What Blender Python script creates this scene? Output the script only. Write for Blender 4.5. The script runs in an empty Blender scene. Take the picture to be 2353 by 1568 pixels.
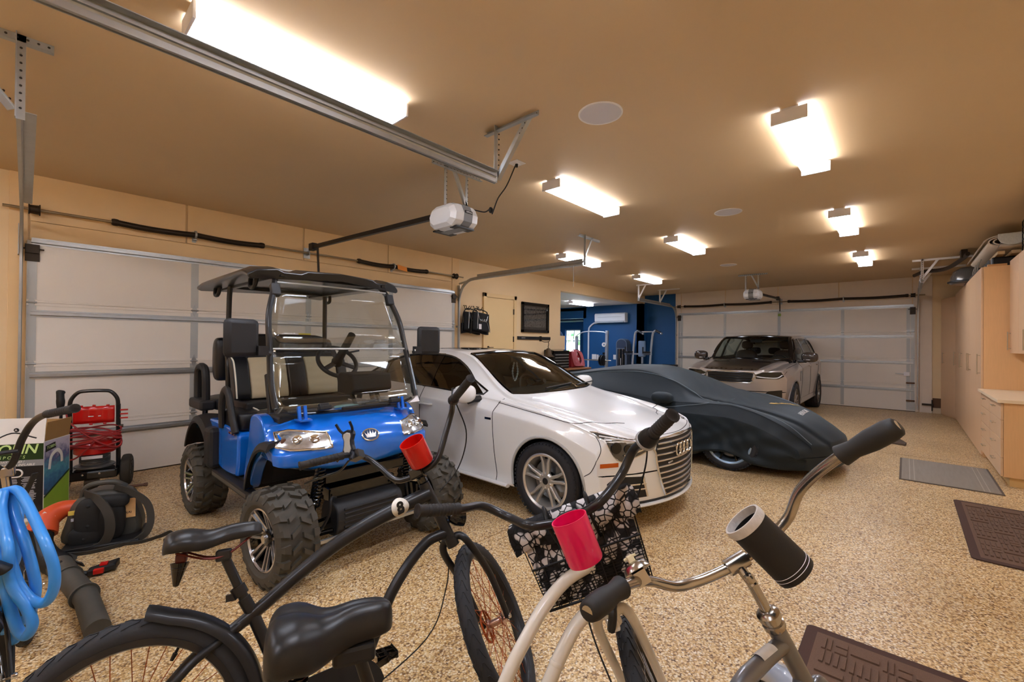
import bpy, bmesh, math, random
from math import sin, cos, pi, radians as rad, sqrt, atan2
from mathutils import Vector as V, Matrix as Mx
from mathutils.bvhtree import BVHTree
S = bpy.context.scene
COL = S.collection
random.seed(7)
# ---------------------------------------------------------------- camera, world, exposure
cam = bpy.data.objects.new('camera', bpy.data.cameras.new('camera'))
COL.objects.link(cam)
cam.data.sensor_width = 36.0
cam.data.lens = 36.0 * 1006.4 / 2353.0
cam.data.clip_start = 0.02
YAW, PITCH, ROLL = 0.732768531, 0.00628876, 0.009715348
_f = V((cos(YAW) * cos(PITCH), sin(YAW) * cos(PITCH), sin(PITCH)))
_r = V((sin(YAW), -cos(YAW), 0))
_u = _r.cross(_f)
_r2 = cos(ROLL) * _r + sin(ROLL) * _u
_u2 = -sin(ROLL) * _r + cos(ROLL) * _u
cam.matrix_world = Mx(((_r2.x, _u2.x, -_f.x, 0), (_r2.y, _u2.y, -_f.y, 0), (_r2.z, _u2.z, -_f.z, 1.48), (0, 0, 0, 1)))
S.camera = cam
S.view_settings.view_transform = 'Standard'
S.view_settings.look = 'None'
S.view_settings.exposure = 1.35
S.view_settings.gamma = 1.0
S.view_settings.use_curve_mapping = False
W = bpy.data.worlds.new('world')
S.world = W
W.use_nodes = True
_bg = W.node_tree.nodes['Background']
_bg.inputs[0].default_value = (0.55, 0.75, 1.0, 1)
_bg.inputs[1].default_value = 9.0
LAMP = 15.0          # emission of the fluorescent lenses

# ---------------------------------------------------------------- materials
def lin(c):
    if isinstance(c, str):
        c = [int(c[i:i + 2], 16) / 255 for i in (0, 2, 4)]
    return tuple((x / 12.92 if x <= 0.04045 else ((x + 0.055) / 1.055) ** 2.4) for x in c[:3]) + (1,)
MATS = {}
def mat(name, col, rough=0.5, metal=0.0, coat=0.0, var=0.0, vscale=6.0, bump=0.0, bscale=200.0, emit=0.0, trans=0.0, alpha=1.0, ior=1.45, stretch=None, spec=None):
    if name in MATS:
        return MATS[name]
    m = bpy.data.materials.new(name)
    m.use_nodes = True
    nt = m.node_tree
    b = nt.nodes['Principled BSDF']
    c = lin(col)
    b.inputs['Base Color'].default_value = c
    b.inputs['Roughness'].default_value = rough
    b.inputs['Metallic'].default_value = metal
    b.inputs['Coat Weight'].default_value = coat
    b.inputs['Coat Roughness'].default_value = 0.04
    b.inputs['IOR'].default_value = ior
    b.inputs['Transmission Weight'].default_value = trans
    b.inputs['Alpha'].default_value = alpha
    if spec is not None:
        b.inputs['Specular IOR Level'].default_value = spec
    if emit:
        b.inputs['Emission Color'].default_value = c
        b.inputs['Emission Strength'].default_value = emit
    if var or bump:
        tc = nt.nodes.new('ShaderNodeTexCoord')
        src = tc.outputs['Object']
        if stretch:
            mp = nt.nodes.new('ShaderNodeMapping')
            mp.inputs['Scale'].default_value = stretch
            nt.links.new(src, mp.inputs[0])
            src = mp.outputs[0]
    if var:
        n = nt.nodes.new('ShaderNodeTexNoise')
        n.inputs['Scale'].default_value = vscale
        n.inputs['Detail'].default_value = 5
        nt.links.new(src, n.inputs[0])
        mx = nt.nodes.new('ShaderNodeMix')
        mx.data_type = 'RGBA'
        mx.inputs[6].default_value = tuple(x * (1 - var) for x in c[:3]) + (1,)
        mx.inputs[7].default_value = tuple(min(1, x * (1 + var)) for x in c[:3]) + (1,)
        nt.links.new(n.outputs[0], mx.inputs[0])
        nt.links.new(mx.outputs[2], b.inputs['Base Color'])
    if bump:
        n2 = nt.nodes.new('ShaderNodeTexNoise')
        n2.inputs['Scale'].default_value = bscale
        n2.inputs['Detail'].default_value = 3
        nt.links.new(src, n2.inputs[0])
        bp = nt.nodes.new('ShaderNodeBump')
        bp.inputs['Strength'].default_value = bump
        bp.inputs['Distance'].default_value = 0.002
        nt.links.new(n2.outputs[0], bp.inputs['Height'])
        nt.links.new(bp.outputs[0], b.inputs['Normal'])
    MATS[name] = m
    return m
def nodes(m):
    nt = m.node_tree
    return nt, nt.nodes['Principled BSDF'], (lambda t, **k: _nd(nt, t, k))
def _nd(nt, t, k):
    n = nt.nodes.new('ShaderNode' + t)
    for a, v in k.items():
        setattr(n, a, v)
    return n
def ramp(nt, stops, interp='LINEAR'):
    r = nt.nodes.new('ShaderNodeValToRGB')
    r.color_ramp.interpolation = interp
    e = r.color_ramp.elements
    while len(e) < len(stops):
        e.new(0.5)
    for i, (p, c) in enumerate(stops):
        e[i].position = p
        e[i].color = lin(c)
    return r

# ---------------------------------------------------------------- mesh builder
class B:
    def __init__(self, m=None):
        self.v = []; self.f = []; self.m = m or Mx(); self.mi = 0; self.fm = []
    def add(self, vs, fs):
        o = len(self.v)
        self.v += [self.m @ V(p) for p in vs]
        self.f += [tuple(i + o for i in f) for f in fs]
        self.fm += [self.mi] * len(fs)
        return self
    def box(self, x0, x1, y0, y1, z0, z1):
        vs = [(x, y, z) for x in (x0, x1) for y in (y0, y1) for z in (z0, z1)]
        return self.add(vs, [(0, 1, 3, 2), (4, 6, 7, 5), (0, 4, 5, 1), (2, 3, 7, 6), (0, 2, 6, 4), (1, 5, 7, 3)])
    def obox(self, c, s, rot=None):
        """box of size s centred on c, rotated by matrix rot"""
        h = V(s) / 2; R = rot or Mx.Identity(3)
        vs = [V(c) + R @ V((x * h.x, y * h.y, z * h.z)) for x in (-1, 1) for y in (-1, 1) for z in (-1, 1)]
        return self.add(vs, [(0, 1, 3, 2), (4, 6, 7, 5), (0, 4, 5, 1), (2, 3, 7, 6), (0, 2, 6, 4), (1, 5, 7, 3)])
    def bar(self, p0, p1, w, h, up=(0, 0, 1)):
        p0, p1 = V(p0), V(p1); d = p1 - p0; L = d.length; d.normalize()
        s = d.cross(V(up))
        if s.length < 1e-4: s = d.cross(V((1, 0, 0)))
        s.normalize(); u = s.cross(d)
        return self.obox((p0 + p1) / 2, (L, w, h), Mx((d, s, u)).transposed())
    def loft(self, rings, close=True, cap=True, wrap=False):
        n = len(rings[0]); vs = [p for r in rings for p in r]; fs = []
        k = len(rings)
        for i in range(k if wrap else k - 1):
            for j in range(n if close else n - 1):
                a = i * n + j; b = i * n + (j + 1) % n; c = ((i + 1) % k) * n + (j + 1) % n; d = ((i + 1) % k) * n + j
                fs.append((a, b, c, d))
        if cap and close and not wrap:
            fs.append(tuple(range(n))[::-1]); fs.append(tuple(range((k - 1) * n, k * n)))
        return self.add(vs, fs)
    def tube(self, pts, r, n=10, closed=False, flat=None, up=None):
        pts = [V(p) for p in pts]; k = len(pts)
        rs = r if isinstance(r, (list, tuple)) else [r] * k
        T = []
        for i in range(k):
            a = pts[(i - 1) % k] if (closed or i) else pts[0]
            b = pts[(i + 1) % k] if (closed or i < k - 1) else pts[-1]
            d = b - a
            T.append(d.normalized() if d.length > 1e-9 else V((0, 0, 1)))
        u = V(up) if up else (V((0, 0, 1)) if abs(T[0].z) < 0.9 else V((1, 0, 0)))
        u = (u - T[0] * u.dot(T[0])).normalized()
        rings = []
        for i in range(k):
            u = (u - T[i] * u.dot(T[i]))
            u = u.normalized() if u.length > 1e-6 else T[i].orthogonal().normalized()
            s = T[i].cross(u)
            fw = flat or 1.0
            rings.append([pts[i] + (s * cos(2 * pi * j / n) + u * sin(2 * pi * j / n) * fw) * rs[i] for j in range(n)])
        return self.loft(rings, True, not closed, closed)
    def cyl(self, p0, p1, r0, r1=None, n=20):
        return self.tube([p0, p1], [r0, r0 if r1 is None else r1], n)
    def lathe(self, prof, n=24, c=(0, 0, 0), ax=(0, 0, 1), closed=False):
        ax = V(ax).normalized(); u = ax.orthogonal().normalized(); w = ax.cross(u); c = V(c)
        rings = [[c + ax * z + (u * cos(2 * pi * j / n) + w * sin(2 * pi * j / n)) * max(r, 1e-5) for j in range(n)] for r, z in prof]
        return self.loft(rings, True, not closed, closed)
    def prism(self, out, f, a0, a1):
        """out: 2D outline, f(u,v,w)->3D point"""
        n = len(out)
        return self.add([f(u, v, a0) for u, v in out] + [f(u, v, a1) for u, v in out],
                        [tuple(range(n))[::-1], tuple(range(n, 2 * n))] + [(i, (i + 1) % n, n + (i + 1) % n, n + i) for i in range(n)])
    def ell(self, c, r, nu=16, nv=10, rot=None, e=1.0):
        R = rot or Mx.Identity(3); c = V(c); rings = []
        pw = lambda t: math.copysign(abs(t) ** e, t)
        for i in range(nv + 1):
            a = -pi / 2 + pi * i / nv
            rings.append([c + R @ V((r[0] * pw(max(cos(a), 1e-4)) * pw(cos(2 * pi * j / nu)), r[1] * pw(max(cos(a), 1e-4)) * pw(sin(2 * pi * j / nu)), r[2] * pw(sin(a)))) for j in range(nu)])
        return self.loft(rings)
    def grid(self, f, nu, nv):
        return self.add([f(i / nu, j / nv) for i in range(nu + 1) for j in range(nv + 1)],
                        [(i * (nv + 1) + j, (i + 1) * (nv + 1) + j, (i + 1) * (nv + 1) + j + 1, i * (nv + 1) + j + 1) for i in range(nu) for j in range(nv)])
    def build(self, name, m, parent=None, smooth=35, bevel=0.0, sub=0, solid=0.0, label=None, fix=True):
        me = bpy.data.meshes.new(name)
        me.from_pydata([tuple(p) for p in self.v], [], self.f)
        if any(self.fm): me.polygons.foreach_set('material_index', self.fm)
        if fix:
            bm = bmesh.new(); bm.from_mesh(me)
            bmesh.ops.recalc_face_normals(bm, faces=bm.faces)
            bm.to_mesh(me); bm.free()
        return link(name, me, m, parent, smooth, bevel, sub, solid, label)
def link(name, me, m, parent=None, smooth=35, bevel=0.0, sub=0, solid=0.0, label=None):
    for k in (m if isinstance(m, (list, tuple)) else [m]):
        if k: me.materials.append(k)
    o = bpy.data.objects.new(name, me); COL.objects.link(o)
    if parent: o.parent = parent
    if smooth:
        me.polygons.foreach_set('use_smooth', [True] * len(me.polygons))
        if smooth < 180 and not sub:
            me.set_sharp_from_angle(angle=rad(smooth))
    if solid:
        md = o.modifiers.new('s', 'SOLIDIFY'); md.thickness = solid; md.offset = 0
    if bevel:
        md = o.modifiers.new('b', 'BEVEL'); md.width = bevel; md.segments = 2; md.limit_method = 'ANGLE'; md.angle_limit = rad(40)
    if sub:
        md = o.modifiers.new('u', 'SUBSURF'); md.levels = sub; md.render_levels = sub
    if label: o['label'] = label
    return o
def thing(name, label, cat, loc=(0, 0, 0), rotz=0.0, group=None):
    o = bpy.data.objects.new(name, None); COL.objects.link(o)
    o.location = loc; o.rotation_euler = (0, 0, rotz); o.empty_display_size = 0.1
    return tag(o, label, cat, group)
def tag(o, label, cat, group=None):
    o['label'] = label; o['category'] = cat
    if group: o['group'] = group
    return o
def struct(o):
    o['kind'] = 'structure'; return o
def dup(root, loc, label, rotz=None):
    r = root.copy(); COL.objects.link(r); r.location = loc; r['label'] = label
    if rotz is not None: r.rotation_euler = (0, 0, rotz)
    for ch in list(root.children):
        c = ch.copy(); COL.objects.link(c); c.parent = r
        for g in list(ch.children):
            d = g.copy(); COL.objects.link(d); d.parent = c
    return r
def spl(pts, k=6, closed=False):
    """Catmull-Rom through pts"""
    P = [V(p) for p in pts]; n = len(P); out = []
    for i in range(n if closed else n - 1):
        p0 = P[(i - 1) % n] if (closed or i) else P[0] * 2 - P[1]
        p1, p2 = P[i], P[(i + 1) % n]
        p3 = P[(i + 2) % n] if (closed or i < n - 2) else P[-1] * 2 - P[-2]
        for j in range(k):
            t = j / k
            out.append(0.5 * ((2 * p1) + (p2 - p0) * t + (2 * p0 - 5 * p1 + 4 * p2 - p3) * t * t + (3 * p1 - p0 - 3 * p2 + p3) * t ** 3))
    if not closed: out.append(P[-1])
    return out
def rrect(w, h, r, n=5):
    o = []
    for cx, cy, a in ((w / 2 - r, h / 2 - r, 0), (-w / 2 + r, h / 2 - r, 90), (-w / 2 + r, -h / 2 + r, 180), (w / 2 - r, -h / 2 + r, 270)):
        for k in range(n + 1):
            t = rad(a + 90 * k / n); o.append((cx + r * cos(t), cy + r * sin(t)))
    return o
def text(name, s, size, m, parent, mw, ext=0.001, align='CENTER', bold=0.0, shear=0.0, spacing=1.0):
    """flat lettering built as a mesh, mw places its local XY plane"""
    cu = bpy.data.curves.new(name, 'FONT'); cu.body = s; cu.size = size; cu.extrude = ext
    cu.align_x = align; cu.align_y = 'CENTER'; cu.offset = bold; cu.shear = shear; cu.space_character = spacing
    cu.resolution_u = 3
    t = bpy.data.objects.new('t', cu); COL.objects.link(t)
    bpy.context.view_layer.update()
    me = bpy.data.meshes.new_from_object(t.evaluated_get(bpy.context.evaluated_depsgraph_get()))
    bpy.data.objects.remove(t); bpy.data.curves.remove(cu)
    me.transform(mw); me.materials.clear()
    return link(name, me, m, parent, 0)
def frame(o, x, y):
    """matrix with origin o, local x and y axes"""
    x = V(x).normalized(); y = V(y); y = (y - x * y.dot(x)).normalized(); z = x.cross(y)
    return Mx(((x.x, y.x, z.x, o[0]), (x.y, y.y, z.y, o[1]), (x.z, y.z, z.z, o[2]), (0, 0, 0, 1)))
# ---------------------------------------------------------------- setting
CZ = 3.115; YA = 6.47; XB = 13.78; YR = -1.36; XL = -2.6
m_tan = mat('tan_wall_paint', 'ECD0A4', 0.6, var=0.04, vscale=2, bump=0.05, bscale=250)
m_ceil = mat('tan_ceiling_paint', 'DBC09A', 0.62, var=0.05, vscale=1.2, bump=0.08, bscale=180)
m_blue = mat('navy_wall_paint', '1C568F', 0.55, var=0.06, vscale=2)
m_gymceil = mat('white_ceiling_paint', 'E6E6E8', 0.6, var=0.02)
m_floor = mat('pebble_epoxy', 'C8A26C', 0.38)
nt, b, N = nodes(m_floor)
tc = N('TexCoord')
vo = N('TexVoronoi'); vo.inputs['Scale'].default_value = 110
nt.links.new(tc.outputs['Object'], vo.inputs['Vector'])
sep = N('SeparateColor'); nt.links.new(vo.outputs['Color'], sep.inputs[0])
rp = ramp(nt, [(0.0, '6B4A26'), (0.08, 'AD8450'), (0.22, 'D2AC70'), (0.5, 'E8CA92'), (0.8, 'F3DFB6'), (1.0, 'FBF4E2')])
nt.links.new(sep.outputs[0], rp.inputs[0])
n2 = N('TexNoise'); n2.inputs['Scale'].default_value = 1.3; n2.inputs['Detail'].default_value = 4
nt.links.new(tc.outputs['Object'], n2.inputs['Vector'])
r2 = ramp(nt, [(0.3, 'E6E2DC'), (0.7, 'FFFFFF')]); nt.links.new(n2.outputs[0], r2.inputs[0])
mx = N('Mix', data_type='RGBA', blend_type='MULTIPLY'); mx.inputs[0].default_value = 1
nt.links.new(rp.outputs[0], mx.inputs[6]); nt.links.new(r2.outputs[0], mx.inputs[7])
# dark gaps between pebbles
r3 = ramp(nt, [(0.0, 'FFFFFF'), (0.55, 'F4ECE0'), (0.85, '8A6A48')]); nt.links.new(vo.outputs['Distance'], r3.inputs[0])
mx2 = N('Mix', data_type='RGBA', blend_type='MULTIPLY'); mx2.inputs[0].default_value = 0.8
nt.links.new(mx.outputs[2], mx2.inputs[6]); nt.links.new(r3.outputs[0], mx2.inputs[7])
nt.links.new(mx2.outputs[2], b.inputs['Base Color'])
bp = N('Bump'); bp.inputs['Strength'].default_value = 0.25; bp.inputs['Distance'].default_value = 0.002; bp.invert = True
nt.links.new(vo.outputs['Distance'], bp.inputs['Height']); nt.links.new(bp.outputs[0], b.inputs['Normal'])

def slab(name, m, *bx):
    o = B()
    for q in bx: o.box(*q)
    return struct(o.build(name, m, smooth=0))
slab('floor', m_floor, (XL, 16.6, YR - .2, 12.4, -0.1, 0))
slab('ceiling', m_ceil, (XL - .1, XB + .1, YR - .2, YA + .02, CZ, CZ + .1))
# wall with the near garage door, side door and gym opening
D0, D1, DH = 0.03, 5.50, 2.44
slab('wall_left', m_tan, (XL, D0, YA, YA + .18, 0, CZ), (D0, D1, YA, YA + .18, DH - .02, CZ), (D1, 9.0, YA, YA + .18, 0, CZ), (9.0, XB + .1, YA, YA + .18, 2.83, CZ))
m_trimtan = mat('tan_board_paint', 'EDCB98', 0.55, var=0.05, vscale=5)
m_seam = mat('dark_seam', '8A6A3E', 0.8)
t = B()
for x0, x1 in ((-.12, .005), (.02, 1.275), (1.295, 2.655), (2.675, 4.035), (4.055, 5.43)):
    t.box(x0, x1, YA - .02, YA, (2.655 if x0 > 0 else 0.0), CZ)
t.box(.02, 5.43, YA - .018, YA, 2.44, 2.65)
t.box(5.445, 5.62, YA - .02, YA, 0, CZ)
struct(t.build('trim_1', m_trimtan, smooth=0, bevel=.003))
slab('wall_far', m_blue, (XB, XB + .18, 5.43, 6.55, 0, CZ), (XB - .38, XB + .1, YA - .08, YA + .1, 0, 2.83))
slab('wall_far_door', m_tan, (XB, XB + .18, 5.36, 5.43, 0, CZ), (XB, XB + .18, -0.26, 5.36, 2.42, CZ), (XB, XB + .18, YR - .2, -0.26, 0, CZ))
t = B()
for y0, y1 in ((-.1, 1.26), (1.28, 2.60), (2.62, 3.95), (3.97, 5.24), (5.26, 5.43)):
    t.box(XB - .02, XB, y0, y1, (2.63 if y1 < 5.3 else 0), CZ)
t.box(XB - .018, XB, -.1, 5.24, 2.42, 2.62)
t.box(XB - .02, XB, -.44, -.115, 0, CZ)
struct(t.build('trim_2', mat('cream_board_paint', 'E8D8C6', .55, var=.04), smooth=0, bevel=.003))
slab('wall_right', m_tan, (XL, XB + .1, YR - .18, YR, 0, CZ))
slab('wall_back', m_tan, (XL - .18, XL, YR - .2, YA + .2, 0, CZ))
m_brown = mat('brown_stained_board', '5E3E22', .5, var=.2, vscale=8, stretch=(1, 1, 12))
slab('baseboard_far', m_brown, (XB - .025, XB, -.76, -.45, .13, .34))
slab('baseboard_kerb', mat('pale_concrete', 'CBB89C', .8, var=.1), (XB - .05, XB, -.76, -.45, 0, .12))
# gym room behind the opening
GX = 13.4
slab('wall_gym_far', m_blue, (GX, GX + .18, YA - .08, 8.5, 0, 2.83), (GX, GX + .18, 8.5, 12.2, 2.42, 2.83), (GX, 15.3, 8.5, 8.62, 0, 2.7), (15.3, 15.48, 8.5, 9.98, 0, 2.7), (15.3, 15.48, 10.74, 12.2, 0, 2.7), (15.3, 15.48, 9.98, 10.74, 0, .9), (15.3, 15.48, 9.98, 10.74, 2.10, 2.7))
slab('wall_gym_back', m_blue, (7.2, 15.4, 12.2, 12.38, 0, 2.83), (7.2, 7.38, YA + .18, 12.2, 0, 2.83))
slab('ceiling_gym', m_gymceil, (7.2, GX + .18, YA + .18, 12.38, 2.83, 2.93), (GX, 15.48, 8.5, 12.38, 2.7, 2.8))
slab('wall_pony', m_tan, (9.0, 9.46, YA + .18, YA + .3, 0, 1.70))
m_white = mat('white_gloss_paint', 'F1EFEA', .35)
w = B()
for y0, y1, z0, z1 in ((9.98, 10.03, .9, 2.1), (10.69, 10.74, .9, 2.1), (9.98, 10.74, .9, .95), (9.98, 10.74, 2.05, 2.1), (10.30, 10.34, .95, 2.05), (10.03, 10.69, 1.62, 1.65)):
    w.box(15.34, 15.40, y0, y1, z0, z1)
struct(w.build('window_1', m_white, smooth=0))
# greenery seen through the gym window
m_leaf = mat('garden_leaves', '8FB55A', .8)
nt, b, N = nodes(m_leaf)
v_ = N('TexNoise'); v_.inputs['Scale'].default_value = 9; v_.inputs['Detail'].default_value = 8
r_ = ramp(nt, [(.35, '2F5A2A'), (.5, '7FB060'), (.62, 'D8EBC0'), (.75, 'F4FBFF')]); nt.links.new(v_.outputs[0], r_.inputs[0])
nt.links.new(r_.outputs[0], b.inputs['Base Color'])
random.seed(3)
h = B()
for k in range(60):
    h.ell((17.4 + random.random() * .5, 9.4 + random.random() * 3.4, (.15 if k < 12 else .3 + random.random() * 2.3)), (.3, .28, .26), 8, 5)
slab('floor_garden', mat('garden_soil', '6B6A48', .9), (15.5, 20, 7, 14, -.12, -.02))
tag(h.build('garden_hedge', m_leaf), 'sunlit green hedge seen outside the gym window', 'hedge')
sun = bpy.data.objects.new('sun', bpy.data.lights.new('sun', 'SUN')); COL.objects.link(sun)
sun.data.energy = 9.0; sun.data.angle = .01; sun.rotation_euler = (rad(35), rad(30), 0)

# control joints cut in the floor
slab('trim_3', mat('floor_joint', '8F6E45', .8), (2.0, XB, 2.36, 2.366, 0, .0012), (8.1, 8.106, -.7, YA, 0, .0012))

# ---------------------------------------------------------------- fluorescent ceiling fixtures
m_lens = mat('lamp_lens', 'E0EAFF', .4, emit=LAMP)
m_lensside = mat('lamp_lens_side', 'FFF1DC', .4, emit=LAMP * .2)
m_housing = mat('white_enamel', 'EDEBEE', .35)
def fixture(x0, x1, yc, label, z=CZ, m=None):
    t = thing('ceiling_light', label, 'ceiling light', ((x0 + x1) / 2, yc, z), 0, 'fluorescent wraparound ceiling lights')
    L = (x1 - x0) / 2
    bx = B().box(-L, L, -.055, .055, -.045, 0); bx.build('housing', m_housing, t, 0)
    ln = B(); out = [(-.1, -.03), (-.1, -.075), (-.088, -.092), (.088, -.092), (.1, -.075), (.1, -.03), (.055, -.03), (-.055, -.03)]
    ln.prism(out, lambda u, v, w: (w, u, v), -L + .012, L - .012)
    ln.fm = [1 if i in (2, 3, 5, 6) else 0 for i in range(len(ln.fm))]      # the frosted side walls glow less than the face
    ln.build('diffuser', [m_lens, m_lensside], t, 0, fix=False)
    for s in (-1, 1):
        B().box(s * L - .008, s * L + .008, -.108, .108, -.1, -.012).build('end_cap', m_housing, t, 0, .004)
    return t
L0 = fixture(.52, 1.715, 2.625, 'white fluorescent ceiling light nearest the camera, beside the long galvanized track')
for x0, yc, lb in ((3.465, 2.62, 'white fluorescent ceiling light right of the nearer door opener and its cord'), (6.41, 2.61, 'white fluorescent ceiling light, third along the middle row, before the far opener'),
                   (3.465, .6, 'largest white fluorescent ceiling light in the right row'), (6.39, .59, 'white fluorescent ceiling light, middle one of the right row'), (9.46, .58, 'small white fluorescent ceiling light, farthest of the right row'),
                   (6.4, 4.6, 'white fluorescent ceiling light partly behind the curved door track'), (9.44, 4.65, 'white fluorescent ceiling light farthest left, above the gym opening')):
    dup(L0, (x0 + .6, yc, CZ), lb)
for x0, yc in ((.52, .6), (-2.0, 2.62), (-2.0, .6), (-2.0, 4.65)):  # first continues the right row; the rest are added behind the camera as fill
    dup(L0, (x0 + .6, yc, CZ), 'unseen white fluorescent ceiling light, extending the rows as added room fill')
for x0, yc, lb in ((9.35, 8.2, 'white fluorescent light on the gym ceiling, left one cut by the wall edge'), (11.2, 7.7, 'white fluorescent light on the gym ceiling, nearer the air conditioner')):
    dup(L0, (x0 + .6, yc, 2.83), lb)
# round in-ceiling speakers
m_grille = mat('speaker_grille', 'DDDCE6', .7, bump=.3, bscale=900)
for i, (x, y, lb) in enumerate(((2.70, 1.61, 'large round white ceiling speaker between the opener and the big light'), (5.72, 1.62, 'round white ceiling speaker left of the right row of lights'), (9.47, 2.67, 'small round white ceiling speaker farthest away, near the far opener'))):
    t = thing('ceiling_speaker', lb, 'speaker', (x, y, CZ), 0, 'round ceiling speakers')
    B().lathe([(.155, 0), (.155, -.006), (.148, -.009), (.143, -.006), (.143, 0)], 40, closed=True).build('rim', m_housing, t)
    B().lathe([(0, -.005), (.144, -.005), (.144, 0), (0, 0)], 40).build('grille', m_grille, t)
# ---------------------------------------------------------------- overhead garage doors and their hardware
m_panel = mat('door_panel_white', 'E9E2D8', .5, var=.03, vscale=3, bump=.12, bscale=420)
m_galv = mat('galvanized_steel', 'B4B8BA', .38, .85, var=.12, vscale=14)
m_stile = mat('grey_stile_steel', 'B9BCBB', .5, .3, var=.05)
m_dark = mat('dark_oiled_steel', '3A3128', .45, .7, var=.2, vscale=20)
m_black = mat('black_plastic', '1B1B1C', .45)
m_shaft = mat('worn_steel_shaft', '9A8A70', .35, .8)
def local(o, x, n):
    """local frame of a door: u along the door, v into the room, z up"""
    x = V(x); n = V(n)
    return Mx(((x.x, n.x, 0, o[0]), (x.y, n.y, 0, o[1]), (0, 0, 1, 0), (0, 0, 0, 1)))
def angle_bar(b, p0, p1, w=.035, up=(0, 0, 1), t=.004):
    """perforated angle iron: two thin flanges"""
    p0, p1 = V(p0), V(p1); d = (p1 - p0).normalized(); u = V(up); s = d.cross(u)
    if s.length < .01: s = d.cross(V((1, 0, 0)))
    s.normalize(); u = s.cross(d)
    b.bar(p0 + s * w / 2, p1 + s * w / 2, w, t, u)
    b.bar(p0 + u * w / 2, p1 + u * w / 2, t, w, u)
def holes(b, p0, p1, nrm, r=.006, step=.038, off=(0, 0, 0)):
    p0, p1 = V(p0) + V(off), V(p1) + V(off); L = (p1 - p0).length; k = max(2, int(L / step)); nrm = V(nrm)
    for i in range(k):
        c = p0.lerp(p1, (i + .5) / k); b.cyl(c - nrm * .0035, c + nrm * .0035, r, n=8)
m_hole = mat('punched_holes', '3B3631', .9)
SEC = (0, .615, 1.235, 1.845, 2.46)
def hinge(d, u, z, m=None):
    h = B(M_)
    h.prism([(u - .028, z), (u - .02, z + .028), (u, z + .075), (u + .02, z + .028), (u + .028, z), (u + .02, z - .028), (u, z - .075), (u - .02, z - .028)], lambda a, b_, w: (a, w, b_), .038, .044)
    h.cyl((u - .036, .05, z), (u + .036, .05, z), .009, n=10)
    for dz in (.045, -.045): h.cyl((u, .042, z + dz), (u, .05, z + dz), .006, n=8)
    return h.build('hinge', m or m_galv, d)
def garage_door(name, label, w, stiles, ends):
    d = struct(bpy.data.objects.new(name, None)); COL.objects.link(d); d['label'] = label; d['category'] = 'garage door'
    for i in range(4):
        p = B(M_); z0, z1 = SEC[i] + .012 * (i == 0), SEC[i + 1] - .004
        p.box(0, w, .0, .035, z0, SEC[i + 1])
        p.box(0, w, .035, .041, z1 - .028, z1); p.box(0, w, .035, .041, z0, z0 + .022)
        p.build('door_panel', m_panel, d, 0, .003)
    s = B(M_); s.box(0, w, .0, .04, 0, .014); s.build('bottom_seal', m_dark, d, 0)
    for a, b_ in stiles + ends:
        for i in range(4):
            s = B(M_); s.box(a, b_, .03, .0385, SEC[i] + .03, SEC[i + 1] - .03); s.build('stile', m_stile, d, 0)
    for z in (.49, 1.12, 1.735, 2.45):
        s = B(M_)
        s.prism([(.038, z - .036), (.041, z - .036), (.041, z - .02), (.075, z - .014), (.075, z + .014), (.041, z + .02), (.041, z + .036), (.038, z + .036), (.038, z + .016), (.07, z + .01), (.07, z - .01), (.038, z - .016)], lambda a, b_, c: (c, a, b_), .03, w - .03)
        s.build('strut', m_galv, d, 0)
    for z in SEC[1:4]:
        for a, b_ in stiles + ends:
            hinge(d, (a + b_) / 2, z)
    for u0, u1 in (ends[0], ends[-1]):
        c = (u0 + u1) / 2
        k = B(M_); k.box(c - .045, c + .045, .036, .07, 2.33, 2.40); k.box(c - .05, c + .05, .036, .044, 2.25, 2.42); k.cyl((c - .08, .06, 2.37), (c + .08, .06, 2.37), .007, n=8)
        k.build('top_bracket', m_dark, d, 0)
        k = B(M_); k.box(c - .05, c + .05, .036, .042, .03, .2); k.box(c - .05, c + .05, .042, .05, .03, .05); k.build('bottom_bracket', m_galv, d, 0)
    return d
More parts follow.
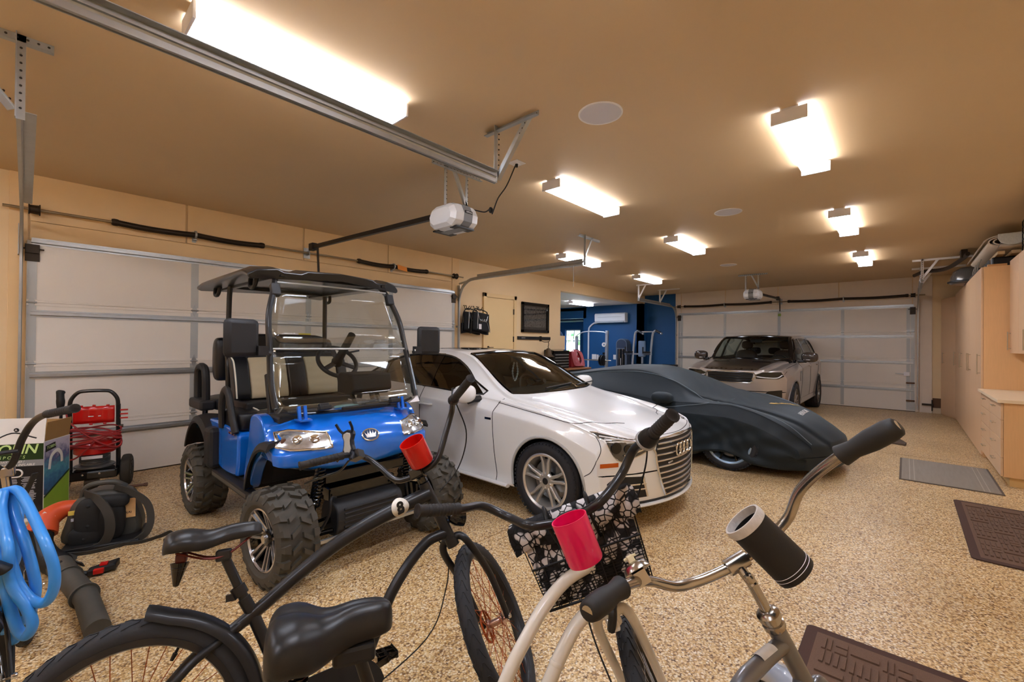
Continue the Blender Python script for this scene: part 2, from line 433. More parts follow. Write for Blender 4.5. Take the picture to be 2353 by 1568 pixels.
def track(name, label, u, yend, hang, group):
    """J-shaped track: upright, bend and level run, in the local frame M_"""
    t = thing(name, label, 'track', M_ @ V((u, .1, 0)), 0, group)
    T_ = Mx.Translation(-t.location) @ M_
    pts = [(u, .085, .06), (u, .085, 2.28)]
    for k in range(1, 8):
        a = pi / 2 * k / 8; pts.append((u, .085 + .40 * (1 - cos(a)), 2.28 + .40 * sin(a)))
    pts += [(u, .50, 2.68), (u, yend, 2.69)]
    r = B(T_)
    for sgn, of in ((1, 0.0), (-1, 0.0)):
        pass
    prof = [(-.012, -.026), (.006, -.026), (.012, -.014), (.012, .014), (.006, .026), (-.012, .026), (-.012, .021), (.002, .021), (.007, .012), (.007, -.012), (.002, -.021), (-.012, -.021)]
    rings = []
    P = [V(p) for p in pts]
    for i, p in enumerate(P):
        d = (P[min(i + 1, len(P) - 1)] - P[max(i - 1, 0)]).normalized(); s = V((1, 0, 0)); n = d.cross(s)
        rings.append([p + s * a * hang + n * b_ for a, b_ in prof])
    r.loft(rings, True, True); r.build('rail', m_galv, t, 30)
    a = B(T_); angle_bar(a, (u + .014 * hang, .6, 2.70), (u + .014 * hang, yend, 2.71), .05); a.build('stiffener', m_galv, t, 0)
    a = B(T_); a.box(u - .02 * hang - .003, u - .02 * hang + .003, .02, .10, 2.30, 2.60); a.bar((u, .08, 2.62), (u, .40, 2.66), .004, .035); a.bar((u + .015 * hang, .015, .05), (u + .015 * hang, .015, 2.3), .03, .004, (0, 1, 0)); a.build('flag_bracket', m_galv, t, 0)
    for z in (.5, 1.05, 1.8):
        a = B(T_); a.box(u + min(.0, .075 * hang), u + max(0, .075 * hang), .012, .018, z - .02, z + .02); a.box(u - .01, u + .01, .012, .07, z - .018, z + .018); a.build('wall_bracket', m_galv, t, 0)
    return t, T_
def shaft(label, w, z, springs, plate, group):
    t = thing('torsion_shaft', label, 'door spring shaft', M_ @ V((0, .07, z)), 0, group)
    T_ = Mx.Translation(-t.location) @ M_; c = .09
    B(T_).cyl((-.16, c, z), (w + .16, c, z), .0135, n=12).build('shaft', m_shaft, t)
    for u in (.045, w - .045):
        B(T_).lathe([(.0, -.04), (.048, -.04), (.05, -.032), (.042, -.028), (.046, .03), (.054, .034), (.054, .042), (0, .042)], 24, (u, c, z), (1, 0, 0)).build('cable_drum', m_dark, t)
    for a, b_, k in springs:
        # tightly wound coil reads as a ribbed tube that sags a little from its centre bracket
        n = int((b_ - a) / .008); pts = []; rs = []
        for i in range(n + 1):
            f = i / n; x = a + (b_ - a) * f
            sag = -.022 * (1 - abs((x - k) / ((b_ - a) * .5)) ** 1) * sin(pi * f) * 0 - .016 * sin(2 * pi * abs(f - .5)) 
            pts.append((x, c, z + sag)); rs.append(.034 if i % 2 else .0305)
        B(T_).tube(pts, rs, 14).build('spring', m_dark, t, 60)
        for q in (a, b_): B(T_).lathe([(0, -.03), (.032, -.03), (.038, -.012), (.038, .012), (.032, .03), (0, .03)], 16, (q, c, z), (1, 0, 0)).build('winding_cone', m_dark, t)
        o = B(T_); o.lathe([(.0, -.01), (.05, -.01), (.05, .01), (0, .01)], 16, (k, c, z), (1, 0, 0)); o.box(k - .02, k + .02, .02, c, z - .06, z - .05); o.box(k - .02, k + .02, .02, .026, z - .08, z + .05); o.build('centre_bracket', m_galv, t, 30)
    o = B(T_); o.box(plate - .045, plate + .045, .02, .026, z - .07, z + .08); o.box(plate - .004, plate + .004, .02, c + .03, z - .03, z + .03); o.build('bearing_plate', m_galv, t, 0)
    return t, T_
# near door, on the left wall
M_ = local((D0 - .03, YA, 0), (1, 0, 0), (0, -1, 0))
DW = 5.5
garage_door('door_1', 'white sectional garage door behind the blue golf cart', DW, [(1.335, 1.41), (2.70, 2.775), (4.065, 4.14)], [(.005, .07), (5.435, 5.5)])
GT = 'door tracks of the near garage door'
tL, TL_ = track('door_track', 'galvanized door track at the left edge, hung from a perforated angle', -.035, 2.92, 1, GT)
a = B(TL_); angle_bar(a, (-.05, 2.93, 2.66), (-.05, 2.93, CZ), .036); angle_bar(a, (-.05, 2.9, 2.72), (-.32, 2.9, CZ), .034, (0, 1, 0)); angle_bar(a, (-.5, 2.93, CZ - .036), (.09, 2.93, CZ - .036), .036); a.mi = 1; holes(a, (-.05, 2.93, 2.7), (-.05, 2.93, CZ - .05), (0, 1, 0), off=(.018, 0, 0)); holes(a, (-.5, 2.93, CZ - .018), (.09, 2.93, CZ - .018), (0, 1, 0)); holes(a, (-.06, 2.9, 2.74), (-.3, 2.9, CZ), (0, 1, 0), off=(.0, 0, .01)); a.build('hanger', [m_galv, m_hole], tL, 0)
tR, TR_ = track('door_track', 'curved galvanized door track right of the near garage door, above the folding chairs', DW + .06, 2.88, -1, GT)
a = B(TR_); angle_bar(a, (DW + .05, 2.9, 2.66), (DW + .05, 2.9, CZ), .03); angle_bar(a, (DW + .05, 2.9, 2.7), (DW + .3, 2.9, CZ), .03); angle_bar(a, (DW - .08, 2.9, CZ - .034), (DW + .5, 2.9, CZ - .034), .03); a.mi = 1; holes(a, (DW + .05, 2.9, 2.7), (DW + .05, 2.9, CZ - .05), (0, 1, 0), off=(.015, 0, 0), r=.005); a.build('hanger', [m_galv, m_hole], tR, 0)
B(TR_).cyl((DW + .0, 2.75, 2.35), (DW, 2.75, 2.66), .004, n=6).build('pull_chain', m_galv, tR, 0)
t1, T1_ = shaft('black torsion springs on a steel shaft above the near garage door', DW, 2.755, [(.64, 2.09, 1.36), (3.49, 4.78, 4.11)], 2.71, 'torsion spring shafts')
a = B(T1_); a.add([(4.15, .14, 2.79), (4.33, .15, 2.76), (4.34, .15, 2.69), (4.16, .14, 2.71)], [(0, 1, 2, 3)]); a.build('warning_tag', mat('orange_tag', 'F0953A', .6), t1, 0, solid=.002, label='orange warning tag')
# far door, on the far wall
M_ = local((XB, 5.34, 0), (0, -1, 0), (-1, 0, 0))
garage_door('door_2', 'white sectional garage door behind the silver sport utility vehicle', DW, [(1.345, 1.415), (2.73, 2.80), (4.115, 4.185)], [(.01, .075), (.085, .15), (5.345, 5.41), (5.42, 5.485)])
GT = 'door tracks of the far garage door'
tL, TL_ = track('door_track', 'galvanized door track in front of the navy wall, hung from two brackets', -.04, 2.75, 1, GT)
for y in (1.35, 2.72):
    a = B(TL_); angle_bar(a, (-.04, y, 2.68), (-.04, y, CZ), .03); angle_bar(a, (-.04, y - .02, 2.72), (.18, y - .02, CZ), .028); angle_bar(a, (-.1, y, CZ - .034), (.55, y, CZ - .034), .03); a.build('hanger', m_housing, tL, 0)
tR, TR_ = track('door_track', 'galvanized door track beside the far right corner, hung from white brackets', DW + .04, 2.9, -1, GT)
for y in (1.6, 2.75):
    a = B(TR_); angle_bar(a, (DW + .04, y, 2.68), (DW + .04, y, CZ), .036); angle_bar(a, (DW + .04, y - .02, 2.70), (DW + .3, y - .02, CZ), .034); angle_bar(a, (DW - .08, y, CZ - .038), (DW + .7, y, CZ - .038), .034); a.mi = 1; holes(a, (DW + .04, y, 2.72), (DW + .04, y, CZ - .05), (0, 1, 0), off=(.018, 0, 0)); a.build('hanger', [m_housing, m_hole], tR, 0)
shaft('black torsion springs on a steel shaft above the far garage door', DW, 2.69, [(.23, 2.57, 1.38), (3.0, 5.35, 4.17)], 2.79, 'torsion spring shafts')
lk = thing('slide_lock', 'small white box latch on the far garage door by its right edge', 'door lock', (XB - .07, .02, .86))
B().box(-.02, .02, -.085, .02, -.04, .05).build('lock_box', m_housing, lk, 0, .004)
B().bar((0, .02, .0), (0, .17, 0.01), .01, .02).build('lock_bolt', m_galv, lk, 0)
for z in (.66, .25):
    tag(B().box(XB - .08, XB - .045, -.15, .0, z - .018, z + .018).build('strap_handle', m_brown, None, 0, .004), 'short brown strap on the far door edge, ' + ('upper one' if z > .5 else 'lower one near the floor'), 'strap', 'brown straps on the far door')
se = B(); se.box(XB - .08, XB - .02, -.46, -.27, .17, .21); se.box(XB - .07, XB - .02, -.45, -.43, .05, .3)
tag(se.build('safety_sensor', m_dark, None, 0, .004), 'dark door safety sensor bracket at the foot of the far right track', 'sensor')
st = B(); st.box(XB - .055, XB - .05, 2.53, 2.6, 2.30, 2.37)
tag(st.build('green_sticker', mat('green_sticker', '8DA84E', .6), None, 0), 'small green sticker at the top middle of the far garage door', 'sticker')
for i, x in enumerate((2.60, 2.84)):
    tag(B().box(x, x + .17, YA - .045, YA - .042, 1.50, 1.60).build('door_label', mat('yellow_label' if i == 0 else 'white_label', 'E8DC4A' if i == 0 else 'EFEDE6', .6), None, 0), ('yellow' if i == 0 else 'white') + ' warning label on the near garage door above the cart seat', 'label')

# ---------------------------------------------------------------- third track, over the camera
tt = thing('door_track', 'long galvanized door track along the ceiling beside the nearest light', 'track', (2.33, 2.27, 2.7), 0)
L = 4.6
prof = [(-.012, -.026), (.006, -.026), (.012, -.014), (.012, .014), (.006, .026), (-.012, .026), (-.012, .021), (.002, .021), (.007, .012), (.007, -.012), (.002, -.021), (-.012, -.021)]
B().prism(prof, lambda a, b_, w: (w, a, b_), -L, 0).build('rail', m_galv, tt, 0)
a = B(); a.box(-L, .0, .012, .016, -.03, .06); a.box(-L, .0, -.03, .016, .056, .06); a.build('stiffener', m_galv, tt, 0)
for k in range(9): B().cyl((-.1 - k * .5, .010, .03), (-.1 - k * .5, .02, .03), .008, n=8).build('bolt', m_housing, tt, 0)
a = B(); angle_bar(a, (.03, .02, .0), (.03, .02, CZ - 2.7), .034, (0, 1, 0)); angle_bar(a, (.04, .03, .02), (.05, -.28, CZ - 2.7), .034, (1, 0, 0)); angle_bar(a, (.05, .15, CZ - 2.7 - .036), (.05, -.36, CZ - 2.7 - .036), .036); a.mi = 1; holes(a, (.05, .15, CZ - 2.718), (.05, -.36, CZ - 2.718), (1, 0, 0)); holes(a, (.045, .02, .03), (.045, .02, .38), (1, 0, 0), r=.005); holes(a, (.045, .02, .04), (.05, -.27, .4), (1, 0, 0), r=.005, off=(0, 0, .01)); a.build('hanger', [m_galv, m_hole], tt, 0)
# end of another track, top right of the frame
te = thing('door_track', 'rounded end of a galvanized track by the ceiling, top right corner', 'track', (2.05, -.42, 2.86))
B().tube([(0, 0, 0), (-.25, -.012, 0.0), (-1.8, -.02, 0)], [.012, .02, .02], 12).build('rail', m_galv, te)
a = B(); a.box(-.16, -.155, -.09, .03, -.0, CZ - 2.86); a.box(-.16, -.1, -.09, -.085, -.0, CZ - 2.86); a.build('hanger', m_dark, te, 0)

# ---------------------------------------------------------------- door openers
m_owhite = mat('opener_white', 'E9EDF2', .3); m_ogrey = mat('opener_grey', '84888D', .4)
def opener(label, loc, rz, rail, near):
    t = thing('door_opener', label, 'garage door opener', loc, rz, 'ceiling door openers')
    # body: chamfered box lofted along its width (local x), front toward +y
    def sec(x, s):
        return [V((x, y * s[0], z * s[1] + s[2])) for y, z in ((-.21, .02), (-.17, .1), (-.1, .125), (.1, .125), (.17, .1), (.21, .02), (.20, -.05), (.13, -.105), (-.13, -.105), (-.20, -.05))]
    B().loft([sec(-.165, (.72, .62, 0)), sec(-.13, (.93, .9, 0)), sec(-.09, (1, 1, 0)), sec(.09, (1, 1, 0)), sec(.13, (.93, .9, 0)), sec(.165, (.72, .62, 0))]).build('body', m_owhite, t, 25, .004)
    B().loft([sec(-.05, (1.02, 1.03, 0)), sec(.05, (1.02, 1.03, 0))]).build('grey_band', m_ogrey, t, 25, label='grey plastic centre band')
    for s in (-1, 1):
        B().box(-.11, .11, s * .125 - .045, s * .125 + .045, -.108, -.095).build('light_lens', m_black, t, 0)
    B().box(-.042, .042, -.219, -.208, .02, .045).build('nameplate', m_black, t, 0)
    text('nameplate_text', 'LiftMaster', .017, m_housing, t, frame((0, -.221, .032), (1, 0, 0), (0, 0, 1)), .0008)
    B().box(-.07, .07, -.06, .14, .12, .14).build('chassis', m_dark, t, 0)
    z1 = CZ - loc[2]
    a = B()
    for x in (-.13, .13):
        angle_bar(a, (x, -.05, .1), (x, -.05, z1), .028, (0, 1, 0))
    angle_bar(a, (-.05, -.05, z1), (.12, -.05, .12), .026, (0, 1, 0))
    angle_bar(a, (-.30, -.05, z1 - .034), (.30, -.05, z1 - .034), .034, (0, 0, 1)); a.mi = 1; holes(a, (-.3, -.05, z1 - .018), (.3, -.05, z1 - .018), (0, 1, 0), r=.007); 
    for x in (-.13, .13): holes(a, (x, -.05, .14), (x, -.05, z1 - .05), (0, 1, 0), r=.005)
    a.build('hanger', [m_galv, m_hole], t, 0)
    r = B(); r.bar((0, .15, rail[0]), (0, rail[2], rail[1]), .045, .05); r.box(-.035, .035, rail[2] - .1, rail[2] + .02, rail[1] - .05, rail[1] + .05); r.build('rail', m_black, t, 0, .004)
    a = B(); a.bar((.05, rail[2] - .08, rail[1]), (.06, rail[2] - .1, rail[1] - .36), .03, .006, (0, 1, 0)); a.build('door_arm', m_dark, t, 0)
    return t
op = opener('white garage door opener hanging near the middle of the ceiling, grey centre band', (2.70, 3.19, 2.645), 0, (.08, .175, 3.08), True)
a = B(); a.tube(spl([(.1, -.05, .13), (.17, -.12, .11), (.22, -.2, .09), (.24, -.26, .12), (.22, -.3, .09), (.25, -.27, .07), (.26, -.33, .2), (.27, -.43, .3), (.25, -.55, .44), (.25, -.57, .465)], 6), .006, 8); a.ell((.235, -.26, .1), (.02, .02, .03), 8, 6); a.cyl((.25, -.57, .43), (.25, -.57, .47), .012, .014, 10)
a.build('power_cord', m_black, op)
ou = thing('ceiling_outlet', 'white outlet plate on the ceiling where the opener cord plugs in', 'outlet', (2.95, 2.62, CZ))
B().box(-.06, .06, -.06, .06, -.006, 0).build('plate', m_housing, ou, 0, .003)
B().box(-.03, .03, -.018, .018, -.012, -.006).build('socket', m_housing, ou, 0, .002)
opener('white garage door opener farther away, before the far garage door', (11.05, 2.59, 2.64), -pi / 2, (.07, .14, 2.64), False)
cl = B(); cl.box(-.05, .05, -.05, .05, -.01, 0)
# ---------------------------------------------------------------- car-building tools
from mathutils.geometry import delaunay_2d_cdt
def lerp_tab(tab, x):
    """smooth interpolation through (x, value) pairs sorted by falling x"""
    n = len(tab)
    if x >= tab[0][0]: return tab[0][1]
    if x <= tab[-1][0]: return tab[-1][1]
    for i in range(n - 1):
        if tab[i][0] >= x >= tab[i + 1][0]: break
    x1, y1 = tab[i]; x2, y2 = tab[i + 1]
    sl = lambda a, b: (b[1] - a[1]) / (b[0] - a[0])
    m = sl(tab[i], tab[i + 1])
    def tang(k):
        if k == 0 or k == n - 1: return m
        a, b = sl(tab[k - 1], tab[k]), sl(tab[k], tab[k + 1])
        return 0 if a * b <= 0 else 2 * a * b / (a + b)
    m1, m2 = tang(i), tang(i + 1); h = x2 - x1; t = (x - x1) / h
    return y1 * (2 * t ** 3 - 3 * t * t + 1) + m1 * h * (t ** 3 - 2 * t * t + t) + y2 * (-2 * t ** 3 + 3 * t * t) + m2 * h * (t ** 3 - t * t)
class Body:
    """car skin: a grid of stations (front to rear) by profile points (left sill over the roof to right sill)"""
    def __init__(s, T, xs, zmid, nose, tail, sub=4):
        s.T = T; g = lambda k, x: lerp_tab(T[k], x)
        rings = []; s.meta = []
        def ring(x, kz=1.0, ky=1.0, dx=0.0):
            W = g('W', x); zb = g('zb', x); zB = g('belt', x); yB = g('ybelt', x); zr = g('rail', x); yr = g('yrail', x); zc = g('top', x); bow = g('bow', x)
            zs = g('sh', x)
            half = [(0, zb), (W * .55, zb), (W - g('tuck', x), zb + .02), (W - g('tuck', x) * .55, zb + .12), (W - .012, (zb + zs) * .52 + .02), (W - .004, zs - .08), (W, zs), (W - .012, zs + .03), (yB + .012, zB - .02), (yB, zB),
                    (yB + (yr - yB) * .5 + g('gb', x), zB + (zr - zB) * .5), (yr + .01, zr - .02), (yr - .025, zr + .012), (yr * .72, zr + (zc - zr) * .55), (yr * .38, zr + (zc - zr) * .9), (0, zc)]
            dense = [V((a, b, 0)) for a, b in half]
            P = spl(dense, sub)
            full = [(p.x, p.y) for p in P] + [(-p.x, p.y) for p in P[-2::-1]]
            out = []
            for y, z in full:
                zz = zmid + (z - zmid) * kz
                out.append(V((x + dx - bow * (y / .9) ** 2, y * ky, zz)))
            return out
        for dx, kz, ky in nose[::-1]: rings.append(ring(xs[0], kz, ky, dx))
        for x in xs: rings.append(ring(x))
        for dx, kz, ky in tail: rings.append(ring(xs[-1], kz, ky, -dx))
        s.rings = rings; s.xs = [None] * len(nose) + list(xs) + [None] * len(tail)
        s.n = len(rings[0])
        b = B(); b.loft(rings, False, False); s.v = b.v; s.f = b.f
        s.bvh = BVHTree.FromPolygons(s.v, s.f)
        s.dead = set()
    def hit(s, o, d):
        r = s.bvh.ray_cast(V(o), V(d).normalized())
        return r[0], r[1]
    def cut_circle(s, cx, cz, r, ymin=.4):
        """wheel arch: drop faces inside the circle in side view and pull the rim onto it"""
        live = set(); moved = {}
        for i, f in enumerate(s.f):
            if i in s.dead: continue
            c = sum((s.v[k] for k in f), V()) / len(f)
            if abs(c.y) > ymin and (c.x - cx) ** 2 + (c.z - cz) ** 2 < r * r: s.dead.add(i); live.update(f)
        keep = set(k for i, f in enumerate(s.f) if i not in s.dead for k in f)
        for k in live & keep:
            p = s.v[k]
            if abs(p.y) < ymin + .05: continue
            d = V((p.x - cx, 0, p.z - cz)); d = d.normalized() * r
            q, n = s.hit((cx + d.x, math.copysign(3, p.y), cz + d.z), (0, -math.copysign(1, p.y), 0))
            s.v[k] = V((cx + d.x, q.y if q else p.y, cz + d.z))
    def cut_poly(s, poly, ax, test):
        """drop faces whose centre lies in poly (projected), pull the rim onto the outline"""
        def inside(u, v):
            c = False; n = len(poly)
            for i in range(n):
                a, b_ = poly[i], poly[i - 1]
                if (a[1] > v) != (b_[1] > v) and u < (b_[0] - a[0]) * (v - a[1]) / (b_[1] - a[1]) + a[0]: c = not c
            return c
        uv = (lambda p: (p.x, p.z)) if ax == 1 else (lambda p: (p.y, p.z)) if ax == 0 else (lambda p: (p.x, p.y))
        gone = set()
        for i, f in enumerate(s.f):
            if i in s.dead: continue
            c = sum((s.v[k] for k in f), V()) / len(f)
            if test(c) and inside(*uv(c)): s.dead.add(i); gone.update(f)
        keep = set(k for i, f in enumerate(s.f) if i not in s.dead for k in f)
        for k in gone & keep:
            p = s.v[k]; u, v = uv(p); best = None
            for i in range(len(poly)):
                a = V(poly[i]); b_ = V(poly[i - 1]); d = b_ - a; t = max(0, min(1, (V((u, v)) - a).dot(d) / d.length_squared)); q = a + d * t
                L = (q - V((u, v))).length
                if best is None or L < best[0]: best = (L, q)
            q = best[1]
            if best[0] < .06:
                if ax == 1: h, n = s.hit((q.x, math.copysign(3, p.y), q.y), (0, -math.copysign(1, p.y), 0)); s.v[k] = V((q.x, h.y if h else p.y, q.y))
                elif ax == 0: h, n = s.hit((4, q.x, q.y), (-1, 0, 0)) if test(V((1, 0, 1))) != 0 else (None, None); s.v[k] = V((h.x if h and abs(h.x - p.x) < .2 else p.x, q.x, q.y))
    def build(s, m, parent, name='body'):
        b = B(); b.v = s.v; b.f = [f for i, f in enumerate(s.f) if i not in s.dead]; b.fm = [0] * len(b.f)
        return b.build(name, m, parent, 28)
    def decal(s, out, to3, d, off=.003, step=.03, skirt=.008):
        """shell that hugs the skin inside a 2D outline; to3 lifts (u,v) to the ray origin"""
        us = [p[0] for p in out]; vs = [p[1] for p in out]
        def inside(u, v):
            c = False
            for i in range(len(out)):
                a, b_ = out[i], out[i - 1]
                if (a[1] > v) != (b_[1] > v) and u < (b_[0] - a[0]) * (v - a[1]) / (b_[1] - a[1]) + a[0]: c = not c
            return c
        O = []
        for i in range(len(out)):
            a, b_ = V(out[i]), V(out[(i + 1) % len(out)]); k = max(1, int((b_ - a).length / step))
            O += [a.lerp(b_, j / k) for j in range(k)]
        P = list(O); u = min(us) + step / 2
        while u < max(us):
            v = min(vs) + step / 2
            while v < max(vs):
                if inside(u, v) and min((V((u, v)) - q).length for q in O) > step * .45: P.append(V((u, v)))
                v += step
            u += step
        n = len(O)
        r = delaunay_2d_cdt(P, [], [list(range(n))], 1, 1e-5)
        d = V(d).normalized(); vv = []; ok = []
        for p in r[0]:
            q, nn = s.hit(to3(p.x, p.y), d)
            if q is None: vv.append(None); continue
            if nn.dot(d) > 0: nn = -nn
            vv.append(q + nn * off)
        good = [x for x in vv if x is not None]
        if not good: return B()
        vv = [x if x is not None else min(good, key=lambda g_: (g_ - to3(r[0][i].x, r[0][i].y)).cross(d).length) for i, x in enumerate(vv)]
        b = B(); b.add(vv, [tuple(f) for f in r[2]])
        if skirt:
            cnt = {}
            for f in r[2]:
                for i in range(len(f)):
                    e = (f[i], f[(i + 1) % len(f)]); cnt[tuple(sorted(e))] = cnt.get(tuple(sorted(e)), 0) + 1
            for (i, j), c in cnt.items():
                if c == 1: b.add([vv[i], vv[j], vv[j] + d * skirt, vv[i] + d * skirt], [(0, 1, 2, 3)])
        return b
    def line(s, pts, to3, d, off=.001, r=.003, closed=False, k=8):
        """thin strip (panel gap, trim) laid on the skin along a 2D path"""
        P = spl([(a, b_, 0) for a, b_ in pts], k, closed) if k else [V((a, b_, 0)) for a, b_ in pts]
        d = V(d).normalized(); Q = []
        for p in P:
            q, n = s.hit(to3(p.x, p.y), d)
            if q is not None:
                if n.dot(d) > 0: n = -n
                Q.append(q + n * off)
        return B().tube(Q, r, 6, closed) if len(Q) > 1 else B()
side = lambda sg: ((lambda u, v: V((u, 3 * sg, v))), (0, -sg, 0))
front = ((lambda u, v: V((4, u, v))), (-1, 0, 0))
above = ((lambda u, v: V((u, v, 4))), (0, 0, -1))
def lathe_y(b, prof, n=48, c=(0, 0, 0), closed=False):
    return b.lathe(prof, n, c, (0, 1, 0), closed)
m_tyre = mat('tyre_rubber', '26262A', .75, bump=.25, bscale=160)
m_alloy = mat('alloy_silver', 'C9CACD', .25, .9)
m_chrome = mat('chrome', 'DADDE0', .12, 1.0)
m_well = mat('wheel_well_black', '0E0E10', .9)
m_disc = mat('brake_disc', '8B8D90', .35, .9)
def car_wheel(parent, pos, sg, R, w, rr, spoke, m_rim=None, m_face=None, name='wheel', tread=True, badge=None, steer=0.0):
    """sg=+1: outer face toward +y. Children: tyre, rim > spokes, cap, disc"""
    m_rim = m_rim or m_alloy
    M4 = Mx.Translation(V(pos)) @ Mx.Rotation(steer, 4, 'Z') @ (Mx() if sg > 0 else Mx.Rotation(pi, 4, 'Z'))
    t = B(M4); h = w / 2
    prof = [(rr - .012, -h * .82), (rr + .01, -h * .96), (R - .045, -h), (R - .014, -h * .88), (R - .002, -h * .72)]
    gr = (-.55, -.2, .2, .55)
    for g in gr:
        prof += [(R, g * h * 1.0 - .005), (R - .007, g * h - .003), (R - .007, g * h + .003), (R, g * h + .005)]
    prof += [(R - .002, h * .72), (R - .014, h * .88), (R - .045, h), (rr + .01, h * .96), (rr - .012, h * .82)]
    lathe_y(t, prof, 56, closed=True)
    if tread:
        for k in range(56):
            for s2 in (-1, 1):
                a = 2 * pi * (k + .25 * (s2 > 0)) / 56; c = V((cos(a), 0, sin(a)))
                t.obox(c * (R - .012) + V((0, s2 * h * .83, 0)), (.022, .03, .012), Mx((V((-sin(a), 0, cos(a))), V((0, 1, 0)), c)).transposed())
    ty = t.build('tyre', m_tyre, parent, 40)
    r = B(M4); y0 = h * .88
    lathe_y(r, [(rr, -h * .85), (rr - .03, -h * .7), (rr - .045, .2 * h), (rr - .03, y0 - .03), (rr - .028, y0 - .006), (rr - .012, y0 + .004), (rr, y0), (rr + .004, y0 - .008), (rr - .01, y0 - .03), (rr - .02, -h * .7)], 56, closed=True)
    rim = r.build('rim', m_rim, parent, 40)
    k = B(M4); spoke(k, rr - .022, y0); k.build('spokes', m_face or m_rim, rim, 35, .002)
    c = B(M4); lathe_y(c, [(0, y0 - .012), (.026, y0 - .013), (.032, y0 - .02), (.034, y0 - .06)], 24); c.build('hub_cap', m_black if badge is None else badge, rim)
    d = B(M4); lathe_y(d, [(.06, -.0), (rr * .72, 0), (rr * .72, -.02), (.06, -.02)], 40, closed=True); d.obox((-rr * .5, .0, .03), (.09, .07, .2)); d.build('brake', m_disc, rim)
    w_ = B(M4); lathe_y(w_, [(0, -.04), (rr - .03, -.05), (rr - .03, -.06), (0, -.06)], 40); w_.build('barrel_back', m_well, rim)
    return ty
def twin_spokes(n, y_hub=-.02, spread=.16, wd=.012, tw=.0):
    """n pairs of slim spokes from hub to rim"""
    def f(b, rr, y0):
        lathe_y(b, [(0, y0 - .05), (.07, y0 - .05), (.075, y0 - .03), (.06, y0 - .018), (0, y0 - .015)], 30)
        for i in range(n):
            a0 = 2 * pi * i / n + pi / 2
            for s in (-1, 1):
                ai = a0 + s * .26; ao = a0 + s * spread + tw
                P = []
                for t in (0, .3, .65, 1.0):
                    rad_ = .05 + (rr - .05) * t; a = ai + (ao - ai) * min(1, t * 1.25) if t < 1 else ao + s * .05
                    P.append((V((cos(a) * rad_, y0 - .03 + .022 * t - .01 * t * t, sin(a) * rad_)), wd * (1.35 - .35 * t)))
                rings = []
                for j, (p, w) in enumerate(P):
                    d = (P[min(j + 1, 3)][0] - P[max(j - 1, 0)][0]).normalized(); sd = d.cross(V((0, 1, 0))).normalized()
                    rings.append([p - sd * w, p - sd * w * .6 + V((0, .011, 0)), p + sd * w * .6 + V((0, .011, 0)), p + sd * w, p + sd * w * .8 - V((0, .03, 0)), p - sd * w * .8 - V((0, .03, 0))])
                b.loft(rings)
            a = a0 + pi / n; 
            b.cyl((cos(a) * .052, y0 - .03, sin(a) * .052), (cos(a) * .052, y0 - .012, sin(a) * .052), .008, n=8)
    return f
def wheel_wells(parent, cx, cz, r, yo, yi):
    for s in (-1, 1):
        b = B(); n = 20; rings = []
        for k in range(n + 1):
            a = -.35 + (pi + .7) * k / n
            rings.append([V((cx + cos(a) * r, s * yo, cz + sin(a) * r)), V((cx + cos(a) * r, s * yi, cz + sin(a) * r))])
        b.loft(rings, False, False)
        b.add([(cx + cos(-.35 + (pi + .7) * k / n) * r, s * yi, cz + sin(-.35 + (pi + .7) * k / n) * r) for k in range(n + 1)], [tuple(range(n + 1))])
        b.build('wheel_well', m_well, parent)
def arch_lip(body, m, parent, cx, cz, r, w=.012, a0=-.28, a1=pi + .28, name='arch_lip'):
    for s in (-1, 1):
        to3, d = side(s); P = []
        for k in range(31):
            a = a0 + (a1 - a0) * k / 30
            q, n = body.hit(to3(cx + cos(a) * (r + w * .6), cz + sin(a) * (r + w * .6)), d)
            if q is not None: P.append(q + V((0, s * .001, 0)))
        if len(P) > 3: B().tube(P, w, 8).build(name, m, parent)
def seat(parent, x, y, z, m, m2=None, w=.5, h=.62, headrest=True, name='seat'):
    b = B(); b.ell((x, y, z), (.27, w / 2, .09), 16, 10, e=.5)
    R = Mx.Rotation(-.22, 3, 'Y'); b.ell((x - .3, y, z + h * .5), (.08, w / 2 - .01, h * .52), 16, 12, R, e=.55)
    if headrest: b.ell((x - .43, y, z + h + .13), (.05, .13, .1), 14, 10, R, e=.6); b.box(x - .42, x - .40, y - .06, y - .05, z + h - .1, z + h + .1)
    return b.build(name, m, parent)
def steering(parent, c, r, tilt, m, name='steering_wheel'):
    R = Mx.Rotation(tilt, 3, 'Y'); b = B()
    b.tube([V(c) + R @ V((0, cos(2 * pi * k / 32) * r, sin(2 * pi * k / 32) * r)) for k in range(32)], .015, 8, True)
    b.ell(c, (.03, .07, .06), 12, 8, R)
    for a in (0, pi, -pi / 2): b.bar(c, V(c) + R @ V((0, cos(a) * r, sin(a) * r)), .03, .012, R @ V((1, 0, 0)))
    b.cyl(c, V(c) + R @ V((.25, 0, 0)), .03, n=10)
    return b.build(name, m, parent)
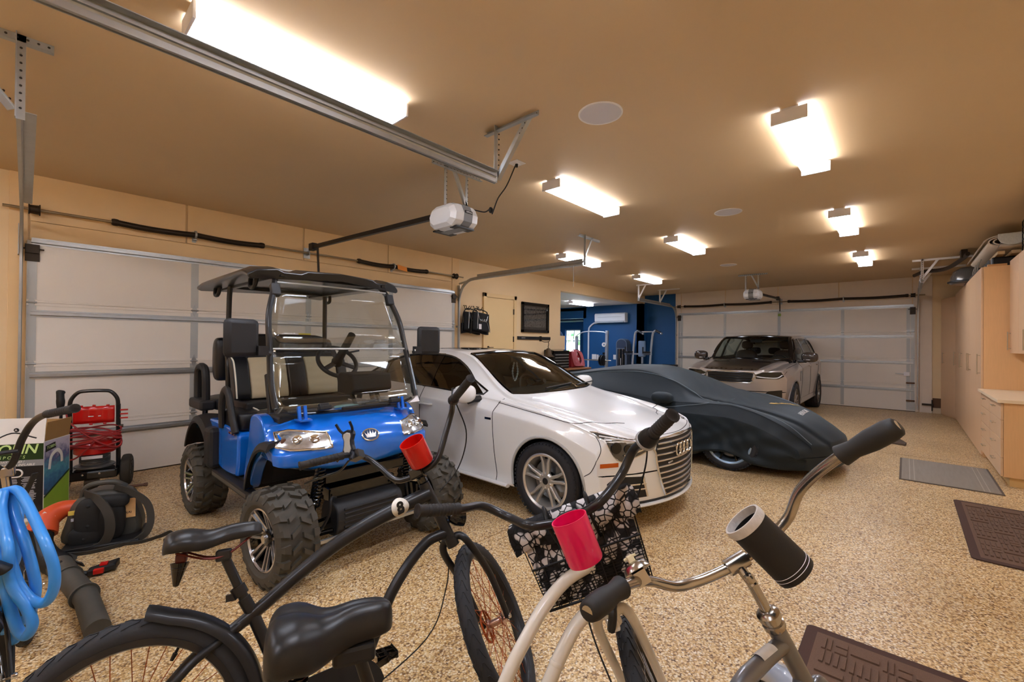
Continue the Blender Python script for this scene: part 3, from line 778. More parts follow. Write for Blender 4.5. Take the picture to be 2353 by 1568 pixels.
# ---------------------------------------------------------------- white sedan (local x forward from the front axle, y left)
m_wpaint = mat('white_car_paint', 'ECECEA', .28, coat=.9)
m_glassdark = mat('privacy_glass', '0B0D0E', .03, trans=.0, coat=1, spec=.6)
m_black_gloss = mat('gloss_black', '0C0C0D', .12, coat=.5)
m_int = mat('dark_interior', '202022', .7)
m_lampclear = mat('clear_lamp_cover', 'E8ECEF', .05, trans=.9)
m_lampin = mat('lamp_chrome', '8D9298', .2, .9, var=.35, vscale=60)
m_amber = mat('amber_lens', 'C2570F', .2, coat=.6)
m_gap = mat('panel_gap', '2A2A2B', .8)
def glass(name, tint, a):
    """tinted window pane: clear sheet with a mirror-like surface"""
    if name in MATS: return MATS[name]
    m = bpy.data.materials.new(name); m.use_nodes = True; nt = m.node_tree; N = nt.nodes
    for n in list(N):
        if n.type == 'BSDF_PRINCIPLED': N.remove(n)
    tr = N.new('ShaderNodeBsdfTransparent'); tr.inputs[0].default_value = lin(tint)[:3] + (1,)
    k = a[1] if isinstance(a, tuple) else .9; a = a[0] if isinstance(a, tuple) else a
    gl = N.new('ShaderNodeBsdfGlossy'); gl.inputs['Roughness'].default_value = .02; gl.inputs[0].default_value = (1, 1, 1, 1)
    fr = N.new('ShaderNodeFresnel'); fr.inputs[0].default_value = 1.5
    ad = N.new('ShaderNodeMath'); ad.operation = 'MULTIPLY_ADD'; ad.inputs[1].default_value = k; ad.inputs[2].default_value = a
    nt.links.new(fr.outputs[0], ad.inputs[0])
    mx = N.new('ShaderNodeMixShader'); nt.links.new(ad.outputs[0], mx.inputs[0]); nt.links.new(tr.outputs[0], mx.inputs[1]); nt.links.new(gl.outputs[0], mx.inputs[2])
    nt.links.new(mx.outputs[0], N['Material Output'].inputs[0]); MATS[name] = m
    return m
m_wsglass = glass('windscreen_glass', 'B9C8C2', .02)
m_sideglass = glass('smoked_glass', '3A3C3D', .03)
T = dict(
    W=[(.78, .87), (.5, .885), (0, .912), (-.6, .92), (-2, .922), (-2.9, .92), (-3.4, .90), (-3.86, .86)],
    ybelt=[(.78, .80), (.5, .81), (0, .825), (-.42, .845), (-1, .865), (-2, .865), (-2.8, .83), (-3.4, .775), (-3.86, .73)],
    belt=[(.78, .735), (.5, .80), (0, .88), (-.42, .955), (-1, .985), (-2, 1.0), (-3, 1.03), (-3.5, 1.03), (-3.86, .99)],
    sh=[(.78, .62), (.4, .70), (0, .78), (-.6, .855), (-2, .885), (-3, .92), (-3.86, .88)],
    zb=[(.78, .19), (.5, .165), (0, .17), (-3, .18), (-3.5, .22), (-3.86, .30)],
    tuck=[(.78, .06), (.3, .05), (-.4, .055), (-2.4, .055), (-3.86, .06)],
    rail=[(.78, .735), (.4, .80), (0, .885), (-.38, .975), (-.6, 1.06), (-.9, 1.205), (-1.25, 1.345), (-1.5, 1.383), (-1.9, 1.396), (-2.3, 1.385), (-2.65, 1.33), (-2.95, 1.235), (-3.2, 1.11), (-3.4, 1.045), (-3.86, 1.0)],
    yrail=[(.78, .55), (.4, .60), (0, .66), (-.38, .735), (-.7, .70), (-1.25, .60), (-1.9, .575), (-2.5, .575), (-2.95, .60), (-3.3, .635), (-3.86, .62)],
    top=[(.78, .725), (.6, .775), (.3, .84), (0, .893), (-.38, .985), (-.6, 1.095), (-.9, 1.245), (-1.25, 1.388), (-1.5, 1.415), (-1.95, 1.427), (-2.4, 1.412), (-2.7, 1.365), (-3.0, 1.26), (-3.3, 1.13), (-3.42, 1.09), (-3.7, 1.075), (-3.86, 1.03)],
    bow=[(.78, .34), (.5, .20), (.2, .10), (0, .08), (-.38, .25), (-.9, .17), (-1.25, .09), (-1.9, 0), (-2.7, -.05), (-3.3, -.12), (-3.86, -.26)],
    gb=[(.0, 0), (-.38, 0), (-.8, .015), (-2.4, .02), (-3.3, .0)])
xs = [.78 - i * .04 for i in range(117)]
A = Body(T, xs, .46, [(.012, .95, 1), (.02, .8, 1), (.024, .4, 1), (.024, .02, 1)], [(.02, .93, 1), (.035, .7, .99), (.04, .3, .99), (.04, .02, .99)])
car = thing('sedan_car', 'white four-door sedan with silver twin-spoke wheels parked beside the blue golf cart', 'car', (3.82, 2.25, 0), -pi / 2)
WB = -2.82
for cx in (0, WB): A.cut_circle(cx, .33, .365)
DLO = [(-.80, .985), (-1.0, 1.105), (-1.2, 1.225), (-1.45, 1.318), (-1.75, 1.35), (-2.2, 1.345), (-2.55, 1.295), (-2.85, 1.205), (-3.06, 1.09), (-3.12, 1.045), (-2.6, 1.03), (-1.7, 1.01)]
A.cut_poly(DLO, 1, lambda c: abs(c.y) > .45 and c.z > .95)
n0 = A.n; jc = (n0 - 1) // 2; jr = 12 * 4; off = 4
def patch(i0, i1, j0, j1):
    return [(i, j) for i in range(i0, i1) for j in range(j0, j1)]
def grid_cut(Bd, x0, x1, j0, j1, inset=.004, name='windscreen', m=None, parent=None):
    """lift a rectangular patch of the skin out as a pane of its own"""
    idx = [i for i in range(len(Bd.xs) - 1) if Bd.xs[i] is not None and x1 <= Bd.xs[i] <= x0 and Bd.xs[i + 1] is not None and Bd.xs[i + 1] >= x1]
    b = B(); vs = {}; nj = Bd.n
    for i in idx:
        for j in range(j0, j1):
            f = i * (nj - 1) + j; Bd.dead.add(f); q = []
            for k in Bd.f[f]:
                if k not in vs: vs[k] = len(b.v); b.v.append(Bd.v[k] - V((0, 0, inset)))
                q.append(vs[k])
            b.f.append(tuple(q)); b.fm.append(0)
    e = [idx[0], idx[-1] + 1]
    rim = [Bd.v[i * nj + j0] for i in range(e[0], e[1] + 1)] + [Bd.v[e[1] * nj + j] for j in range(j0, j1 + 1)] + [Bd.v[i * nj + j1] for i in range(e[1], e[0] - 1, -1)] + [Bd.v[e[0] * nj + j] for j in range(j1, j0 - 1, -1)]
    o = b.build(name, m, parent, 60)
    B().tube(rim, .014, 6, True).build('black_surround', m_black_gloss, o)
    return o
ws = grid_cut(A, -.38, -1.27, jr + 1, n0 - 1 - jr - 1, name='windscreen', m=m_wsglass, parent=car)
grid_cut(A, -2.74, -3.34, jr + 2, n0 - 1 - jr - 2, name='rear_window', m=m_sideglass, parent=car)
# sunroof laid dark on the roof
A.decal(rrect(.62, .72, .06), lambda u, v: V((-1.78 + u, v, 4)), above[1], .003, .05).build('sunroof', m_black_gloss, car, 60)
A.build(m_wpaint, car)
for s in (-1, 1):
    to3, d = side(s)
    A.decal(DLO, to3, d, -.004, .06, 0).build('side_window', m_sideglass, car, 60)
    A.line(DLO, to3, d, .002, .011, True, 3).build('window_trim', m_black_gloss, car)
    pl = A.decal([(-1.60, 1.0), (-1.66, 1.36), (-1.78, 1.36), (-1.74, 1.0)], to3, d, .001, .05); pl.build('b_pillar', m_black_gloss, car)
    A.line([(-2.55, 1.03), (-2.68, 1.27)], to3, d, .001, .014, k=0).build('quarter_bar', m_black_gloss, car)
    # door and wing gaps, sill blade, handles
    A.line([(-.56, .96), (-.60, .80), (-.585, .5), (-.56, .3), (-.56, .22)], to3, d, .0005, .0035).build('door_gap', m_gap, car)
    A.line([(-1.70, 1.0), (-1.72, .7), (-1.70, .4), (-1.66, .24)], to3, d, .0005, .0035).build('door_gap', m_gap, car)
    A.line([(-2.62, 1.02), (-2.72, .82), (-2.5, .66), (-2.40, .40), (-2.38, .25)], to3, d, .0005, .0035).build('door_gap', m_gap, car)
    A.line([(.44, .80), (.1, .845), (-.3, .895), (-.58, .93)], to3, d, .0005, .003).build('bonnet_gap', m_gap, car)
    A.line([(.42, .78), (.50, .66), (.44, .50), (.37, .44)], to3, d, .0005, .003).build('bumper_gap', m_gap, car)
    bl = B(); bl.tube([V((-.40, s * .91, .205)), V((-1.2, s * .925, .215)), V((-2.42, s * .925, .22))], [.03, .028, .02], 8, flat=.6); bl.build('side_sill', m_wpaint, car)
    for hx in (-1.60, -2.52):
        q, n = A.hit(to3(hx, .825), d)
        h = B(); h.tube(spl([q + V((.10, 0, 0)), q + V((.08, s * .03, .004)), q + V((0, s * .036, .004)), q + V((-.08, s * .03, 0)), q + V((-.10, 0, 0))], 5), .014, 10, flat=.8); h.build('door_handle', m_wpaint, car)
        A.decal([(hx + .07 * cos(a * .524), .822 + .035 * sin(a * .524)) for a in range(12)], to3, d, .0006, .03).build('handle_cup', mat('shade_white', 'DEDEDC', .4), car)
    # exterior mirror
    mr = B(); c = V((-.86, s * 1.03, 1.0)); R = Mx.Rotation(-.15 * s, 3, 'Z')
    mr.ell(c, (.075, .135, .085), 18, 12, R, e=.75); o = mr.build('door_mirror', m_wpaint, car)
    B().obox(c + V((-.045, 0, 0)), (.06, .23, .13), R).build('mirror_glass', m_lampin, o, 0, .01)
    B().tube([c + V((.0, -s * .04, -.075)), V((-.84, s * .93, .94)), V((-.82, s * .86, .945))], [.03, .028, .034], 8).build('mirror_foot', m_black, o)
    arch_lip(A, m_wpaint, car, 0, .33, .36, .012)
    arch_lip(A, m_wpaint, car, WB, .33, .36, .012)
    # headlight: dark housing, bright inner shapes, clear cover
    HL = [(s * .42, .700), (s * .60, .727), (s * .74, .765), (s * .81, .785), (s * .80, .71), (s * .755, .61), (s * .70, .565), (s * .60, .585), (s * .46, .635)]
    hd = A.decal(HL, front[0], front[1], .002, .03).build('headlight', mat('smoked_lamp_interior', '6A6C6E', .18, .8, var=.5, vscale=28), car, 40)
    for (yy, zz, ra) in ((.735, .675, .045), (.645, .66, .034)):
        q, n = A.hit((4, s * yy, zz), (-1, 0, 0)); B().lathe([(0, .012), (ra * .6, .012), (ra, .004), (ra, -.01)], 20, q, n).build('reflector', m_black_gloss, hd)
    A.line([(s * .44, .695), (s * .62, .718), (s * .80, .757)], front[0], front[1], .006, .006).build('daytime_strip', m_housing, hd)
    A.line([(s * .46, .66), (s * .56, .635), (s * .68, .612)], front[0], front[1], .006, .008).build('chrome_insert', m_chrome, hd)
    A.line(HL, front[0], front[1], .002, .004, True, 2).build('lamp_rim', m_chrome, hd)
    A.decal([(.50, .525), (.50, .557), (.585, .560), (.585, .527)], to3, d, .003, .03).build('side_marker', m_amber, car, label='amber side marker')
    # lower intake with slats
    IN = [(s * .50, .43), (s * .74, .45), (s * .80, .40), (s * .79, .315), (s * .74, .27), (s * .46, .265)]
    it = A.decal(IN, front[0], front[1], .002, .035).build('side_intake', m_black, car, 40)
    for z in (.335, .375):
        A.line([(s * .49, z), (s * .66, z + .004), (s * .785, z + .01)], front[0], front[1], .008, .0065).build('chrome_slat', m_chrome, it)
    A.line([(s * .47, .27), (s * .52, .44)], front[0], front[1], .006, .01, k=0).build('intake_fin', m_chrome, it)
    A.decal([(.98 - 1.6, .77), (.98 - 1.6, .79), (.98 - 1.68, .79), (.98 - 1.68, .77)], to3, d, .002, .03).build('wing_badge', m_black_gloss, car)
# grille
GR = [(-.36, .705), (.36, .705), (.39, .60), (.36, .45), (.28, .27), (.22, .255), (-.22, .255), (-.28, .27), (-.36, .45), (-.39, .60)]
gr = A.decal(GR, front[0], front[1], .004, .04).build('grille', m_black, car, 40)
A.line(GR, front[0], front[1], .008, .009, True, 2).build('grille_frame', m_chrome, gr)
for z in (.30, .345, .39, .435, .485, .535, .585, .635, .675):
    w = lerp_tab([(.705, .355), (.60, .382), (.45, .352), (.27, .275)], z) if z < .7 else .35
    sl = B(); P = []
    for k in range(9):
        y = -w + 2 * w * k / 8; q, n = A.hit((4, y, z), (-1, 0, 0)); P.append(q + V((.006, 0, 0)))
    sl.tube(P, .009, 8, flat=1.0); sl.build('grille_bar', m_alloy, gr)
q, n = A.hit((4, 0, .6), (-1, 0, 0))
rg = [V((q.x + .02, y, .605)) for y in (-.115, -.038, .038, .115)]
for c in rg:
    B().tube([c + V((-.02 * 0, cos(2 * pi * k / 28) * .05, sin(2 * pi * k / 28) * .05)) for k in range(28)], .0085, 8, True).build('emblem_ring', m_chrome, gr)
text('model_badge', 'quattro', .028, m_chrome, gr, frame((q.x + .012, -.26, .525), (0, 1, 0), (0, 0, 1)), .002)
# bumper lip and number-plate area
lip = B(); P = []
for k in range(21):
    y = -.78 + 1.56 * k / 20; q, n = A.hit((4, y, .215), (-1, 0, 0)); P.append(q + V((.005, 0, -.015)))
lip.tube(P, [.022] * 21, 8, flat=.6); lip.build('front_lip', m_wpaint, car)
A.decal([(-.62, .235), (.62, .235), (.55, .20), (-.55, .20)], front[0], front[1], .003, .05).build('lower_vent', m_black, car)
for y in (-.5, .5):
    A.line([(.68, y * .8), (.2, y), (-.36, y * 1.3)], above[0], above[1], -.002, .004).build('bonnet_crease', m_wpaint, car)
A.line([(.765 - .34 * (y / .9) ** 2, y) for y in (-.8, -.6, -.4, 0, .4, .6, .8)], above[0], above[1], .0, .003).build('bonnet_edge', m_gap, car)
wheel_wells(car, 0, .33, .37, .88, .55); wheel_wells(car, WB, .33, .37, .88, .55)
for x in (0, WB):
    for s in (-1, 1):
        car_wheel(car, (x, s * .80, .327), s, .327, .235, .238, twin_spokes(5), mat('wheel_silver', 'D9D6D0', .3, .75))
# interior seen through the windscreen
B().box(-3.0, -.75, -.78, .78, .2, .45).build('cabin_floor', m_int, car, 0)
B().loft([[V((-.5, y, .94)), V((-.95, y, 1.0)), V((-1.12, y, .92)), V((-1.1, y, .6)), V((-.5, y, .5))] for y in (-.76, -.3, .3, .76)]).build('dashboard', m_int, car, 40, .02)
for y in (-.38, .38): seat(car, -1.55, y, .52, m_int, h=.56)
seat(car, -2.4, 0, .52, m_int, w=1.2, h=.5, headrest=False, name='rear_bench')
steering(car, (-1.22, .38, .93), .18, -.45, m_black)
B().box(-1.12, -1.09, -.10, .10, 1.27, 1.33).build('rear_view_mirror', m_black, car, 0, .01)
bd = B(); 
P = spl([(-1.13, -.02, 1.27), (-1.13, -.05, 1.15), (-1.13, -.01, 1.05), (-1.13, .04, 1.14), (-1.13, .02, 1.27)], 8)
bd.tube(P, [.012 if k % 2 else .006 for k in range(len(P))], 8); bd.build('hanging_beads', m_housing, car)
for y in (-.3, .25):
    B().bar((-.45, y, 1.035), (-.52, y + .55 if y < 0 else y + .45, 1.05), .012, .012).build('wiper', m_black, car, 0)
# ---------------------------------------------------------------- silver sport utility vehicle
m_suvglass = glass('clear_screen_glass', 'E2ECE8', (.01, .5))
m_silver = mat('warm_silver_paint', 'B5ACA4', .3, metal=.55, coat=.9)
T = dict(
    W=[(.86, .93), (.6, .95), (0, .985), (-3.2, .99), (-3.9, .94)],
    ybelt=[(.86, .86), (.5, .875), (0, .89), (-.5, .905), (-2.5, .90), (-3.4, .86), (-3.9, .84)],
    belt=[(.86, 1.02), (.5, 1.065), (0, 1.12), (-.5, 1.15), (-2, 1.19), (-3.4, 1.23), (-3.9, 1.2)],
    sh=[(.86, .86), (.4, .93), (0, .985), (-.6, 1.03), (-3.4, 1.10), (-3.9, 1.08)],
    zb=[(.86, .27), (.5, .25), (0, .26), (-3.2, .28), (-3.9, .42)],
    tuck=[(.86, .07), (0, .06), (-3.9, .07)],
    rail=[(.86, 1.02), (.4, 1.07), (0, 1.125), (-.45, 1.185), (-.7, 1.37), (-1.05, 1.62), (-1.3, 1.695), (-2.2, 1.725), (-3.2, 1.70), (-3.6, 1.62), (-3.9, 1.3)],
    yrail=[(.86, .60), (0, .70), (-.45, .82), (-.8, .765), (-1.2, .70), (-2.2, .68), (-3.3, .67), (-3.9, .70)],
    top=[(.86, 1.00), (.6, 1.06), (0, 1.145), (-.45, 1.205), (-.7, 1.40), (-1.05, 1.655), (-1.3, 1.735), (-2.0, 1.765), (-3.0, 1.75), (-3.5, 1.71), (-3.72, 1.5), (-3.9, 1.25)],
    bow=[(.86, .26), (.5, .16), (0, .08), (-.45, .22), (-1.05, .10), (-2, 0), (-3.2, -.05), (-3.9, -.14)],
    gb=[(0, 0), (-.45, 0), (-.9, .02), (-3.3, .02), (-3.9, 0)])
xs = [.86 - i * .045 for i in range(107)]
Rv = Body(T, xs, .62, [(.012, .95, 1), (.02, .8, 1), (.024, .4, 1), (.024, .02, 1)], [(.02, .93, 1), (.03, .7, .99), (.035, .3, .99), (.035, .02, .99)])
suv = thing('sport_utility_vehicle', 'silver sport utility vehicle with black roof and bonnet before the far garage door', 'car', (10.09, 2.575, 0), pi)
WB2 = -2.92
for cx in (0, WB2): Rv.cut_circle(cx, .385, .42)
DLO = [(-.72, 1.19), (-.95, 1.42), (-1.15, 1.585), (-1.35, 1.65), (-2.2, 1.68), (-3.1, 1.655), (-3.45, 1.58), (-3.55, 1.28), (-3.0, 1.245), (-2.0, 1.22)]
Rv.cut_poly(DLO, 1, lambda c: abs(c.y) > .55 and c.z > 1.15)
n0 = Rv.n
grid_cut(Rv, -.45, -1.20, jr + 1, n0 - 1 - jr - 1, name='windscreen', m=m_suvglass, parent=suv)
grid_cut(Rv, -3.56, -3.80, jr + 2, n0 - 1 - jr - 2, name='rear_window', m=m_suvglass, parent=suv)
# split the skin: upper part gloss black, lower part silver
up = B(); lo = B(); up.v = list(Rv.v); lo.v = list(Rv.v)
for i, f in enumerate(Rv.f):
    if i in Rv.dead: continue
    c = sum((Rv.v[k] for k in f), V()) / len(f); j = i % (n0 - 1)
    (up if (36 <= j < n0 - 1 - 36 and c.x < -.40 and c.x > -3.8) else lo).f.append(f)
for b in (up, lo): b.fm = [0] * len(b.f)
for b, nm, m in ((up, 'roof', m_black_gloss), (lo, 'body', m_silver)):
    used = sorted(set(k for f in b.f for k in f)); mp = {k: i for i, k in enumerate(used)}
    b.v = [b.v[k] for k in used]; b.f = [tuple(mp[k] for k in f) for f in b.f]; b.build(nm, m, suv, 28)
for s in (-1, 1):
    to3, d = side(s)
    Rv.decal(DLO, to3, d, -.004, .08, 0).build('side_window', m_suvglass, suv, 60)
    Rv.line(DLO, to3, d, .002, .014, True, 3).build('window_trim', m_black_gloss, suv)
    for pl in ([(-1.62, 1.2), (-1.66, 1.67), (-1.80, 1.67), (-1.77, 1.2)], [(-2.72, 1.23), (-2.8, 1.66), (-2.92, 1.66), (-2.86, 1.23)]):
        Rv.decal(pl, to3, d, .001, .06).build('pillar_trim', m_black_gloss, suv)
    for g_ in ([(-.66, 1.14), (-.70, .9), (-.66, .55), (-.6, .38)], [(-1.70, 1.19), (-1.72, .8), (-1.68, .42)], [(-2.78, 1.22), (-2.86, .95), (-2.66, .72), (-2.52, .42)], [(.42, 1.05), (0, 1.09), (-.5, 1.125)]):
        Rv.line(g_, to3, d, .0005, .004).build('panel_gap', m_gap, suv)
    Rv.decal([(-.42, .98), (-.60, .98), (-.55, .78), (-.46, .78)], to3, d, .003, .05).build('wing_vent', m_black_gloss, suv)
    Rv.decal([(-.70, .36), (-2.5, .36), (-2.5, .42), (-.70, .42)], to3, d, .012, .08).build('side_cladding', m_silver, suv)
    for hx in (-1.55, -2.6):
        q, n = Rv.hit(to3(hx, 1.06), d); B().tube([q + V((.1, s * .004, 0)), q + V((.08, s * .022, 0)), q + V((-.08, s * .022, 0)), q + V((-.1, s * .004, 0))], .013, 8).build('door_handle', m_silver, suv)
    c = V((-.80, s * 1.09, 1.26)); R = Mx.Rotation(-.12 * s, 3, 'Z')
    o = B().ell(c, (.09, .15, .105), 18, 12, R, e=.7).build('door_mirror', mat('brown_gloss_cap', '3B322D', .15, coat=.8), suv)
    B().tube([c + V((0, -s * .06, -.09)), V((-.76, s * .96, 1.17)), V((-.75, s * .90, 1.17))], [.03, .03, .035], 8).build('mirror_foot', m_black, o)
    B().tube([c + V((.06, s * .10, -.05)), c + V((.085, 0, -.055)), c + V((.06, -s * .10, -.05))], .006, 6).build('repeater_strip', m_housing, o)
    for cx in (0, WB2): arch_lip(Rv, m_silver, suv, cx, .385, .415, .014)
    HL = [(s * .46, .86), (s * .44, .93), (s * .56, .985), (s * .84, .995), (s * .90, 1.0), (s * .88, .91), (s * .80, .865)]
    hd = Rv.decal(HL, front[0], front[1], .004, .04).build('headlight', m_black_gloss, suv, 40)
    Rv.line([(s * .47, .90), (s * .60, .885), (s * .78, .885), (s * .86, .94)], front[0], front[1], .008, .009).build('daytime_strip', m_housing, hd)
    for k in range(4):
        q, n = Rv.hit((4, s * (.56 + .075 * k), .94), (-1, 0, 0)); B().lathe([(0, .012), (.02, .01), (.026, 0)], 14, q, n).build('lamp_lens', m_lampin, hd)
    Rv.decal([(s * .55, .62), (s * .86, .66), (s * .86, .45), (s * .70, .40), (s * .52, .42)], front[0], front[1], .004, .05).build('side_intake', m_black_gloss, suv)
GR = [(-.42, .97), (.42, .97), (.40, .85), (.36, .78), (-.36, .78), (-.40, .85)]
gr = Rv.decal(GR, front[0], front[1], .005, .05).build('grille', m_black, suv, 40)
Rv.line(GR, front[0], front[1], .008, .012, True, 2).build('grille_frame', m_chrome, gr)
for z in (.82, .865, .91, .945):
    Rv.line([(-.40, z), (0, z), (.40, z)], front[0], front[1], .010, .008).build('grille_bar', m_black_gloss, gr)
q, n = Rv.hit((4, .16, .87), (-1, 0, 0))
B(frame(q + n * .014, (0, 1, 0), (0, 0, 1))).prism([(cos(2 * pi * k / 28) * .06, sin(2 * pi * k / 28) * .03) for k in range(28)], lambda u, v, w: (u, v, w), 0, .008).build('oval_badge', m_chrome, gr)
for k in range(3):
    q, n = Rv.hit((4, 0, .84 + k * .05), (-1, 0, 0)); B(frame(q + n * .016, (0, 1, 0), (0, 0, 1))).tube([(cos(2 * pi * t / 24) * .075, sin(2 * pi * t / 24) * .02, 0) for t in range(24)], .006, 6, True).build('grille_sensor_ring', m_chrome, gr)
Rv.decal([(-.45, .62), (.45, .62), (.40, .48), (-.40, .48)], front[0], front[1], .004, .06).build('lower_grille', m_black, suv)
# black centre of the bonnet with raised lettering
BN = [(.78, -.50), (.84, 0), (.78, .46), (.4, .50), (-.1, .58), (-.34, .62), (-.40, 0), (-.34, -.62), (-.1, -.60), (.4, -.54)]
bn = Rv.decal(BN, above[0], above[1], .002, .06).build('bonnet_panel', mat('satin_black_bonnet', '2A2521', .3, coat=.6), suv, 60)
for k, ch in enumerate('RANGE ROVER'):
    if ch == ' ': continue
    y = -.46 + .092 * k; q, n = Rv.hit((.745 - .05 * abs(y), y, 4), (0, 0, -1))
    if n.z < 0: n = -n
    text('bonnet_letter', ch, .062, m_black_gloss, bn, frame(q + n * .005, (0, 1, 0), V((-1, 0, 0)) - n * -n.x), .003, bold=.0015)
for y in (-.42, .36):
    b = Rv.decal([(-.12, y - .16), (-.05, y - .17), (-.05, y + .17), (-.12, y + .16)], above[0], above[1], .006, .05); b.build('bonnet_vent', m_black_gloss, suv)
wheel_wells(suv, 0, .385, .425, .95, .6); wheel_wells(suv, WB2, .385, .425, .95, .6)
for x in (0, WB2):
    for s in (-1, 1): car_wheel(suv, (x, s * .86, .385), s, .385, .28, .27, twin_spokes(5, spread=.2, wd=.013), mat('dark_alloy', '6E6863', .3, .8), mat('bronze_alloy', '9C938A', .3, .8))
m_seatbr = mat('brown_leather', '4B3F38', .5); 
B().box(-3.2, -.9, -.85, .85, .35, .55).build('cabin_floor', m_int, suv, 0)
B().loft([[V((-.55, y, 1.14)), V((-1.0, y, 1.18)), V((-1.2, y, 1.08)), V((-1.15, y, .7)), V((-.55, y, .7))] for y in (-.85, -.3, .3, .85)]).build('dashboard', m_int, suv, 40, .02)
for y in (-.42, .42): seat(suv, -1.75, y, .72, m_seatbr, w=.54, h=.66)
seat(suv, -2.75, 0, .72, m_seatbr, w=1.3, h=.52, headrest=False, name='rear_bench')
for y in (-.45, 0, .45): B().ell((-3.08, y, 1.36), (.05, .14, .09), 12, 8, e=.6).build('rear_headrest', m_int, suv)
steering(suv, (-1.35, .42, 1.10), .19, -.4, m_black)
B().box(-1.22, -1.19, -.12, .12, 1.56, 1.63).build('rear_view_mirror', m_black, suv, 0, .01)
# ---------------------------------------------------------------- covered sports car
from mathutils import noise as NZ
m_cover = mat('navy_car_cover', '0C1A22', .6, bump=.18, bscale=120)
m_cover.node_tree.nodes['Principled BSDF'].inputs['Sheen Weight'].default_value = .10
m_cover.node_tree.nodes['Principled BSDF'].inputs['Sheen Tint'].default_value = (.5, .7, .8, 1)
T = dict(
    W=[(1.03, .88), (.7, .935), (0, .97), (-1.2, .96), (-2.6, .99), (-3.35, .95)],
    ybelt=[(1.03, .74), (.6, .84), (0, .885), (-.5, .89), (-1.2, .86), (-2.6, .88), (-3.35, .82)],
    belt=[(1.03, .395), (.7, .60), (.3, .73), (0, .775), (-.5, .76), (-1.2, .80), (-2.2, .87), (-2.7, .88), (-3.35, .86)],
    sh=[(1.03, .33), (.7, .47), (.3, .58), (0, .62), (-.6, .62), (-2.6, .70), (-3.35, .68)],
    zb=[(1.03, .10), (.7, .075), (.4, .09), (.15, .17), (0, .19), (-.15, .17), (-.4, .07), (-2.3, .06), (-2.6, .14), (-2.9, .06), (-3.35, .1)],
    tuck=[(1.03, .10), (0, .03), (-3.35, .05)],
    rail=[(1.03, .40), (.7, .61), (.3, .725), (0, .775), (-.25, .82), (-.6, .96), (-1.0, 1.075), (-1.35, 1.115), (-1.8, 1.09), (-2.4, 1.0), (-2.9, .92), (-3.35, .87)],
    yrail=[(1.03, .50), (.5, .62), (0, .72), (-.3, .73), (-.8, .62), (-1.3, .56), (-1.9, .57), (-2.5, .66), (-3.35, .7)],
    top=[(1.03, .415), (.9, .52), (.7, .625), (.4, .725), (.1, .775), (-.2, .845), (-.5, .97), (-.9, 1.12), (-1.25, 1.18), (-1.6, 1.175), (-2.1, 1.11), (-2.6, 1.03), (-3.1, .96), (-3.35, .90)],
    bow=[(1.03, .36), (.7, .22), (.3, .10), (0, .05), (-.4, .16), (-.9, .12), (-1.4, .02), (-2.6, 0), (-3.35, -.12)],
    gb=[(1.03, 0), (-.3, 0), (-.7, -.02), (-2.2, -.02), (-3.35, 0)])
xs = [1.03 - i * .03 for i in range(147)]
Cv = Body(T, xs, .26, [(.01, .93, 1), (.02, .75, 1), (.03, .35, 1), (.03, .02, 1)], [(.03, .9, 1), (.05, .6, .98), (.06, .3, .97), (.06, .02, .97)], sub=5)
for i, p in enumerate(Cv.v):
    # cloth: taut over the shell, gathered into slanting folds low on the flanks
    lowf = max(0, min(1, (.72 - p.z) / .5)) * max(0, min(1, (abs(p.y) - .45) / .3))
    fold = sin(p.x * 26 + p.z * 30 + 5 * NZ.noise(V((p.x * 2, p.z * 3, p.y)))) * .009 + sin(p.x * 11 - p.z * 22 + 4 * NZ.noise(V((p.x, p.z * 2, 3)))) * .011
    pull = NZ.noise(V((p.x * 2.2, p.y * 2.2, p.z * 2.2))) * .010
    scr = .004 * sin(p.x * 40 + p.y * 24 + 6 * NZ.noise(p * 2)) * max(0, min(1, 1 - abs(p.x + .25) / .55)) * (abs(p.y) < .85)
    n_ = V((0, math.copysign(1, p.y), .25)).normalized()
    p += n_ * (fold * lowf + pull * .7) + V((0, 0, scr))
    if p.z < .05: p.z = .05
Cv.bvh = BVHTree.FromPolygons(Cv.v, Cv.f)
cov = thing('covered_sports_car', 'low sports car under a dark navy fitted cover with pale seams', 'car', (6.53, 1.57, 0), -pi / 2)
Cv.build(m_cover, cov, 'fabric_cover')
m_pipe = mat('grey_piping', '76828A', .6)
for s in (-1, 1):
    to3, d = side(s)
    RL = lambda x: lerp_tab(T['rail'], x)
    P = [(x, RL(x) - .03) for x in (-3.0, -2.6, -2.1, -1.6, -1.3, -1.0, -.7, -.45, -.2)]
    Q = []
    for x, z in [(p.x, p.y) for p in spl([(a, b_, 0) for a, b_ in P], 5)]:
        q, n = Cv.hit((x, s * (lerp_tab(T['yrail'], x) + .01), 4), (0, 0, -1))
        if q: Q.append(q + V((0, 0, .001)))
    for x in (0, .2, .4, .6, .8, .95):
        q, n = Cv.hit((x, s * (.80 - .1 * x), 4), (0, 0, -1))
        if q: Q.append(q + V((0, 0, .001)))
    B().tube(spl(Q, 3), .0045, 6).build('seam', m_pipe, cov)
    Q = []
    for x, z in ((-.06, .80), (-.25, .77), (-.5, .72), (-.8, .67), (-1.1, .645)):
        q, n = Cv.hit(to3(x, z), d)
        if q: Q.append(q + V((0, s * .002, 0)))
    if len(Q) > 1: B().tube(spl(Q, 4), .004, 6).build('seam', m_pipe, cov)
    b = B(); b.ell((-.78, s * .99, .80), (.13, .15, .075), 20, 12, Mx.Rotation(.1 * s, 3, 'X'), e=.8); b.tube([(-.80, s * .82, .72), (-.78, s * .95, .77)], [.11, .07], 10); b.build('mirror_pocket', m_cover, cov)
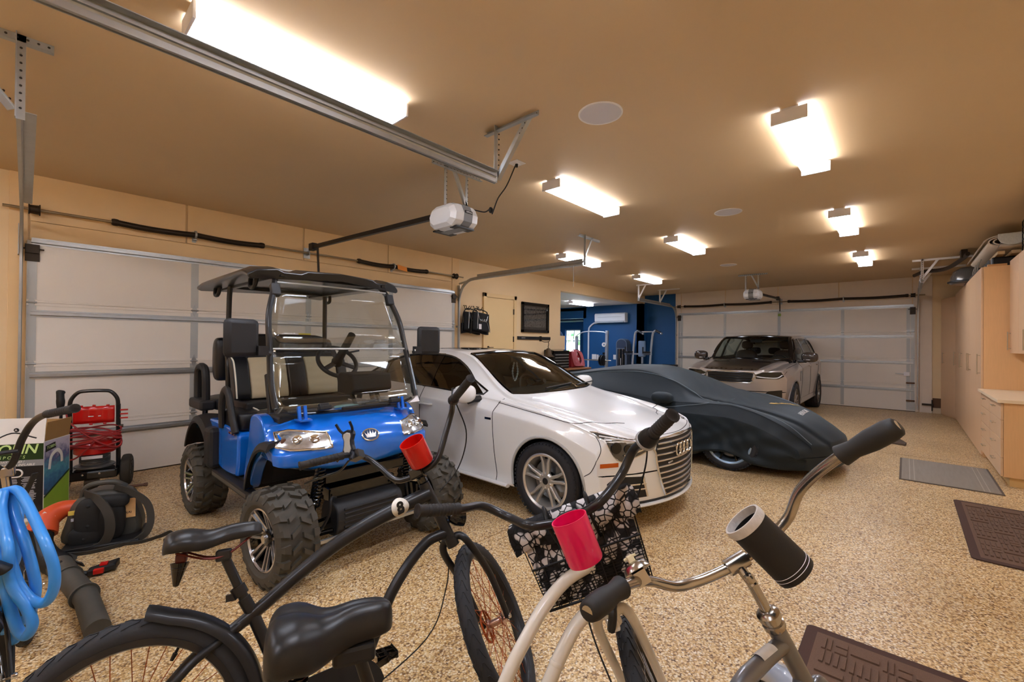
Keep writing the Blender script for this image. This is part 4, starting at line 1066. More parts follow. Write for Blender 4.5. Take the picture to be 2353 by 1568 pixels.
for x in (0, -2.62):
    for s in (-1, 1): car_wheel(cov, (x, s * .82, .33), s, .33, .25, .255, twin_spokes(5), mat('pale_blue_rim', '9DB7D0', .3, .5), m_black_gloss)
m_gold = mat('gold_print', 'C9A85E', .5); m_wht = mat('white_print', 'E6E6E2', .6)
def on_cover(x, y):
    q, n = Cv.hit((x, y, 4), (0, 0, -1))
    if n.z < 0: n = -n
    return q, n
q, n = on_cover(.30, -.10)
b = B(frame(q + n * .003, (0, 1, 0), (-1, 0, 0))); b.prism([(-.055, .06), (0, .075), (.055, .06), (.05, -.02), (0, -.075), (-.05, -.02)], lambda u, v, w: (u, v, w), 0, .002); b.build('gold_crest', m_gold, cov)
def draped(name, s_, size, m, x, y, ux, uy, step):
    for k, ch in enumerate(s_):
        if ch == ' ': continue
        xx, yy = x + ux[0] * step * k, y + ux[1] * step * k
        q, n = on_cover(xx, yy); X = V((ux[0], ux[1], 0)); X -= n * n.dot(X)
        text(name, ch, size, m, cov, frame(q + n * .004, X, n.cross(X)), .001)
draped('gold_script_letter', 'Lamborghini', .085, m_gold, .34, .02, (.35, .94), None, .043)
draped('white_letter', 'HURACAN', .085, m_wht, .62, -.20, (0, 1), None, .068)
# ---------------------------------------------------------------- lifted golf cart (local x forward from the front axle, y left)
m_cblue = mat('metallic_blue_paint', '0F74E6', .2, metal=.12, coat=1)
m_vinylk = mat('black_vinyl', '17171A', .38, bump=.1, bscale=300)
m_vinylb = mat('beige_vinyl', 'CFC0A0', .5, bump=.1, bscale=300)
m_blkplas = mat('textured_black_plastic', '222224', .55, bump=.25, bscale=350)
m_tube = mat('satin_black_tube', '19191B', .35, coat=.2)
m_acryl = glass('clear_acrylic', 'EEF0EE', (.004, .4))
m_piping = mat('white_piping', 'E4DFD2', .5)
cart = thing('golf_cart', 'bright blue lifted golf cart with black roof and beige and black seats', 'golf cart', (1.62, 2.86, 0), -pi / 2)
# ---- wheels with chunky tread
def cart_wheel(x, y, sg, steer=0.0):
    R, rr, w = .295, .19, .25
    M4 = Mx.Translation(V((x, y, R))) @ Mx.Rotation(steer, 4, 'Z') @ (Mx() if sg > 0 else Mx.Rotation(pi, 4, 'Z'))
    t = B(M4); h = w / 2
    t.lathe([(rr - .01, -h * .8), (rr + .02, -h * .98), (R - .06, -h), (R - .03, -h * .9), (R - .022, -h * .6), (R - .020, 0), (R - .022, h * .6), (R - .03, h * .9), (R - .06, h), (rr + .02, h * .98), (rr - .01, h * .8)], 48, (0, 0, 0), (0, 1, 0), True)
    n = 20
    for k in range(n):
        for s in (-1, 1):
            a = 2 * pi * (k + (.5 if s > 0 else 0)) / n
            def P(da, yy, r): return V((cos(a + da) * r, yy, sin(a + da) * r))
            # chevron arm
            q = [(.02, .006), (.15, .060), (.25, .060), (.12, .006)]
            lo = [P(d, s * yy, R - .025) for d, yy in q]; hi = [P(d * .96 + .004, s * yy, R) for d, yy in q]
            t.add(lo + hi, [(0, 1, 2, 3), (7, 6, 5, 4), (0, 4, 5, 1), (1, 5, 6, 2), (2, 6, 7, 3), (3, 7, 4, 0)])
            # shoulder lug wrapping onto the sidewall
            q = [(.02, .070, R - .002), (.03, .105, R - .006), (.16, .105, R - .006), (.20, .070, R - .002)]
            o2 = [(.05, .122, R - .05), (.13, .122, R - .05)]
            lo = [P(d, s * yy, r - .03) for d, yy, r in q]; hi = [P(d, s * yy, r) for d, yy, r in q]
            t.add(lo + hi, [(0, 1, 2, 3), (7, 6, 5, 4), (0, 4, 5, 1), (1, 5, 6, 2), (2, 6, 7, 3), (3, 7, 4, 0)])
            e = [P(.03, s * .105, R - .006), P(.16, s * .105, R - .006), P(.13, s * .128, R - .055), P(.05, s * .128, R - .055)]
            e2 = [p * .93 for p in e]
            t.add(e + e2, [(0, 1, 2, 3), (7, 6, 5, 4), (0, 4, 5, 1), (1, 5, 6, 2), (2, 6, 7, 3), (3, 7, 4, 0)])
    ty = t.build('tyre', mat('offroad_tyre_rubber', '4A463E', .75, var=.15, vscale=30, bump=.15, bscale=200), cart, 30)
    r = B(M4)
    r.lathe([(rr, -h * .8), (rr - .02, -h * .6), (rr - .035, .0), (rr - .02, h * .72), (rr - .002, h * .86), (rr + .004, h * .8), (rr - .01, h * .6)], 48, (0, 0, 0), (0, 1, 0), True)
    r.lathe([(0, -.01), (rr - .03, -.02), (rr - .03, -.03), (0, -.03)], 40, (0, 0, 0), (0, 1, 0))
    rim = r.build('rim', m_black_gloss, ty, 40)
    k = B(M4); hh = h * .82
    k.lathe([(rr + .0, hh + .002), (rr - .012, hh + .006), (rr - .016, hh - .006), (rr - .002, hh - .008)], 48, (0, 0, 0), (0, 1, 0), True)
    for i in range(7):
        for s in (-1, 1):
            a = 2 * pi * i / 7
            p0 = V((cos(a + s * .30) * .055, hh - .045, sin(a + s * .30) * .055)); p1 = V((cos(a + s * .13) * (rr - .01), hh - .004, sin(a + s * .13) * (rr - .01)))
            k.bar(p0, p1, .014, .014, (0, 1, 0))
    k.build('machined_spokes', mat('machined_alloy', 'D6D6D8', .25, .9), rim, 30)
    k = B(M4)
    for i in range(7):
        a = 2 * pi * i / 7; k.bar((cos(a) * .04, hh - .055, sin(a) * .04), (cos(a) * (rr - .015), hh - .016, sin(a) * (rr - .015)), .05, .016, (0, 1, 0))
    k.lathe([(0, hh - .02), (.04, hh - .022), (.055, hh - .05), (.055, hh - .09)], 24, (0, 0, 0), (0, 1, 0)); k.build('black_spokes', m_black_gloss, rim, 30)
    B(M4).lathe([(0, hh - .008), (.024, hh - .008), (.026, hh - .02), (.026, hh - .03)], 20, (0, 0, 0), (0, 1, 0)).build('hub_cap', m_chrome, rim)
for x, st in ((0, .10), (-1.68, 0)):
    for s in (-1, 1): cart_wheel(x, s * .565, s, st)
# ---- blue cowl, lofted across the width
def cowl_section(y):
    t = abs(y) / .58; bx = -.13 * t ** 2.6; dz = -.07 * t ** 3; lift = .10 * t ** 4
    pr = [(-.50, .97), (-.34, .985), (-.20, .985), (-.08, .955), (.02, .905), (.075, .84), (.10, .77), (.095, .70), (.06, .645), (-.02, .625), (-.16, .64), (-.34, .66)]
    out = []
    for i, (x, z) in enumerate(pr):
        k = i / (len(pr) - 1)
        out.append(V((x + bx * (1 if i > 2 else .3), y, z + dz * (1 if i < 6 else .2) + (lift if i > 7 else 0))))
    return spl(out, 4)
ys = [-.58, -.575, -.56, -.53, -.47, -.38, -.26, -.13, 0, .13, .26, .38, .47, .53, .56, .575, .58]
def sq(y):  # rounds the cheeks over
    t = abs(y) / .58
    return 1 - max(0, (t - .9) / .1) ** 2 * .16
rings = []
for y in ys:
    s_ = cowl_section(y); k = sq(y); c = V((-.25, y, .80)); rings.append([c + (p - c) * k for p in s_])
CW = B(); CW.loft(rings, True, True); CW.build('front_cowl', m_cblue, cart, 50)
cb = BVHTree.FromPolygons(CW.v, CW.f)
# leg shield sides sweeping down to the floor
for s in (-1, 1):
    out = spl([(-.47, .97, 0), (-.30, .97, 0), (-.20, .86, 0), (-.26, .74, 0), (-.38, .66, 0), (-.46, .56, 0), (-.52, .46, 0), (-.60, .46, 0), (-.58, .62, 0), (-.52, .80, 0)], 5, True)
    b = B(); b.prism([(p.x, p.y) for p in out], lambda u, v, w: (u, w, v), s * .50, s * .582); b.build('leg_shield', m_cblue, cart, 50, .012)
b = B(); b.box(-.62, -.50, -.5, .5, .47, .92); b.build('inner_bulkhead', m_blkplas, cart, 0, .02)
# emblem, lamps
def cast(y, z):
    r = cb.ray_cast(V((2, y, z)), V((-1, 0, 0))); return r[0], r[1]
q, n = cast(0, .835)
fr = frame(q + n * .004, (0, 1, 0), V((0, 0, 1)) - n * n.z)
em = B(fr); em.tube([(cos(2 * pi * k / 36) * .062, sin(2 * pi * k / 36) * .042, 0) for k in range(36)], .005, 8, True); em.build('emblem_ring', m_chrome, cart)
em = B(fr); em.prism([(cos(2 * pi * k / 36) * .06, sin(2 * pi * k / 36) * .04) for k in range(36)], lambda u, v, w: (u, v, w), -.003, .0); em.build('emblem_field', mat('emblem_navy', '16355F', .3), cart)
em = B(fr); crown = [(-.034, -.02), (.034, -.02), (.036, -.008), (.044, .016), (.026, .002), (.02, .02), (.010, .002), (0, .028), (-.010, .002), (-.02, .02), (-.026, .002), (-.044, .016), (-.036, -.008)]
em.prism(crown, lambda u, v, w: (u, v, w), .0, .004)
for x, y in ((-.044, .018), (-.02, .023), (0, .031), (.02, .023), (.044, .018)): em.ell((x, y, .003), (.004, .004, .004), 8, 6)
em.build('emblem_crown', m_chrome, cart)
for s in (-1, 1):
    HL = [(s * .27, .795), (s * .285, .885), (s * .47, .905), (s * .54, .89), (s * .56, .815), (s * .50, .795)]
    def shell(out, off):
        P = []; cx = sum(p[0] for p in out) / len(out); cz = sum(p[1] for p in out) / len(out); vs = []
        O = []
        for i in range(len(out)):
            a, b_ = out[i], out[(i + 1) % len(out)]
            O += [(a[0] + (b_[0] - a[0]) * j / 5, a[1] + (b_[1] - a[1]) * j / 5) for j in range(5)]
        n_ = len(O); fs = []
        for k in (1.0, .66, .33):
            for u, v in O:
                qq, nn = cast(cx + (u - cx) * k, cz + (v - cz) * k)
                vs.append((qq if qq else V((-.2, u, v))) + V((off, 0, 0)))
        for r_ in range(2):
            for i in range(n_): fs.append((r_ * n_ + i, r_ * n_ + (i + 1) % n_, (r_ + 1) * n_ + (i + 1) % n_, (r_ + 1) * n_ + i))
        fs.append(tuple(range(2 * n_, 3 * n_)))
        vs += [p - V((off + .01, 0, 0)) for p in vs[:n_]]
        for i in range(n_): fs.append((i, (i + 1) % n_, 3 * n_ + (i + 1) % n_, 3 * n_ + i))
        return B().add(vs, fs), [vs[i] for i in range(n_)]
    b, rim = shell(HL, .006); hd = b.build('headlight', mat('cart_lamp_chrome', 'C8CCD0', .18, .85, var=.45, vscale=45), cart, 40)
    B().tube(rim, .008, 8, True).build('lamp_bezel', m_chrome, hd)
    for yy in (.36, .45):
        q, n = cast(s * yy, .85); B().lathe([(0, .002), (.022, .008), (.03, .012), (.032, .0)], 18, q, n).build('bulb_reflector', m_chrome, hd)
    q, n = cast(s * .52, .848); B().ell(q + V((.006, 0, 0)), (.006, .018, .02), 12, 8).build('side_bulb', mat('bulb_brown', '6B4A3A', .3), hd)
# windscreen: frame, two acrylic panes folded on a hinge line
pts = lambda s: [(-.15, s * .54, 1.045), (-.22, s * .545, 1.22), (-.30, s * .53, 1.46), (-.36, s * .515, 1.66), (-.44, s * .455, 1.86), (-.52, s * .42, 1.955)]
for s in (-1, 1):
    B().tube(spl(pts(s), 6), .02, 10, flat=1.25).build('front_strut', m_tube, cart)
    b = B(); c = V(pts(s)[4]); b.obox(c + V((.02, 0, -.02)), (.05, .06, .09), Mx.Rotation(-.35, 3, 'Y')); b.build('strut_clip', m_blkplas, cart, 0, .008)
    b = B(); b.bar((-.14, s * .40, 1.05), (-.12, s * .40, .965), .02, .02); b.bar((-.14, s * .36, 1.05), (-.12, s * .36, .965), .02, .02); b.box(-.16, -.06, s * .38 - .04, s * .38 + .04, .955, .968); b.build('screen_bracket', m_cblue, cart, 0, .003)
out = spl([(-.155, -.50, 1.03), (-.15, -.40, 1.0), (-.11, -.2, .995), (-.10, 0, .995), (-.11, .2, .995), (-.15, .40, 1.0), (-.155, .50, 1.03)], 5)
B().tube(out, .011, 8).build('screen_lower_frame', m_tube, cart)
def pane(name, z0, z1, x0, x1, w0, w1, bow):
    b = B(); b.grid(lambda u, v: (x0 + (x1 - x0) * v + bow * (1 - (2 * u - 1) ** 2), (2 * u - 1) * (w0 + (w1 - w0) * v), z0 + (z1 - z0) * v), 12, 4)
    o = b.build(name, m_acryl, cart, 180, solid=.006); return o
pane('lower_screen', 1.015, 1.43, -.15, -.285, .54, .53, .045)
pane('upper_screen', 1.435, 1.90, -.285, -.45, .53, .45, .045)
for z, x, w in ((1.43, -.285, .53), (1.90, -.45, .44)):
    B().tube([(x + .045 * (1 - (k / 6) ** 2), w * k / 6, z) for k in range(-6, 7)], .007, 8).build('acrylic_edge', mat('bright_acrylic_edge', 'DFE3E4', .15, trans=.3), cart)
for y in (-.25, .30):
    b = B(); b.obox((-.085, y, 1.03), (.05, .085, .03), Mx.Rotation(-.3, 3, 'Y')); b.obox((-.10, y, 1.045), (.03, .07, .03), Mx.Rotation(-.3, 3, 'Y')); b.build('screen_latch', m_black, cart, 0, .006)
B().obox((-.082, .05, 1.01), (.02, .36, .03)).build('screen_gasket', m_black, cart, 0, .008)
B().obox((-.22, -.555, 1.14), (.035, .03, .26), Mx.Rotation(-.28, 3, 'Y')).build('screen_edge_seal', m_black, cart, 0, .006)
B().obox((-.22, .555, 1.16), (.035, .03, .20), Mx.Rotation(-.28, 3, 'Y')).build('screen_edge_seal', m_black, cart, 0, .006)
tg = B(); tg.add([(-.13, .52, 1.03), (-.10, .44, 1.0), (-.12, .56, 1.0), (-.17, .565, 1.06)], [(0, 1, 2, 3)]); tg.build('paper_tag', m_housing, cart, 0, solid=.002)
tg = B(); tg.obox((-.33, .53, 1.42), (.03, .02, .05)); tg.build('white_clip', m_housing, cart, 0)
# ---- roof
def roof_ring(x):
    t = (x + .33) / -1.62; w = .60 - .02 * t
    sh = .0 if 0 < t < 1 else 0
    z0, z1 = 1.965, 2.03
    drop = .035 * max(0, 1 - t * 9) + .02 * max(0, (t - .9) * 9)
    rib = [(-w, z0 - .0), (-w, z0 + .025), (-w + .05, z1 - .01), (-.44, z1), (-.40, z1 - .02), (-.30, z1 - .025), (-.26, z1 - .008), (0, z1), (.26, z1 - .008), (.30, z1 - .025), (.40, z1 - .02), (.44, z1), (w - .05, z1 - .01), (w, z0 + .025), (w, z0), (w - .03, z0 - .012), (.0, z0 + .01), (-w + .03, z0 - .012)]
    return [V((x - .20 * (y / .6) ** 2 * max(0, 1 - t * 3), y, z - drop)) for y, z in rib]
rx = [-.31, -.325, -.36, -.42, -.55, -.8, -1.1, -1.5, -1.8, -1.9, -1.945]
b = B(); b.loft([roof_ring(x) for x in rx]); b.build('roof', m_black_gloss if False else mat('roof_black', '1D1D1F', .33, coat=.35), cart, 35, .008)
b = B()
for s in (-1, 1): b.bar((-.42, s * .40, 1.955), (-1.85, s * .40, 1.955), .04, .03)
for x in (-.5, -1.55): b.bar((x, -.42, 1.955), (x, .42, 1.955), .03, .03)
b.build('roof_frame', m_tube, cart, 0, .004)
for x, s in ((-.80, -1), (-1.72, -1), (-1.62, 1)):
    b = B(); b.tube(spl([(x + .07, s * .47, 1.965), (x + .05, s * .48, 1.90), (x, s * .48, 1.885), (x - .05, s * .48, 1.90), (x - .07, s * .47, 1.965)], 5), .016, 8); b.build('grab_handle', m_black, cart)
# rear posts
for s in (-1, 1):
    B().tube(spl([(-1.55, s * .42, 1.965), (-1.56, s * .425, 1.85), (-1.565, s * .43, 1.45), (-1.55, s * .44, 1.36), (-1.48, s * .45, 1.28), (-1.46, s * .45, .9)], 6), .021, 10).build('rear_post', m_tube, cart)
# ---- seats
def seat_back(x0, y0, y1, z0, z1, lean, fx, name='seat_back', bands=((0, 1, 'k'),)):
    for a, b_, c in bands:
        ya, yb = y0 + (y1 - y0) * a, y0 + (y1 - y0) * b_
        q = B(); n = 12
        def sec(t):
            z = z0 + (z1 - z0) * t; x = x0 - lean * t; th = (.05 if c == 'b' else .065) * (1 - (2 * t - 1) ** 6 * .5)
            rib = (.004 * abs(sin(t * 5 * pi)) if c == 'b' else 0)
            return [V((x + fx * (th + rib), ya + .004, z)), V((x + fx * (th + rib + .004), (ya + yb) / 2, z)), V((x + fx * (th + rib), yb - .004, z)), V((x - fx * .03, yb - .002, z)), V((x - fx * .03, ya + .002, z))]
        q.loft([sec(k / 24) for k in range(25)]); q.build(name + ('_panel' if c == 'b' else '_bolster'), m_vinylb if c == 'b' else m_vinylk, cart, 50, .01)
seat_back(-1.20, -.49, .49, 1.0, 1.345, .12, 1, bands=((0, .13, 'k'), (.13, .44, 'b'), (.44, .60, 'k'), (.60, .90, 'b'), (.90, 1, 'k')))
for y in (-.487, .487):
    B().tube(spl([(-1.10, y, 1.02), (-1.13, y, 1.15), (-1.19, y, 1.30), (-1.26, y, 1.345)], 5), .006, 6).build('piping', m_piping, cart)
b = B(); b.box(-1.32, -1.29, -.42, .42, .86, 1.38); b.build('back_board', m_blkplas, cart, 0, .01)
def cushion(x0, x1, y0, y1, z0, z1, m, name):
    b = B(); c = ((x0 + x1) / 2, (y0 + y1) / 2, (z0 + z1) / 2); b.ell(c, ((x1 - x0) / 2, (y1 - y0) / 2, (z1 - z0) / 2), 28, 12, e=.35); b.build(name, m, cart, 60)
cushion(-1.24, -.80, -.56, -.38, .80, .945, m_vinylk, 'seat_bolster'); cushion(-1.24, -.80, .38, .56, .80, .945, m_vinylk, 'seat_bolster')
cushion(-1.24, -.80, -.39, .39, .80, .935, m_vinylb, 'seat_base')
for s in (-1, 1): B().tube(spl([(-1.2, s * .40, .955), (-1.0, s * .40, .95), (-.83, s * .40, .93), (-.80, s * .40, .86), (-.83, s * .40, .80)], 5), .006, 6).build('piping', m_piping, cart)
# rear-facing bench behind
b = B(); b.ell((-1.62, 0, 1.34), (.05, .47, .21), 28, 14, Mx.Rotation(.1, 3, 'Y'), e=.3); b.build('rear_seat_back', m_vinylk, cart, 60)
for s in (-1, 1): b = B(); b.ell((-1.63, s * .46, 1.32), (.075, .06, .19), 16, 12, e=.5); b.build('rear_bolster', m_vinylk, cart, 60)
cushion(-2.15, -1.68, -.48, .48, .84, .97, m_vinylk, 'rear_seat_base')
for k, (y, z) in enumerate(((-.45, 1.2), (-.25, 1.42), (.0, 1.42), (.25, 1.42))): B().lathe([(0, .008), (.01, .006), (.012, 0)], 10, (-1.575, y, z), (1, 0, 0)).build('bolt', m_chrome, cart)
b = B(); b.box(-1.35, -1.0, -.45, .45, .93, .99); b.build('seat_bracket', m_blkplas, cart, 0, .01)
for s in (-1, 1):
    # hip restraint and rear arm rest
    B().tube(spl([(-1.15, s * .575, .80), (-1.12, s * .585, 1.0), (-1.04, s * .585, 1.10), (-.96, s * .585, 1.08), (-.88, s * .585, .95), (-.80, s * .58, .80)], 6), .024, 10, flat=1.3).build('hip_restraint', m_blkplas, cart)
    B().tube(spl([(-2.08, s * .53, .93), (-2.06, s * .535, 1.17), (-1.99, s * .535, 1.24), (-1.86, s * .535, 1.235), (-1.80, s * .535, 1.16), (-1.80, s * .53, .93)], 6), .032, 10).build('rear_arm_rest', m_blkplas, cart)
    b = B(); b.box(-2.14, -1.74, s * .53 - .06, s * .53 + .06, .86, .95); b.build('arm_rest_base', m_blkplas, cart, 0, .02)
    B().tube(spl([(-1.95, s * .5, .86), (-1.96, s * .5, .72), (-1.90, s * .48, .60)], 5), .022, 8).build('rear_frame_tube', m_tube, cart)
# ---- body sides and wings
for s in (-1, 1):
    out = spl([(-1.98, .78, 0), (-1.6, .82, 0), (-1.25, .83, 0), (-.82, .80, 0), (-.78, .70, 0), (-.80, .52, 0), (-.86, .47, 0), (-1.22, .47, 0), (-1.32, .60, 0), (-1.50, .70, 0), (-1.80, .72, 0), (-2.0, .68, 0)], 5, True)
    b = B(); b.prism([(p.x, p.y) for p in out], lambda u, v, w: (u, w, v), s * .30, s * .57); b.build('side_body', m_cblue, cart, 50, .02)
    b = B(); b.box(-1.28, -.42, s * .575 - .035, s * .575 + .035, .40, .455); b.build('step_sill', m_blkplas, cart, 0, .01)
    B().box(-1.26, -.46, s * .606, s * .612, .415, .44).build('sill_strip', mat('worn_metal_strip', '6F6A63', .4, .5), cart, 0)
    for cx, rr_, a0, a1, yo in ((-.06, .47, 1.62, 2.9, .0), (-1.66, .44, .5, 2.75, .02)):
        # moulded wing flare
        rings = []; n = 22
        for k in range(n + 1):
            a = a0 + (a1 - a0) * k / n
            e = 1 + .05 * sin((k / n) * pi)
            c = lambda r, y: V((cx + cos(a) * r, s * (y + yo), .36 + sin(a) * r * e))
            rings.append([c(rr_ - .012, .43), c(rr_ + .012, .44), c(rr_ + .025, .53), c(rr_ + .01, .60), c(rr_ - .03, .62), c(rr_ - .045, .615), c(rr_ - .02, .59), c(rr_ - .0, .52)])
        b = B(); b.loft(rings); b.build('wing_flare', m_blkplas, cart, 40)
    b = B(); b.box(-1.40, -1.24, s * .59 - .05, s * .59 + .05, .46, .78); b.build('wing_skirt', m_blkplas, cart, 0, .03)
    bx = B(); bx.box(-.93, -.87, s * .575, s * .59, .785, .80); bx.box(-.86, -.80, s * .575, s * .59, .785, .80); bx.build('seat_hinge', m_chrome, cart, 0, .003)
    # mirror
    b = B(); b.tube([(-.20, s * .55, 1.40), (-.22, s * .62, 1.42)], .016, 8); b.box(-.24, -.19, s * .60 - .03, s * .60 + .03, 1.39, 1.45); mm = b.build('mirror_arm', m_blkplas, cart, 0)
    b = B(); b.obox((-.22, s * .72, 1.50), (.06, .21, .24), Mx.Rotation(-.25 * s, 3, 'Z')); b.build('side_mirror', m_blkplas, cart, 50, .03)
    B().lathe([(0, .0), (.008, .004), (.01, 0)], 8, (-.17, s * .545, 1.42), (1, 0, 0)).build('bolt', m_chrome, cart)
b = B(); b.box(-2.05, -1.25, -.36, .36, .50, .80); b.build('battery_box', m_blkplas, cart, 0, .02)
B().box(-1.25, -.55, -.54, .54, .44, .47).build('floor_mat', m_blkplas, cart, 0)
# ---- steering, dash
wl = V((-.82, .20, 1.31)); R = Mx.Rotation(-.75, 3, 'Y')
b = B(); b.tube([wl + R @ V((0, cos(2 * pi * k / 36) * .165, sin(2 * pi * k / 36) * .165)) for k in range(36)], .018, 10, True); b.build('steering_wheel', m_blkplas, cart)
b = B()
for a in (pi / 2, pi / 2 + 2.1, pi / 2 - 2.1): b.bar(wl, wl + R @ V((0, cos(a) * .155, sin(a) * .155)), .045, .01, R @ V((1, 0, 0)))
b.build('wheel_spokes', mat('grey_spoke', '4A4A4C', .4, .3), cart, 0, .004)
b = B(); b.lathe([(0, -.03), (.045, -.025), (.05, 0), (.035, .04), (.03, .34)], 20, wl, R @ V((1, 0, 0))); b.tube([wl + R @ V((.1, 0, 0)), wl + R @ V((.12, .16, .02))], .008, 8); b.build('steering_column', m_black, cart)
b = B(); b.loft([[V((-.62, y, 1.06)), V((-.62, y, 1.20)), V((-.58, y, 1.235)), V((-.36, y, 1.225)), V((-.34, y, 1.10)), V((-.40, y, 1.06))] for y in (.10, .12, .42, .44)]); b.build('dash_box', m_blkplas, cart, 40, .012)
b = B(); b.box(-.62, -.20, -.5, .5, .92, .985); b.build('dash_shelf', m_blkplas, cart, 0, .02)
for y in (.16, .38): B().bar((-.5, y, 1.08), (-.42, y, .97), .02, .03).build('dash_leg', m_blkplas, cart, 0)
mk = B(); mk.ell((-.30, .02, .995), (.06, .10, .012), 12, 6); mk.build('blue_cloth', mat('pale_blue_cloth', '9FD6DA', .8), cart)
# ---- front running gear
b = B(); b.loft([[V((x, y, z)) for x, z in spl([(-.10, .21, 0), (-.12, .33, 0), (-.06, .41, 0), (.02, .415, 0), (.09, .38, 0), (.11, .28, 0), (.06, .20, 0)], 3, True) for (x, z) in ((x, z),)] if False else [V((p.x, y, p.y)) for p in spl([(-.10, .21, 0), (-.12, .33, 0), (-.06, .415, 0), (.02, .42, 0), (.10, .39, 0), (.12, .28, 0), (.06, .20, 0)], 3, True)] for y in (-.25, -.235, -.1, .1, .235, .25)]); b.build('front_bumper_box', m_blkplas, cart, 40, .01)
for k in range(6):
    z = .235 + k * .028; B().tube([(.105 + .012 * sin((z - .2) * 14), -.2, z), (.105 + .012 * sin((z - .2) * 14), .2, z)], .009, 8).build('bumper_rib', m_blkplas, cart)
for s in (-1, 1):
    P = [V((.02, s * (.36 - .0004 * k), .42 + k * .0022)) + V((cos(k * .62) * .032, sin(k * .62) * .032, 0)) for k in range(110)]
    B().tube(P, .007, 6).build('coil_spring', m_black_gloss, cart)
    b = B(); b.cyl((.02, s * .40, .30), (.02, s * .33, .68), .02); b.cyl((.02, s * .40, .28), (.02, s * .365, .47), .028); b.build('damper', m_black_gloss, cart)
    b = B(); b.bar((0, s * .22, .30), (0, s * .47, .27), .05, .03); b.bar((.06, s * .2, .24), (.03, s * .48, .24), .025, .025); b.bar((-.08, s * .2, .24), (-.03, s * .48, .24), .025, .025); b.cyl((0, s * .45, .2), (0, s * .45, .38), .03); b.build('suspension_arm', m_black_gloss, cart)
    B().cyl((0, s * .40, .295), (0, s * .56, .295), .035).build('axle', m_dark, cart)
    B().cyl((-1.68, 0, .295), (-1.68, s * .56, .295), .04).build('rear_axle', m_dark, cart)
    B().tube(spl([(.03, s * .22, .44), (.09, s * .28, .46), (.10, s * .30, .36), (.06, s * .36, .24), (.03, s * .42, .22)], 6), .009, 8).build('brake_hose', m_black, cart)
    B().bar((-.2, s * .28, .36), (-1.9, s * .28, .36), .05, .07).build('chassis_rail', m_black_gloss, cart, 0)
b = B(); b.box(-.05, .05, -.3, .3, .55, .62); b.box(-.2, 0, -.25, .25, .40, .50); b.build('front_crossmember', m_black_gloss, cart, 0, .01)
B().bar((.12, -.48, .215), (.12, .48, .215), .02, .02).build('tie_rod', m_galv, cart)
